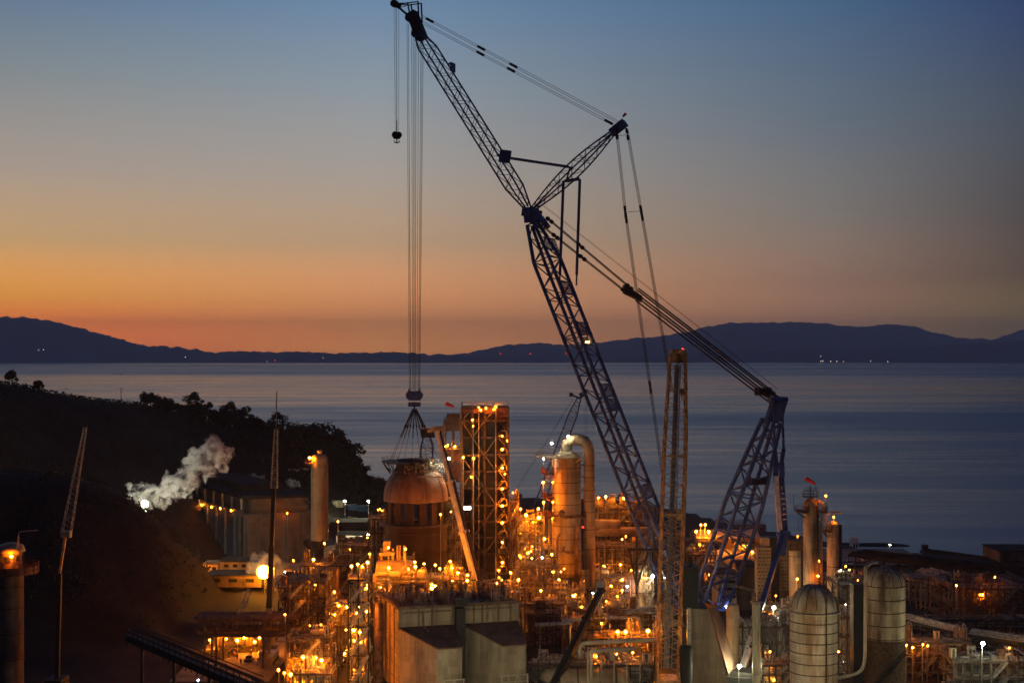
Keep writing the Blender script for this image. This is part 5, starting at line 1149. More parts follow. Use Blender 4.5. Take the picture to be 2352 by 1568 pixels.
for u in (876,902,913,918,928): mb.tube(P(u,1285,446), P(u,1262 if u < 905 else 1252,446), .4, 8)
for u in (876,902): mb.path([P(u,1262,446), P(u,1262,446)+Vector((0,0,.5))], .4, 8)
mb.path([P(880,1268,445), P(902,1268,445), P(902,1285,445)], .45, 8, 1); part('riser', mb, M['vessel'], o)
module('upper_gantry', 'small orange gantry with pipes above the heater', 'heater gantry', 870, 948, 448, 8, (1286,), 5, 'steel', 'pipe', 2, 14, 2, 0, ('buff','tan'), .9)
# B: open steel tower left of the bunker
module('steel_tower', 'open dark steel tower with glowing decks left of the concrete bunker', 'open steel tower', 800, 846, 352, 9, (1332, 1382, 1440, 1505), 3, 'bsteel', 'pipe', 3, 36, 5, 2, ('buff','tan','cream'), .8)
module('process_unit', 'low orange lit frame with bent silver pipes left of the open steel tower', 'left pipe frame', 748, 800, 372, 12, (1395, 1440), 4, 'steel', 'pipe', 4, 40, 4, 1, ('buff','cream'), .8)
module('process_unit', 'dim brown frame with few lamps between mobile crane and open steel tower', 'dim brown frame', 662, 748, 378, 14, (1340, 1375, 1415, 1470), 6, 'brown', 'pipe2', 5, 70, 9, 0, ('brown','rusty','grey'), 1)
module('process_unit', 'dark low frame under the brown column', 'frame below brown column', 690, 800, 470, 18, (1300, 1330), 7, 'brown', 'pipe2', 6, 60, 8, 0, ('brown','rusty'), 1.2)
module('process_unit', 'dark frame with tanks behind the heater platform at left', 'dark rear frame', 770, 880, 520, 20, (1255, 1290), 7, 'brown', 'pipe2', 7, 50, 6, 0, ('brown','rusty'), 1.4)
# C: dense unit behind the bunker
module('process_unit', 'crowded frame of stubs and lamps behind the bunker roof at left', 'frame behind bunker left', 862, 985, 392, 14, (1372, 1395), 8, 'steel', 'pipe', 8, 80, 10, 1, ('buff','grey','tan'), .8)
module('process_unit', 'crowded frame of glowing stubs behind the bunker roof at right', 'frame behind bunker right', 1060, 1206, 392, 14, (1362, 1392), 10, 'steel', 'pipe', 9, 90, 12, 3, ('buff','cream','tan'), .8)
module('process_unit', 'orange lit railed frame at the foot of the telescopic boom', 'frame under telescopic boom', 985, 1066, 415, 14, (1332, 1362), 6, 'steel', 'pipe', 10, 60, 8, 2, ('buff','cream','tan'), .9)
mb = MB(); r2 = random.Random(77)
# E: frames between tower and fat column
module('process_unit', 'tall narrow frame packed with lamps between the tower and fat column', 'frame beside fat column', 1186, 1250, 476, 15, (1195, 1222, 1250, 1276, 1305, 1335), 4, 'steel', 'pipe2', 12, 100, 13, 2, ('buff','tan','rusty'), 1)
module('process_unit', 'bright orange frame with tanks in front of the fat column', 'frame before fat column', 1176, 1286, 440, 16, (1305, 1345, 1372), 7, 'steel', 'pipe', 13, 110, 13, 2, ('buff','tan','cream'), 1.1)
module('process_unit', 'orange frame with a box tank beneath the fat column', 'frame under fat column', 1240, 1345, 428, 12, (1362, 1388), 7, 'steel', 'pipe', 14, 70, 9, 1, ('buff','tan','cream'), 1.1)
# G: right of the fat column
module('tank_deck', 'high deck with lamps and an orange drum right of the fat column', 'high tank deck', 1356, 1500, 505, 18, (1166, 1200, 1232), 8, 'brown', 'pipe2', 15, 90, 9, 0, ('tan','rusty','brown'), 1.6)
module('process_unit', 'dim frame of pipes below the high tank deck', 'frame below tank deck', 1350, 1520, 470, 16, (1258, 1296, 1328, 1358), 9, 'brown', 'pipe2', 16, 150, 14, 0, ('tan','rusty','brown','buff'), 1.2)
module('process_unit', 'orange lit frame with railings left of the orange crane', 'frame left of orange crane', 1385, 1500, 430, 12, (1328, 1362), 8, 'steel', 'pipe', 17, 80, 9, 1, ('buff','tan','cream'), .9)
# H/I: pipe racks in the foreground
module('pipe_rack', 'long low pipe rack running right from the bunker', 'long pipe rack', 1205, 1520, 398, 10, (1410,), 14, 'brown', 'pipe2', 18, 70, 9, 0, ('brown','tan','grey'), 1.3, brace=.3, catname='pipe rack')
module('pipe_rack', 'dark pipe rack with three orange lamps before the orange crane', 'lamp-lit pipe rack', 1340, 1522, 375, 9, (1462,), 9, 'brown', 'pipe2', 19, 60, 8, 0, ('brown','red' if False else 'rusty','grey'), 1, brace=.3, catname='pipe rack')
module('pipe_rack', 'greenish grey pipe rack at the bottom right of the bunker', 'bottom pipe rack', 1210, 1500, 350, 10, (1528,), 12, 'brown', 'pipe', 20, 90, 8, 0, ('grey','cream','silver'), 1.2, brace=.3, catname='pipe rack')
# K: between mast and silos
module('process_unit', 'dark frame of vessels below the plant building', 'frame left of pale silo', 1690, 1815, 372, 14, (1440, 1478, 1520), 9, 'brown', 'pipe', 21, 120, 13, 1, ('grey','cream','brown'), .9, kind='dimw')
module('process_unit', 'low cluttered frame in front of the studded towers', 'frame before studded towers', 1745, 1830, 405, 12, (1400, 1430), 6, 'brown', 'pipe2', 22, 60, 6, 0, ('grey','tan','brown'), .9)
module('process_unit', 'cluttered frame seen between the two silos', 'frame between silos', 1926, 1986, 362, 14, (1345, 1385, 1420, 1462, 1500), 4, 'brown', 'pipe', 23, 90, 12, 1, ('grey','cream','silver','tan'), .9, kind='dimw')
module('process_unit', 'dark frame behind the silos under the parked white cars', 'frame behind silos', 1890, 2000, 450, 14, (1330, 1352), 7, 'brown', 'pipe2', 24, 60, 7, 0, ('grey','brown'), 1)
# M: racks on the right
module('pipe_rack', 'tall pale-legged pipe rack right of the rusted silo', 'pale-legged rack', 2090, 2230, 470, 12, (1330, 1352), 12, 'galv', 'pipe', 25, 60, 4, 0, ('grey','cream'), 1, brace=.4, catname='pipe rack')
module('pipe_rack', 'wide rack glowing dull orange at the right edge', 'dull orange rack', 2190, 2380, 430, 26, (1352, 1392, 1432), 14, 'red', 'pipe2', 26, 160, 14, 1, ('tan','rusty','brown'), 1, brace=.5, kind='sodlow', catname='pipe rack')
module('pipe_rack', 'low rack with bright burners at the foot of the rusted silo', 'burner rack', 2080, 2230, 362, 10, (1478, 1508), 9, 'brown', 'pipe2', 27, 80, 10, 0, ('tan','rusty','buff'), .9, catname='pipe rack')
module('pipe_rack', 'dark rack in the bottom right corner under the white flood', 'corner rack', 2190, 2380, 345, 12, (1520, 1555), 10, 'brown', 'pipe', 28, 80, 9, 0, ('grey','brown','cream'), 1, catname='pipe rack')
module('pipe_rack', 'dark girder rack crossing right of the rusted silo at half height', 'girder rack', 2080, 2380, 395, 8, (1424, 1442), 14, 'bsteel', 'pipe2', 29, 30, 2, 0, ('grey','brown'), 1, brace=.3, catname='pipe rack', deckf=.3)
module('process_unit', 'low dark frame of pipes below the pipe rack by the mobile crane', 'frame right of work yard', 660, 760, 352, 12, (1470, 1510), 7, 'brown', 'pipe2', 30, 80, 9, 0, ('brown','rusty','buff'), 1)
module('process_unit', 'low frame behind the hopper tower left of the blue mast foot', 'frame behind blue mast', 1580, 1650, 470, 14, (1275, 1310, 1345), 5, 'brown', 'pipe2', 31, 60, 6, 0, ('grey','brown','cream'), 1)
module('process_unit', 'dark open frame between navy boom and orange crane', 'frame between cranes', 1440, 1540, 520, 16, (1215, 1250, 1285), 6, 'bsteel', 'pipe2', 32, 50, 5, 0, ('grey','brown'), 1.2)
for (a, b_, lab) in (((1462,1230),(1462,1430),''), ):
    mb = MB(); D = 425
    for (p, q) in (((1445,1262),(1462,1348)),((1490,1262),(1462,1348)),((1462,1230),(1462,1420)),((1500,1240),(1530,1330)),((1440,1262),(1530,1262))): mb.tube(P(*p,D), P(*q,D), .38, 6)
    mb.tube(P(1462,1348,D), Vector((PX(1462,D),D,0)), .45, 6); mb.tube(P(1530,1330,D), Vector((PX(1530,D),D,0)), .35, 6)
    single('derrick_leg', mb, M['bsteel'], 'black Y-shaped derrick legs left of the orange crane', 'derrick')

module('process_unit', 'dim brown unit of ducts left of the drum and behind the heater', 'unit left of drum', 846, 905, 486, 12, (1192, 1225, 1262), 5, 'brown', 'pipe2', 40, 60, 6, 0, ('brown','rusty','tan'), 1.2)
module('process_unit', 'orange lit unit of steps and pipes between drum and tower', 'unit between drum and tower', 1000, 1062, 478, 10, (1165, 1200, 1240, 1285, 1320), 4, 'steel', 'pipe2', 41, 70, 9, 1, ('buff','tan','rusty'), 1, kind='dim')
module('process_unit', 'slim lit unit hugging the right side of the tower', 'unit at tower side', 1170, 1192, 484, 10, (1155, 1195, 1240, 1290), 3, 'red', 'pipe2', 42, 30, 4, 1, ('rusty','tan'), .9, kind='dim')
module('process_unit', 'glowing unit of small tanks between bunker and long pipe rack', 'unit right of bunker', 1206, 1300, 405, 10, (1388, 1412), 7, 'steel', 'pipe', 43, 80, 9, 2, ('buff','cream','tan'), .8)
module('process_unit', 'dark tangle of pipes behind the dark telescopic boom', 'tangle behind dark boom', 1290, 1400, 385, 10, (1425, 1448), 8, 'brown', 'pipe2', 44, 80, 8, 1, ('rusty','brown','grey'), .9, kind='sodlow')
module('process_unit', 'low lit unit left of the work yard below the buff building', 'unit below buff building', 640, 700, 450, 10, (1350, 1375), 5, 'brown', 'pipe2', 45, 40, 5, 1, ('brown','rusty'), 1, kind='dim')
module('process_unit', 'brown unit between studded towers and orange crane in the distance', 'distant unit by car park', 1480, 1600, 560, 14, (1248, 1268), 8, 'brown', 'pipe2', 46, 60, 6, 1, ('brown','grey','tan'), 1.2, kind='dim')
module('process_unit', 'bright corner unit at the bottom edge left of the bunker', 'bright corner unit', 672, 762, 338, 8, (1548,), 6, 'steel', 'pipe', 47, 40, 6, 3, ('buff','cream','tan'), .8, kind='big')
module('process_unit', 'small grey unit in front of the left silo and the cream vessel', 'unit by cream vessel', 1752, 1812, 345, 8, (1528, 1550), 5, 'brown', 'pipe', 48, 40, 5, 1, ('grey','rusty'), .7, kind='sodlow')
# stubs (vertical vent pipes) behind the bunker roof, each cluster one manifold
def manifold(label, u0, u1, v0, v1, D, n, matn, seed):
    r2 = random.Random(seed); o = thing('vent_manifold', label, 'manifold', (PX((u0+u1)/2,D), D, PZ(v1,D))); mb = MB()
    for i in range(n):
        u = r2.uniform(u0,u1); d = D+r2.uniform(0,8); z0 = PZ(v1,D); mb.tube((PX(u,D),d,z0),(PX(u,D),d,PZ(r2.uniform(v0,v1-8),D)), r2.uniform(.12,.32), 7)
    part('vent_pipe', mb, M[matn], o); mb = MB(); mb.tube((PX(u0,D),D+4,PZ(v1,D)),(PX(u1,D),D+4,PZ(v1,D)),.4,8); mb.box((PX((u0+u1)/2,D),D+4,PZ(v1,D)-.6),(px(u1-u0,D),8,.4)); 
    for s_ in (.1,.5,.9): x_ = PX(u0+(u1-u0)*s_,D); mb.beam((x_,D+4,0),(x_,D+4,PZ(v1,D)),.4)
    part('header', mb, M['pipe2'], o)
manifold('row of glowing upright vents behind the right half of the bunker roof', 1078, 1198, 1352, 1386, 380, 46, 'vessel', 3)
manifold('row of dim upright vents behind the left half of the bunker roof', 866, 1010, 1362, 1390, 380, 44, 'pipe2', 4)
manifold('row of orange lit vents behind the telescopic boom foot', 1030, 1092, 1318, 1345, 418, 22, 'vessel', 5)

# individual vessels and pipes
D = 350; o = thing('horizontal_drum', 'large pale horizontal drum with ring bands at the bottom edge', 'drum', (PX(1330,D), D, 0)); mb = MB()
mb.lathe((PX(1340,D),D,PZ(1590,D)+2), [(.1,-11),(2.8,-10.5),(4.0,-9),(4.3,-7),(4.3,9),(3.6,11),(.1,12)], 28, axis='x'); part('shell', mb, M['tan'], o); mb = MB()
for k in (-6,-1.5,4,8): mb.lathe((PX(1340,D)+k,D,PZ(1590,D)+2), [(4.32,-.12),(4.45,-.12),(4.45,.12),(4.32,.12)], 28, axis='x')
part('band', mb, M['bsteel'], o)
D = 345; mb = MB(); mb.path([P(1332,1505,D), P(1332,1482,D), P(1340,1476,D), P(1505,1468,D+8)], .55, 10, 1.2); q = [P(1350+k*30,1480,D+1) for k in range(5)]
for p in q: mb.tube((p.x,p.y,0),(p.x,p.y,p.z-.4),.18,5)
single('pipeline', mb, M['cladw'], 'pale pipe bending up and running right at the bottom of the plant, upper of two', 'pipeline')
mb = MB(); mb.path([P(1357,1508,D-3), P(1357,1497,D-3), P(1362,1494,D-3), P(1460,1489,D+2)], .55, 10, 1.0); mb.path([P(1404,1515,D-2),P(1404,1494,D-2)], .5, 8); mb.tube((PX(1357,D),D-3,0),P(1357,1508,D-3),.4,6)
single('pipeline', mb, M['cladw'], 'pale square-cornered pipe below the longer one at bottom centre right', 'pipeline')
D = 360; mb = MB()
for u in (1373,1380): mb.path([P(u,1365,D), P(u,1400,D), P(u+4,1405,D)], .28, 8, .6)
for (a, b_) in (((1290,1424),(1360,1421)), ((1395,1416),(1440,1418)), ((1435,1408),(1500,1392)), ((1230,1434),(1310,1430))): mb.tube(P(*a,D), P(*b_,D), .42, 8)
mb.path([P(1440,1417,D),P(1470,1416,D),P(1471,1470,D)], .25, 8, .8)
for u in (1240,1310,1400,1450,1500): mb.tube(Vector((PX(u,D),D,0)), P(u,1432,D), .2, 5)
single('pipework', mb, M['pipe'], 'cluster of silver pipes crossing the dark middle ground right of the bunker', 'pipework')
mb = MB(); mb.box((PX(1287,432),432,PZ(1384,432)), (px(28,432),6,px(36,432))); bx = single('box_tank', mb, M['vessel'], 'square buff box tank glowing orange below the fat column', 'tank')
D = 455; o = thing('lit_shelter', 'white-green lit open shelter right of the fat column', 'shelter', (PX(1383,D),D,PZ(1345,D))); mb = MB(); mb.box((PX(1381,D),D+2,PZ(1309,D)), (px(26,D),5,.5)); mb.box((PX(1381,D),D+4.5,PZ(1322,D)), (px(26,D),.3,px(26,D))); part('roof', mb, M['white'], o); mb = MB()
mb.lathe((PX(1384,D),D+2,0), [(1.3,PZ(1345,D)),(1.3,PZ(1320,D)),(.9,PZ(1316,D)),(.1,PZ(1315,D))], 16); part('vessel', mb, M['white'], o); mb = MB()
for u in (1369,1394): mb.beam(P(u,1362,D),P(u,1309,D),.3)
mb.handrail([P(1355,1345,D),P(1394,1345,D)],1.2,.06,1.5)
for u in (1338,1342,1347,1351): mb.tube(P(u,1350,D),P(u,1308,D),.4,8)
part('frame', mb, M['galv'], o)
D = 506; o = thing('horizontal_drum', 'orange lit round drum on the high deck right of the fat column', 'drum', (PX(1370,D),D,PZ(1162,D))); mb = MB(); mb.lathe((PX(1368,D),D+4,PZ(1155,D)), [(.1,-3.4),(1.6,-3),(2.2,-2),(2.2,2),(1.6,3),(.1,3.4)], 18, axis='x'); part('shell', mb, M['tan'], o); mb = MB(); mb.box((PX(1368,D),D+4,PZ(1161,D)), (3,2.5,1.6)); part('saddle', mb, M['red'], o)
D = 500; 
for k, (ua, ub, v, lab) in enumerate(((1362,1420,1203,'pinkish horizontal tank under the high deck, upper of two'), (1372,1500,1219,'long dim horizontal tank under the high deck, lower of two'))):
    o = thing('horizontal_tank', lab, 'tank', (PX((ua+ub)/2,D),D,PZ(v+10,D))); mb = MB(); L = px(ub-ua,D); r = 1.9-.2*k; mb.lathe((PX((ua+ub)/2,D),D-2,PZ(v,D)), [(.1,-L/2-1),(r*.7,-L/2-.6),(r,-L/2),(r,L/2),(r*.7,L/2+.6),(.1,L/2+1)], 18, axis='x'); part('shell', mb, M['tan'], o); mb = MB()
    for s_ in (-.3,.3): mb.box((PX((ua+ub)/2,D)+L*s_,D-2,PZ(v,D)-r-.3),(.5,r*1.6,1.4))
    part('saddle', mb, M['brown'], o)
D = 430; o = thing('storage_tank', 'small round tank with a glowing orange dome left of the white work light', 'tank', (PX(1462,D),D,0)); mb = MB(); mb.lathe((PX(1462,D),D+3,0), [(3.0,0),(3.0,PZ(1325,D)),(2.2,PZ(1317,D)),(.1,PZ(1314,D))], 22); part('shell', mb, M['vessel'], o); mb = MB(); mb.handrail([(PX(1462,D)+3*math.cos(k*.5),D+3+3*math.sin(k*.5),PZ(1325,D)) for k in range(12)],1.1,.05,1.5,True); part('railing', mb, M['galv'], o)
# box tanks/tank left: heat exchangers in left dim area
mb = MB(); mb.box((PX(763,440),440,PZ(1330,440)), (px(26,440),6,px(50,440))); mb.box((PX(763,440),440,PZ(1358,440)/2), (px(34,440),7,PZ(1358,440))); single('concrete_box', mb, M['conc2'], 'brown concrete box tower between brown column and heater platform', 'tower')

# right pipe bridges over the shore
def rack(label, pts, n, w, h, matn, legs=10, name='pipe_bridge'):
    o = thing(name, label, 'pipe bridge', pts[0]); mb = MB(); p, q = pts; a = (q-p).normalized(); s_ = Vector((-a.y, a.x, 0)).normalized()
    for i in range(n): off = s_*(w*(i/(n-1)-.5))+Vector((0,0,.5+.3*(i%3))); mb.tube(p+off, q+off, .22+.1*(i%3), 7)
    part('pipe', mb, M[matn], o); mb = MB()
    for sd_ in (-.5,.5):
        mb.beam(p+s_*w*sd_, q+s_*w*sd_, .5, .7); mb.beam(p+s_*w*sd_+Vector((0,0,-h)), q+s_*w*sd_+Vector((0,0,-h)), .35, .45)
    L = (q-p).length; k = int(L/5)
    for i in range(k):
        c = p.lerp(q, i/k); d = p.lerp(q, (i+1)/k)
        for sd_ in (-.5,.5): mb.tube(c+s_*w*sd_, d+s_*w*sd_+Vector((0,0,-h)) if i%2 else d+s_*w*sd_, .12, 4); mb.beam(c+s_*w*sd_, c+s_*w*sd_+Vector((0,0,-h)), .22)
        mb.beam(c-s_*w*.5, c+s_*w*.5, .25)
    part('truss', mb, M['bsteel'], o)
    for i in range(legs):
        mb = MB(); c = p.lerp(q, (i+.5)/legs)
        for sd_ in (-.5,.5): mb.beam((c+s_*w*sd_).to_tuple()[:2]+(-8,), c+s_*w*sd_, .4)
        mb.beam(c-s_*w*.5+Vector((0,0,-h-.6)), c+s_*w*.5+Vector((0,0,-h-.6)), .35); part('trestle', mb, M['bsteel'], o)
    return o
rack('broad dark pipe bridge running to the right edge above the shore, upper one', [P(1965,1272,545), P(2400,1322,490)], 9, 10, 2.2, 'roof', 12)
rack('dark pipe bridge over the water with a box at its end', [P(2124,1266,610), P(2420,1306,540)], 5, 5, 1.6, 'roof', 8)
mb = MB(); c_ = P(2124,1266,608); mb.box(c_+Vector((0,0,1)), (2.4,2.4,4)); single('end_cabin', mb, M['bsteel'], 'small black cabin at the tip of the bridge over the water', 'cabin')
rack('pale pipe bridge slanting down right of the rusted silo', [P(2070,1368-40,480), P(2200,1352,462)], 4, 4, 1.2, 'cream', 7)
rack('dark slanting pipe bridge at half height right of the rusted silo', [P(2075,1418,400), P(2210,1452,380)], 5, 4, 1.4, 'pipe', 6)
rack('long pale-topped bridge sloping to the right edge below the broad one', [P(2120,1312,500), P(2400,1392,435)], 6, 6, 1.6, 'cladw', 10)
rack('thin pipe bridge at the lower right edge behind the white flood', [P(2230,1455,372), P(2400,1480,360)], 4, 4, 1.4, 'pipe', 5)
# light grey leg stands
for i, (u, v0_, v1_, D) in enumerate(((2111,1338,1382,462),(2120,1338,1384,460),(2130,1336,1384,458),(2152,1338,1372,455),(2264,1328,1352,440),(2206,1350,1400,430))):
    mb = MB(); x_ = PX(u,D); mb.tube((x_-.9,D,0),(x_-.9,D,PZ(v0_,D)),.16,5); mb.tube((x_+.9,D,0),(x_+.9,D,PZ(v0_,D)),.16,5)
    z_ = 1.0
    while z_ < PZ(v0_,D): mb.tube((x_-.9,D,z_),(x_+.9,D,z_),.1,4); z_ += 2.2
    o = single('pipe_stand', mb, M['cladw'], 'pale H-shaped pipe stand, %s from the left, below the pale pipe bridge' % ORD[[0,1,2,3,5,4][i]], 'pipe stand', group='pale pipe stands right of the silos')

# ---------------------------------------------------------------- paved areas
M['pave'] = mat('worn_concrete_paving', (.30,.26,.20), .9, 0, .12, .5, (.16,.13,.10), False, .1, .2, 1.2)
def paving(u0, u1, v0, v1, nm='pavement', mt='pave', zz=.45):
    Da, Db = H*F/(v1-V0), H*F/(v0-V0); mb = MB(); n = 12; vs = []
    for j in range(n+1):
        D_ = Da+(Db-Da)*j/n
        for i in range(n+1): X = PX(u0, (Da+Db)/2)+(PX(u1,(Da+Db)/2)-PX(u0,(Da+Db)/2))*i/n; vs.append((X, D_, height(X,D_)*0+zz))
    mb.add(vs, [(j*(n+1)+i, j*(n+1)+i+1, (j+1)*(n+1)+i+1, (j+1)*(n+1)+i) for j in range(n) for i in range(n)]); return struct(nm, mb, M[mt])
paving(455, 665, 1450, 1568); paving(590, 760, 1235, 1315, 'pavement', 'pave', .40); paving(1560, 1790, 1236, 1312, 'pavement'); paving(1880, 2110, 1262, 1300, 'pavement'); paving(440, 640, 1318, 1352, 'pavement', 'pave', .35); paving(630, 700, 1335, 1360, 'pavement', 'pave', .5)
paving(770, 1540, 1340, 1440, 'plant_floor', 'pave', .3)
# ---------------------------------------------------------------- work yard at lower left
D = 372; yd = thing('pipe_gantry', 'dark gantry shelter over the glowing work yard at lower left', 'gantry', (PX(565,D), D, 0)); xa, xb = PX(470,D), PX(660,D); mb = MB()
for x_ in (xa, PX(497,D), PX(605,D), xb):
    for y_ in (D, D+9): mb.beam((x_,y_,0),(x_,y_,PZ(1424,D)),.5)
for v in (1424, 1452): 
    for y_ in (D, D+9): mb.beam((xa-2,y_,PZ(v,D)),(xb+1,y_,PZ(v,D)),.5,.6)
for i in range(12): x_ = xa+(xb-xa)*i/11; mb.beam((x_,D,PZ(1424,D)),(x_,D,PZ(1452,D)),.25); mb.tube((x_,D+9,PZ(1424,D)),(x_+(xb-xa)/11*(1 if i<11 else 0),D+9,PZ(1452,D)),.12,4)
part('steel_frame', mb, M['brown'], yd); mb = MB(); mb.box(((xa+xb)/2, D+4.5, PZ(1460,D)), (xb-xa, 9, .5)); mb.box(((xa+xb)/2, D+4.5, PZ(1421,D)), (xb-xa+4, 9.6, .4)); part('roof', mb, M['brown'], yd); mb = MB()
for k in range(5): mb.tube((xa-3,D+1+k*1.8,PZ(1419,D)),(xb+3,D+1+k*1.8,PZ(1419,D)),.3+.08*(k%2),8); mb.tube((xa-3,D+1+k*1.8,PZ(1448,D)),(xb+3,D+1+k*1.8,PZ(1448,D)),.22,8)
part('piping', mb, M['pipe2'], yd)
mb = MB(); mb.box((PX(560,402), 402, PZ(1475,402)), (px(140,402), 3, px(62,402))); o = single('workshop', mb, M['cladw'], 'pale workshop wall glowing yellow behind the work yard', 'workshop')
for u, h_ in ((508,1.5),(545,.5),(572,1.2),(598,.8)):
    D2 = 396; upright(PX(u,D2), D2, 0, 1.0, 5+h_, 'buff', 'glowing work yard')
# vehicles --------------------------------------------------------------
def make_car(paint, label, kind='car', tail=False, lights=False):
    o = thing('car' if kind == 'car' else 'pickup_truck', label, kind if kind == 'car' else 'pickup', (0,0,0)); mb = MB(); L, W = 4.6, 1.85
    prof = [(-2.3,.35),(-2.3,.85),(-2.1,.98),(-.0,1.0),(2.1,.92),(2.3,.75),(2.3,.35)]
    mb.add([(x_,-W/2,z_) for x_,z_ in prof]+[(x_,W/2,z_) for x_,z_ in prof], [tuple(range(7)), tuple(reversed(range(7,14)))]+[((i+1)%7,i,7+i,7+(i+1)%7) for i in range(7)]); 
    cb_ = [(-2.15,.98),(-1.7,1.5),(.4,1.52),(1.15,.97)] if kind == 'car' else [(-.7,.98),(-.5,1.72),(.7,1.72),(1.4,.97)]
    mb.add([(x_,-W/2+.05,z_) for x_,z_ in cb_[:1]]+[(x_,-W/2+.18,z_+.02) for x_,z_ in cb_[1:3]]+[(cb_[3][0],-W/2+.05,cb_[3][1])]+[(cb_[0][0],W/2-.05,cb_[0][1])]+[(x_,W/2-.18,z_+.02) for x_,z_ in cb_[1:3]]+[(cb_[3][0],W/2-.05,cb_[3][1])], [(1,2,6,5)])
    part('body', mb, M[paint], o); mb = MB()
    a = [Vector((x_,-W/2+.06,z_)) if i in (0,3) else Vector((x_,-W/2+.2,z_)) for i,(x_,z_) in enumerate(cb_)]; b_ = [Vector((q.x,-q.y,q.z)) for q in a]
    mb.add(a+b_, [(0,1,2,3),(7,6,5,4),(0,4,5,1),(3,2,6,7)]); part('window', mb, M['glass'], o)
    for sx in (-1.45,1.45):
        for sy in (-1,1): mb = MB(); mb.tube((sx,sy*(W/2-.2),.33),(sx,sy*(W/2+.03),.33),.34,12); part('wheel', mb, M['rubber'], o)
    for sy in (-1,1):
        mb = MB(); mb.box((2.3,sy*.65,.7),(.08,.36,.18)); part('headlight', mb, E['wht'] if lights else M['white'], o); mb = MB(); mb.box((-2.31,sy*.7,.78),(.08,.3,.2)); part('tail_light', mb, E['tail'] if tail else M['carr'], o)
    return o
P1 = make_car('carw', 'x'); P2 = make_car('cars', 'x'); P3 = make_car('carr', 'x', 'car', True); P4 = make_car('carb', 'x', 'pickup'); P5 = make_car('carw', 'x', 'pickup')
used = set()
def put(proto, u, v, rz, label, grp=None, D=None):
    D = D or H*F/(v-V0); loc = Vector((PX(u,D), D, height(PX(u,D),D)))
    if proto.name in used: o = copy_tree(proto, loc, rz)
    else: used.add(proto.name); o = proto; o.location = loc; o.rotation_euler = (0,0,rz); LOC[o.name] = loc
    o['label'] = label; o['group'] = grp or 'vehicles parked in the plant'
put(P1, 1949, 1296, R(-80), 'white car parked on the right below the cabins, right of the short column'); put(P2, 1936, 1296, R(-85), 'silver car just behind the short grey column'); 
put(P2, 1705, 1296, R(95), 'silver car parked left of the car with glowing tail lights'); put(P3, 1727, 1299, R(88), 'red car with glowing tail lights by the studded tower')
put(P5, 1640, 1308, R(10), 'white pickup behind the foot of the blue mast'); put(P1, 1672, 1318, R(5), 'white car behind the middle of the blue mast'); put(P4, 1560, 1312, R(0), 'black pickup seen through the orange crane lattice'); put(P5, 1694, 1307, R(0), 'white pickup nose-on just left of the silver car')
put(P1, 1990, 1287, R(20), 'white car under the greenish lamp beyond the silos'); put(P2, 2012, 1290, R(10), 'silver car behind the dome of the rusted silo'); put(P4, 572, 1520, R(90), 'black pickup parked in the glowing work yard'); put(P2, 600, 1507, R(100), 'silver car beside the mobile crane in the work yard')
put(P5, 655, 1352, R(15), 'white pickup by the cool white lamp right of the bright flood'); put(P4, 545, 1500, R(80), 'black pickup at the back of the work yard by the workshop wall')
put(P1, 2061, 1287, R(0), 'white car in the lit strip beyond the rusted silo, furthest right')
# people ----------------------------------------------------------------
def make_person(pose, top):
    bm = bmesh.new(); sk = bm.verts.layers.skin.verify()
    def vt(p, r):
        q = bm.verts.new(p); q[sk].radius = (r, r); return q
    st = pose
    pel = vt((0,0,.95), .15); ch = vt((0,.02,1.28), .17); nk = vt((0,.02,1.48), .075); hd_ = vt((0,0,1.66), .105); hd2 = vt((0,0,1.72), .09)
    for a, b_ in ((pel,ch),(ch,nk),(nk,hd_),(hd_,hd2)): bm.edges.new((a,b_))
    for s_, fw in ((-1, st), (1, -st)):
        hp_ = vt((s_*.11,0,.88), .11); kn = vt((s_*.12,-fw*.18,.5), .08); an = vt((s_*.12,-fw*.28+.06*abs(st),.09), .055); ft = vt((s_*.13,-fw*.28-.14,.05), .05); 
        sh = vt((s_*.2,.02,1.42), .075); el = vt((s_*.27,fw*.12+.02,1.13), .055); wr = vt((s_*.25,fw*.2-.1,.9), .045); hn = vt((s_*.245,fw*.2-.13,.8), .04)
        for a, b_ in ((pel,hp_),(hp_,kn),(kn,an),(an,ft),(ch,sh),(sh,el),(el,wr),(wr,hn)): bm.edges.new((a,b_))
    me = bpy.data.meshes.new('person_cage'); bm.to_mesh(me); bm.free(); o = bpy.data.objects.new('person_cage', me); COL.objects.link(o); me.skin_vertices[0].data[0].use_root = True
    o.modifiers.new('s','SKIN'); o.modifiers.new('d','SUBSURF').levels = 1; bpy.context.view_layer.update()
    m2 = bpy.data.meshes.new_from_object(o.evaluated_get(bpy.context.evaluated_depsgraph_get())); bpy.data.objects.remove(o)
    m2.materials.clear(); [m2.materials.append(M[k]) for k in (top,'skin','cloth')]
    for p in m2.polygons: p.material_index = 1 if (p.center.z > 1.53 or (p.center.z < .86 and abs(p.center.x) > .2)) else (2 if p.center.z < .92 else 0)
    r_ = thing('person', 'x', 'person', (0,0,0)); b2 = bpy.data.objects.new('body', m2); COL.objects.link(b2); b2.parent = r_; LOC[b2.name] = Vector((0,0,0))
    mb = MB(); mb.lathe((0,0,0), [(.17,1.70),(.14,1.71),(.125,1.78),(.07,1.85),(.01,1.87)], 14); part('hard_hat', mb, M['hat'], r_); return r_
pp = [make_person(0.0,'cloth'), make_person(1.0,'hivis'), make_person(.6,'cloth')]; usedp = set()
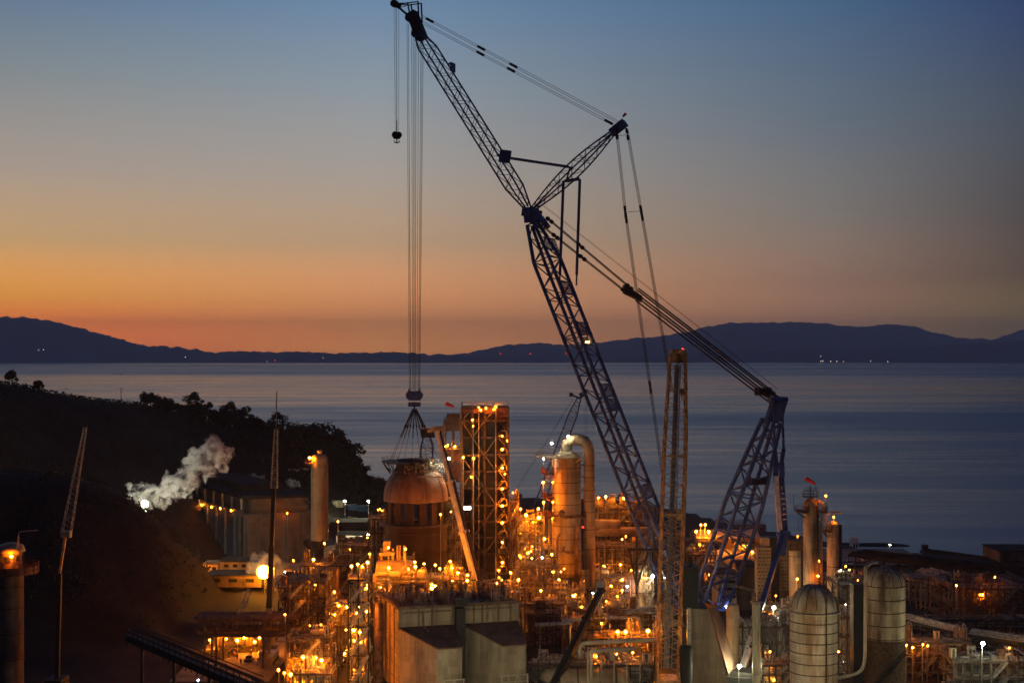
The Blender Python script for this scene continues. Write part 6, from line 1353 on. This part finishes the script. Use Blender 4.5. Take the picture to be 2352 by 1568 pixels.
def person(i, u, v, rz, label):
    D = H*F/(v-V0); loc = Vector((PX(u,D), D, height(PX(u,D),D)+.02)); p = pp[i]
    if p.name in usedp: o = copy_tree(p, loc, rz)
    else: usedp.add(p.name); o = p; o.location = loc; o.rotation_euler = (0,0,rz)
    o['label'] = label; o['group'] = 'workers in the glowing yard'
for i, u, v, rz, l in ((2,577,1506,.4,'worker in dark clothes walking alone across the bright yard floor'),(0,545,1515,1.2,'worker in dark clothes standing just right of the huddle'),(0,526,1513,0,'worker at the left of the dark huddle in the yard'),(2,532,1511,2.2,'worker in the middle of the dark huddle in the yard'),(1,537,1514,3.0,'worker in an orange top at the right of the huddle'),(2,553,1527,1,'worker in dark clothes stepping forward below the huddle'),(0,518,1536,.3,'worker standing nearest the conveyor in the yard'),(0,676,1352,0,'worker standing in the cool white light right of the flood'),(1,649,1356,1,'worker in an orange top beside the mobile crane mast by the white light')): person(i,u,v,rz,l)

# windsocks ---------------------------------------------------------------
def windsock(label, u, v, D, tipu, tipv, basev, w=1.0):
    a, b_ = P(u,v,D), P(tipu,tipv,D); o = thing('windsock', label, 'windsock', Vector((b_.x,D,PZ(basev,D)))); mb = MB(); mb.tube(b_, b_+(a-b_)*.45, .42*w, 10, .62*w); mb.tube(b_+(a-b_)*.45, a, .62*w, 10, .80*w); part('sock', mb, M['sock'], o)
    mb = MB(); mb.tube(Vector((b_.x,D,PZ(basev,D))), Vector((b_.x,D,b_.z)), .08, 5); part('pole', mb, M['galv'], o)
windsock('red windsock flying above the dark tall column on the right', 1850, 1098, 400, 1873, 1111, 1140, .8); windsock('red windsock on a mast beside the top of the tallest tower', 1024, 926, 498, 1043, 934, 972, .9)
windsock('red windsock hanging by the navy boom above the high deck', 1430, 1131, 500, 1444, 1147, 1165, 1.0); q = plane(1431,268); mb = MB(); mb.tube(q, q+Vector((.9,0,1.0)), .35, 8, .5); mb.tube(plane(1425,280), q, .06, 4); part('pennant', mb, M['sock'], crane)
# ---------------------------------------------------------------- trees on the wooded ridge
def make_tree(seed, h, wid, matn):
    r2 = random.Random(seed); o = thing('ridge_tree', 'x', 'tree', (0,0,0)); mb = MB(); th = h*.45
    mb.tube((0,0,-.5),(0,0,th),.32*wid/5,6,.2*wid/5)
    for k in range(5): a_ = k*1.3+seed; mb.tube((0,0,th*(.6+.08*k)),(wid*.45*math.cos(a_),wid*.45*math.sin(a_),h*(.6+.05*k)),.14,5,.06)
    part('trunk', mb, M['bark'], o); mb = MB(); cl = []
    for _ in range(20):
        a_ = r2.uniform(0,6.28); q = r2.random()**.6; zz = r2.uniform(.3,1); cl.append((Vector((wid*.85*q*math.cos(a_)*(1.15-zz*.5), wid*.85*q*math.sin(a_)*(1.15-zz*.5), h*(.22+.74*zz))), r2.uniform(.16,.34)*wid))
    for c, rr in cl:
        for _ in range(34):
            d = Vector((r2.gauss(0,1),r2.gauss(0,1),r2.gauss(0,.8))).normalized()*rr*r2.random()**.4; p = c+d; s_ = r2.uniform(.22,.5); x_ = Vector((r2.gauss(0,1),r2.gauss(0,1),r2.gauss(0,1))).normalized(); y_ = x_.orthogonal().normalized()
            mb.add([p-x_*s_-y_*s_*.6,p+x_*s_-y_*s_*.6,p+x_*s_*.8+y_*s_*.7,p-x_*s_*.6+y_*s_*.7],[(0,1,2,3)])
    part('crown', mb, M[matn], o); return o
TV = [make_tree(1,9,5,'leaf'), make_tree(2,7,4.2,'leaf2'), make_tree(3,12,6.5,'leaf'), make_tree(4,5,3.4,'leaf2'), make_tree(5,10,4.4,'leaf')]
tused = set(); r2 = random.Random(21); ntree = 0
def tree(i, X, Y, label, sink=.4, group='trees along the dark wooded ridge', sc=1):
    loc = Vector((X, Y, height(X,Y)-sink)); p = TV[i]; rz = r2.uniform(0,6.28)
    if p.name in tused: o = copy_tree(p, loc, rz)
    else: tused.add(p.name); o = p; o.location = loc; o.rotation_euler = (0,0,rz)
    o.scale = (sc,sc,sc); o['label'] = label; o['group'] = group; return o
def Dr_of(u): return lerp_tab([(0,610),(420,690),(850,760)], u)
lab_ = 'dark bushy tree in the thicket along the wooded ridge on the left'
for k in range(105):
    u = 640+(k/105)**.9*235+r2.uniform(-4,4); D = Dr_of(u)+r2.uniform(-26,10)*(1 if u < 745 else .7); tree(r2.choice((0,0,2,4,1)), PX(u,D), D, lab_, .3)
for k in range(60):
    u = 330+r2.random()*330; D = Dr_of(u)+r2.uniform(-8,6); tree(r2.choice((3,3,1)), PX(u,D), D, lab_, 1.0)
for u, vt, sc in ((668,978,1.3),(690,984,1.4),(708,992,1.5),(722,987,1.9),(742,984,2.0),(760,990,2.0),(775,1003,1.9),(792,1020,1.8),(806,1036,1.7),(820,1058,1.6),(752,1010,1.8),(780,1040,1.8),(800,1065,1.7),(726,1020,1.7),(700,1015,1.6),(842,1098,1.0),(858,1100,1.0),(875,1104,1.0)):
    D = Dr_of(u)-22+r2.uniform(-8,8); X = PX(u,D); hh = 10.8*sc; tree(r2.choice((0,2,2)), X, D, 'big round dark tree of the clump ending the ridge left of the dome', height(X,D)-max(0, PZ(vt,D)-hh), 'big trees ending the wooded ridge', sc)
for u, i in ((28,1),(88,3)):
    D = Dr_of(u)-2; tree(i, PX(u,D), D, 'lone round tree on the bare crest of the ridge, %s of two' % ('leftmost' if u < 50 else 'smaller and right'), .5)
for k in range(55):
    u = 440+r2.random()*470; D = 655+r2.random()*70; 
    if height(PX(u,D),D) > 3 and not (745 < u < 890): tree(r2.choice((0,1,2)), PX(u,D), D, lab_, .5)
for u in (1192,1262,1275,1430,1530,1536,1640):
    D = 790 if u < 1560 else 760; tree(3, PX(u,D), D, 'small dark bush on the low shore behind the plant', .3, 'bushes on the low shore')
# scrub
mb = MB(); r2 = random.Random(8)
for k in range(8000):
    u = r2.uniform(-20, 900); D = r2.uniform(400, 745); X = PX(u,D); z = height(X,D)
    if z < 4: continue
    for _ in range(5):
        p = Vector((X+r2.gauss(0,.8),D+r2.gauss(0,.8),z+r2.uniform(0,1.4))); s_ = r2.uniform(.25,.6); x_ = Vector((r2.gauss(0,1),r2.gauss(0,1),r2.gauss(0,1))).normalized(); y_ = x_.orthogonal().normalized(); mb.add([p-x_*s_,p+y_*s_*.8,p+x_*s_,p-y_*s_*.8],[(0,1,2,3)])
o = single('ground_cover', mb, M['leaf'], 'low dark scrub covering the wooded ridge and slopes on the left', 'scrub', (0,0,0), None, 'stuff')

# poles on the ridge
def pole(u, vtop, D, label, zb_=None, arm=1.6):
    X = PX(u,D); z0 = height(X,D)-.3 if zb_ is None else zb_; zt_ = PZ(vtop,D); o = thing('utility_pole', label, 'utility pole', (X,D,z0)); mb = MB(); mb.tube((X,D,z0),(X,D,zt_),.2,6,.13); part('pole', mb, M['wood'], o)
    mb = MB(); mb.beam((X-arm/2,D,zt_-.8),(X+arm/2,D,zt_-.8),.16); mb.beam((X-arm/2,D,zt_-2),(X+arm/2,D,zt_-2),.14); part('crossarm', mb, M['wood'], o)
pole(278,889,660,'tall thin utility pole alone on the ridge skyline'); pole(463,948,690,'utility pole on the ridge, left of a close pair'); pole(467,953,695,'utility pole on the ridge, right of a close pair'); pole(518,948,700,'utility pole on the ridge right of the close pair'); pole(592,968,715,'short utility pole on the ridge left of the mobile crane tip')
pole(848,1140,770,'utility pole in the far yard left of the lifted dome'); pole(815,1140,700,'dark utility pole in front of the larger blue container'); pole(768,1134,730,'utility pole between cream container and brown column'); pole(1192,1158,700,'thin dark pole on the shore right of the tallest tower')

# steam
def steam(label, puffs, dens, light=None):
    mb = MB(); r2 = random.Random(len(puffs))
    for c, r in puffs:
        n = 10; vs = []; base = len(mb.v)
        prof = [(max(.02, math.sin(math.pi*k/n)), -math.cos(math.pi*k/n)) for k in range(n+1)]; vv = []
        for a, z_ in prof:
            for i in range(14):
                t_ = 2*math.pi*i/14; d = Vector((a*math.cos(t_), a*math.sin(t_), z_)); q = c+d*r; q = c + d*r*(1+.8*noise.fractal(q*(1.3/r)+Vector((3,1,2)), .9, 2, 4)); vv.append(q)
        mb.add(vv, [(j*14+i, j*14+(i+1)%14, (j+1)*14+(i+1)%14, (j+1)*14+i) for j in range(n) for i in range(14)], True)
    m = bpy.data.materials.new('steam_vapour'); m.use_nodes = True; t = m.node_tree; t.nodes.clear(); v = t.nodes.new('ShaderNodeVolumePrincipled'); v.inputs['Color'].default_value = (.96,.96,.93,1); v.inputs['Anisotropy'].default_value = .2
    g_ = t.nodes.new('ShaderNodeNewGeometry'); n_ = t.nodes.new('ShaderNodeTexNoise'); n_.inputs['Scale'].default_value = .34; n_.inputs['Detail'].default_value = 5; t.links.new(g_.outputs['Position'], n_.inputs[0])
    mr = t.nodes.new('ShaderNodeMapRange'); mr.inputs[1].default_value = .42 if dens > .6 else .3; mr.inputs[2].default_value = .78 if dens > .6 else .5; mr.inputs[3].default_value = 0; mr.inputs[4].default_value = dens; t.links.new(n_.outputs[0], mr.inputs[0]); t.links.new(mr.outputs[0], v.inputs['Density'])
    o_ = t.nodes.new('ShaderNodeOutputMaterial'); t.links.new(v.outputs[0], o_.inputs['Volume'])
    return single('steam_plume', mb, m, label, 'steam')
D = 514; pf = []; r2 = random.Random(4)
for (u, v, r, n) in ((332,1150,3.2,4),(305,1140,2.4,2),(322,1128,3.0,3),(345,1125,3.2,4),(375,1122,3.4,4),(405,1118,3.4,4),(428,1105,3.2,3),(445,1088,3.6,3),(455,1068,4.0,4),(470,1055,4.4,4),(488,1045,4.2,3),(480,1068,3.2,2),(455,1052,3.0,2),(505,1040,3,1)):
    for _ in range(n*2): pf.append((P(u+r2.gauss(0,11), v+r2.gauss(0,8), D+r2.gauss(0,2)), r*r2.uniform(.4,1.0)))
steam('pale steam plume drifting right and up from the white flood on the dark slope', pf, 1.1)
pf = []
for (u, v, r) in ((555,1120,3.5),(580,1112,4),(600,1122,3),(605,1105,3),(668,1110,2.2),(680,1108,2)): 
    for _ in range(2): pf.append((P(u+r2.gauss(0,6), v+r2.gauss(0,5), 640+r2.gauss(0,2)), r*r2.uniform(.7,1.1)))
steam('faint grey steam above the roof of the long building', pf, .10)

pf = []  # vapour added so the flood lamp's light spreads into a halo
for _ in range(12): pf.append((P(603+r2.gauss(0,9), 1314+r2.gauss(0,9), 499+r2.gauss(0,1.5)), 4.6*r2.uniform(.7,1.2)))
steam('thin vapour added round the huge flood lamp to form its glow', pf, .16)

# boats
for u, v, s_, lab in ((278,860,1.0,'tiny dark boat far out on the bay, alone'),(152,893,.8,'tiny dark boat nearer the shore just above the ridge')):
    D = 89*F/(v-V0); X = PX(u,D); L = px(9,D)*s_; o = thing('boat', lab, 'boat', (X,D,-6)); mb = MB(); mb.add([(X-L/2,D,-6),(X+L/2,D,-6),(X+L/2*1.15,D,-6+L*.16),(X-L/2*1.05,D,-6+L*.12),(X,D-L*.14,-6.2),(X,D-L*.16,-6+L*.12),(X,D+L*.14,-6.2),(X,D+L*.16,-6+L*.12)], [(0,4,5,3),(4,1,2,5),(1,6,7,2),(6,0,3,7),(3,5,2,7)]); part('hull', mb, M['bsteel'], o); mb = MB(); mb.box((X-L*.1,D,-6+L*.2),(L*.3,L*.14,L*.16)); part('cabin', mb, M['roof'], o)

# ---------------------------------------------------------------- lamps
KIND = {'sodb':('sodb',.2,'orange lamp'), 'sodc':('sodc',.19,'orange lamp'), 'area':('big',.30,'bright orange area lamp'), 'street':('street',.6,'white street lamp'), 'sod':('sod',.2,'orange lamp'), 'big':('big',.28,'bright orange lamp'), 'dim':('dim',.12,'small orange lamp'), 'sodlow':('dim',.11,'dim orange lamp'), 'wht':('wht',.26,'white lamp'), 'dimw':('wht',.11,'small white lamp'), 'steamlight':('steam',1.15,'brilliant white floodlight'), 'flood':('flood',.38,'white floodlight'), 'huge':('huge',2.3,'huge glowing orange floodlight'), 'cool':('cool',.26,'bluish white lamp'), 'red':('red',.35,'red warning lamp')}  # added_fill: dim lamps added to brighten unlit frames
def L(kind, D, *uv, host=None):
    for u, v in uv: LAMPS.append((P(u,v,D), kind, host))
L('sod',540,(674,1287)); L('big',470,(720,1284.5)); L('sod',535,(745,1247)); L('sod',600,(776,1197)); L('dim',600,(868,1169.5),(877,1172)); L('dim',600,(746,1180)); L('flood',600,(846,1227)); L('flood',660,(792,1150),(846,1150)); L('dim',520,(873,1236),(804,1261))
L('sod',438,(849,1272),(821.5,1295),(931,1260),(892,1257),(953,1290),(974,1294),(1000,1297)); L('big',434,(844,1291),(893,1303.5),(954,1300.6)); L('sod',434,(938,1306)); L('big',405,(1000,1346),(873,1350)); L('sod',405,(992,1342)); L('dim',470,(704,1336.5)); L('dim',395,(822,1347),(844,1342))
L('dim',493,(1023,1025),(1028,1023)); L('sod',493,(1045,1025)); L('flood',471,(1031,1053)); L('sod',488,(1064,1050),(1088,1052)); L('sod',459,(1012,1181)); L('dim',488,(1085,964),(1087,978),(1083,1095))
for v in (1032,1074.5,1122,1161,1200,1245,1291): L('sod',489.2,(1153.7,v))
L('dim',489.2,(1164.5,1011.5),(1154,1001),(1160,1088),(1145,1309),(1153,1331)); L('dim',488,(1099.6,935.5),(1104.5,941.8),(1116,937.5),(1134,940)); L('sod',488,(1138.6,934))
L('sod',425,(1141,1339),(1161,1342),(1173,1314.5),(1184,1347),(1120,1353),(1100,1355)); L('big',472,(1208,1182),(1237.6,1188.5)); L('dim',472,(1225,1199),(1222,1254.5),(1222,1281.6),(1239,1313),(1222,1314.5),(1217,1329),(1220,1265)); L('sod',459,(1248.6,1153),(1251,1237),(1247.8,1107.4)); L('big',472,(1213,1269)); L('wht',470,(1246,1280)); L('dimw',472,(1191.5,1287)); L('wht',462,(1267,1017.5),(1305,1002),(1248.5,1052.7)); L('dim',459.5,(1270,1107),(1270,1152.7))
L('dim',456,(1296,1306),(1288,1312)); L('red',459,(1339,1210)); L('sod',503,(1374.6,1142.4),(1391.5,1140)); L('big',500,(1433,1144)); L('dim',503,(1358,1142)); L('dim',468,(1429,1238),(1387,1299),(1407,1315),(1450,1309)); L('sod',466,(1425,1296)); L('sod',515,(1467,1221)); L('flood',425,(1499,1323)); L('dim',425,(1477,1326),(1480.5,1327),(1485,1327)); L('dimw',420,(1526,1325.5)); L('cool',428,(1441,1346)); L('dim',426,(1403.6,1345),(1429,1355),(1418,1369))
L('area',598,(1610,1205),(1619.7,1204.7),(1599,1220),(1627.7,1220.8)); L('area',585,(1728,1267)); L('big',585,(1640,1245),(1690,1248)); L('big',470,(1665,1312)); L('dim',470,(1832,1231),(1847,1231)); L('cool',440,(1639,1391.7),(1668.4,1392)); L('flood',395,(1777.5,1394.6)); L('dim',412,(1831,1329),(1849,1331)); L('dim',395,(1878.7,1322)); L('huge',486,(605,1313)); L('sod',480,(627,1314.6),(628,1305)); L('cool',480,(654.5,1312.4)); L('big',400,(735,1369.5)); L('sod',368,(778.6,1390),(825.5,1393),(797,1393.7)); L('sod',352,(826,1451),(812,1446.5)); L('dim',352,(794.7,1445.7))
L('dim',368,(654.8,1410.5)); L('dim',500,(485,1329),(562.6,1324),(555,1338)); L('sod',500,(570,1326.7)); L('sod',395,(482,1469),(520,1466),(560,1464),(596,1464)); L('area',388,(545,1470),(585,1473)); L('big',542,(711,1051)); L('big',350,(700,1535),(742,1538),(668,1548)); L('sod',352,(639.5,1537.7),(653,1544.6),(700,1540),(735,1545)); L('wht',392,(928.5,1370.7),(937,1378.5)); L('sod',415,(1038,1304),(1051.5,1315),(1074,1320),(1034,1288.7)); L('big',392,(992,1350)); L('sod',372,(777,1389.5)); L('sod',430,(1262,1363),(1268,1371),(1240.6,1381.5)); L('big',415,(1317.7,1367.8),(1378,1366)); L('cool',415,(1361.7,1361))
L('big',372,(1419,1450),(1437,1450),(1488.6,1448)); L('dim',372,(1519,1448),(1400,1455)); L('flood',352,(1698,1528.8)); L('dim',352,(1926,1495.7),(1806,1504.5)); L('sod',520,(1951,1308.5)); L('wht',600,(1990,1266.5)); L('flood',338,(2258,1477)); L('dim',420,(2197,1344)); L('dim',358,(2131,1482),(2120,1479),(2082,1481),(2096.7,1486),(2284,1497),(2314.5,1505.5)); L('wht',620,(2044,1251)); L('wht',600,(2060.5,1283)); L('dim',585,(2314,1283)); L('dim',398,(1897,1138)); L('dim',409,(1915,1187)); L('dim',405,(1881,1288)); L('dim',430,(2310,1430),(2250,1365))
for u, v, D in ((462.7,1159,606),(486,1164,594),(506.6,1167,583),(531,1172,570),(556.4,1176,558),(538,1172,567)): L('sod',D-.5,(u,v))
L('sod',556,(660,1178)); L('dim',640,(410,1149.6)); L('sod',503,(470.5,1300)); L('dim',585,(85.5,1014.4),(121,1025.4)); L('sod',600,(232,1093.7)); L('dim',600,(201.4,1091.3)); L('steamlight',501,(332,1157.4)); L('sod',326.2,(26,1277)); L('dim',352,(1369.5,1506.5),(1453.5,1497.7)); L('cool',352,(455,1561)); L('sod',385,(1590,1470))
# street lamps of the road in front, whose light falls on the bunker and silos
L('street',306,(930,1600),(1110,1600)); L('street',300,(1800,1598),(1960,1598))
LAB = {}
for o in list(bpy.data.objects):
    if o.parent is None and o.type in ('EMPTY','MESH') and 'label' in o: LAB[o.name] = o['label']
bpy.context.view_layer.update(); dg = bpy.context.evaluated_depsgraph_get()
def root_of(o):
    while o.parent: o = o.parent
    return o
icos = {}
def bulb_mesh(kind):
    if kind not in icos:
        e, r, _ = KIND[kind]; mb = MB(); n = 10 if kind in ('huge','steamlight','flood') else 6
        mb.lathe((0,0,0), [(max(.02*r, r*math.sin(math.pi*k/n)), -r*math.cos(math.pi*k/n)) for k in range(n+1)], 14 if kind in ('huge','steamlight','flood') else 8); icos[kind] = mesh_of(mb, 'bulb', E[e], Vector((0,0,0)))
        mb = MB(); mb.lathe((0,0,r*1.2), [(.02,r*.9),(r*.7,r*.75),(r*1.0,r*.1),(r*.95,r*.05)], 8); icos[kind+'h'] = mesh_of(mb, 'lamp_hood', M['bsteel'], Vector((0,0,0)))
    return icos[kind], icos[kind+'h']
LREG = []
CENT = [(root, LAB[root.name], Vector(screen(root.matrix_world.translation+Vector((0,0,4))))) for root in bpy.data.objects if root.parent is None and root.name in LAB and root.type in ('EMPTY','MESH') and root.matrix_world.translation.y > 100 and root.get('category') in ('process unit','pipe rack','heater','column','bunker','building','silo','warehouse','crane','gantry','stack','container','shed','panel tower')]
short_cache = {}
def short_name(root):
    n = root.name
    if n in SHORT: return SHORT[n]
    w = root.get('label','ground').split(); cut = len(w)
    for i, x in enumerate(w):
        if i >= 2 and x in ('with','in','on','at','standing','rising','that','behind','under','between','glowing','slanting','leaning','seen','running','hanging','of','right','left','beyond','over','carrying','towering','beside','below','above','to','by','crossing','ringed'): cut = i; break
    return ' '.join(w[:min(cut, 6)]).rstrip(',')
for p, kind, host in LAMPS:
    if kind == 'sod': kind = r2.choice(('sod','sod','sodb','sodc'))
    hit = scene.ray_cast(dg, p+Vector((0,0,-.7)), Vector((0,0,-1)), distance=90); e, r, nm = KIND[kind]; root = None; typ = 'post'
    side = None
    if not hit[0] or (p.z-hit[1].z) > 9.0:
        best = None
        for k in range(8):
            d = Vector((math.cos(k*math.pi/4), math.sin(k*math.pi/4), 0)); h2 = scene.ray_cast(dg, p+d*(r+.1), d, distance=4.5)
            if h2[0] and (best is None or (h2[1]-p).length < (best[1]-p).length): best = h2
        if best: side = best
    if side: base = side[1]; root = root_of(side[4]); typ = 'wall'
    elif hit[0]: base = hit[1]; root = root_of(hit[4])
    else: base = Vector((p.x,p.y,0))
    o = thing('floodlight' if kind in ('flood','huge','cool','steamlight') else ('warning_light' if kind == 'red' else 'lamp_post' if typ == 'post' and p.z-base.z > 5 else 'work_lamp'), None, 'lamp', base)
    bm_, hm_ = bulb_mesh(kind); b_ = bpy.data.objects.new('bulb', bm_); COL.objects.link(b_); b_.parent = o; b_.location = p-base
    if kind not in ('huge','steamlight','street','flood'): q_ = r2.choice((.6,.75,.9,1,1,1.15,1.3)); b_.scale = (q_,q_,q_)
    if kind not in ('huge','steamlight'): h_ = bpy.data.objects.new('lamp_hood', hm_); COL.objects.link(h_); h_.parent = o; h_.location = p-base
    if kind not in ('huge','red'):  # painted halo: a faintly glowing sphere added round the bulb
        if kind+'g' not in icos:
            gr = (r*2.1+.12) if kind in ('sod','sodb','sodc','big','dim','sodlow','area') else r*1.3+.05; mb = MB(); mb.lathe((0,0,0), [(max(.02, gr*math.sin(math.pi*k/8)), -gr*math.cos(math.pi*k/8)) for k in range(9)], 12); icos[kind+'g'] = mesh_of(mb, 'lamp_halo', HALO['cool' if kind == 'cool' else 'wht' if kind in ('wht','dimw','flood','street','steamlight') else 'sod'], Vector((0,0,0)))
        g_ = bpy.data.objects.new('lamp_halo', icos[kind+'g']); COL.objects.link(g_); g_.parent = o; g_.location = p-base
    mb = MB()
    if typ == 'post': mb.tube(base+Vector((.0,.35+r,0)), Vector((p.x,p.y+.35+r,p.z+r*.7)), .07 if p.z-base.z < 6 else .14, 6); mb.tube(Vector((p.x,p.y+.35+r,p.z+r*.7)), p+Vector((0,0,r*.9)), .06, 5)
    else: mb.tube(base, p+Vector((0,0,r*.9)), .07, 5)
    part('bracket' if typ == 'wall' else 'pole', mb, M['galv'], o); LREG.append((o, nm, root, typ, p))
groups = {}
for o, nm, root, typ, p in LREG:
    u, v = screen(p)
    if root is None or root.get('kind') in ('structure','stuff') or root.get('category') in (None,'lamp','tree'):
        c = min(CENT, key=lambda c: (c[2].x-u)**2+((c[2].y-v)*1.5)**2); ph = 'near the '+short_name(c[0])
    elif root.get('label') is None: 
        hn = [r for r in REG if r[0] == root]; ph = 'over the '+(hn[0][1]+' '+hn[0][2]+' on the '+hn[0][3] if hn else 'pipes')
    else: ph = 'on the '+short_name(root)
    if ph.count(' ') > 9: ph = ' '.join(ph.split()[:9])
    groups.setdefault((nm, ph), []).append((u, v, o))
def ordl(i, n):
    if n == 1: return ''
    if i == 0: return ', leftmost of '+str(n)
    if i == n-1: return ', rightmost of '+str(n)
    return ', '+(ORD[i] if i < 20 else str(i+1)+'th')+' from the left'
for (nm, ph), lst in groups.items():
    lst.sort(key=lambda q: q[0])
    for i, (u, v, o) in enumerate(lst): o['label'] = nm+' '+ph+ordl(i, len(lst)); o['group'] = 'lamps lighting the plant'
g2 = {}
for o, look, kind, host in REG: g2.setdefault((look, kind, host), []).append((screen(o.location)[0], o))
for (look, kind, host), lst in g2.items():
    lst.sort(key=lambda q: q[0])
    for i, (u, o) in enumerate(lst):
        o['label'] = 'small '+look+' '+kind+' in the '+host+ordl(i, len(lst)); o['group'] = kind+'s in the process units'

# beacons and lights on the far shore
far = [(105,803,'town','pair of yellow lights on the left far hill'),(99,803,'town','left one of the yellow pair of lights on the left far hill')]
def far_light(u, v, D, col, r, label):
    p = P(u,v,D); mb = MB(); mb.ball(p, r, 6); single('shore_light', mb, E[col], label, 'light', p, 'tiny lights on the far shore')
for i, (u, v, c) in enumerate(((89,803.5,'town'),(100,803,'town'),(426,820,'town'),(613,831-1,'town'),(632,827,'red'),(742,822,'town'),(1150,812,'red'),(1218,812,'red'),(1300,812,'red'),(1885,829,'town'),(1890,829,'town'),(1908,829.5,'town'),(1922,829.5,'town'),(1937,830,'town'),(1885,818,'town'),(2000,829,'town'),(2039,830,'town'))):
    far_light(u, v, 15500, c, 3.6 if c == 'town' else 5, 'tiny %s light on the far shore%s' % ('yellow' if c == 'town' else 'red', ', '+ORD[i]+' counting all from the left'))
for u, v, D, lab, p in ((1568,802,366,'red beacon on the head of the orange crane',None),(975,984,540,'red beacon on the dark blue boom behind the dome',None)):
    q = P(u,v,D); mb = MB(); mb.ball(q, .3, 6); o = thing('beacon_light', lab, 'beacon', q-Vector((0,0,1.2))); part('bulb', mb, E['red'], o); mb = MB(); mb.tube(q-Vector((0,0,1.2)), q, .06, 5); part('stem', mb, M['bsteel'], o)
q = P(627.6,1516,377); mb = MB(); mb.ball(q, .25, 6); o = thing('signal_lamp', 'small green signal lamp by the mobile crane base', 'lamp', (q.x,q.y,0)); part('bulb', mb, E['green'], o); mb = MB(); mb.tube((q.x,q.y+.3,0),(q.x,q.y+.3,q.z),.06,5); part('pole', mb, M['galv'], o)
D = 489; mb = MB(); mb.box((PX(1073,D),D-.4,PZ(1166,D)), (px(16,D),.25,px(6,D))); o = thing('strip_light', 'wide white strip light box on the front of the tallest tower', 'lamp', (PX(1073,D),D,PZ(1172,D))); part('diffuser', mb, E['tube'], o); mb = MB(); mb.box((PX(1073,D),D,PZ(1166,D)), (px(18,D),.4,px(8,D))); part('housing', mb, M['white'], o)
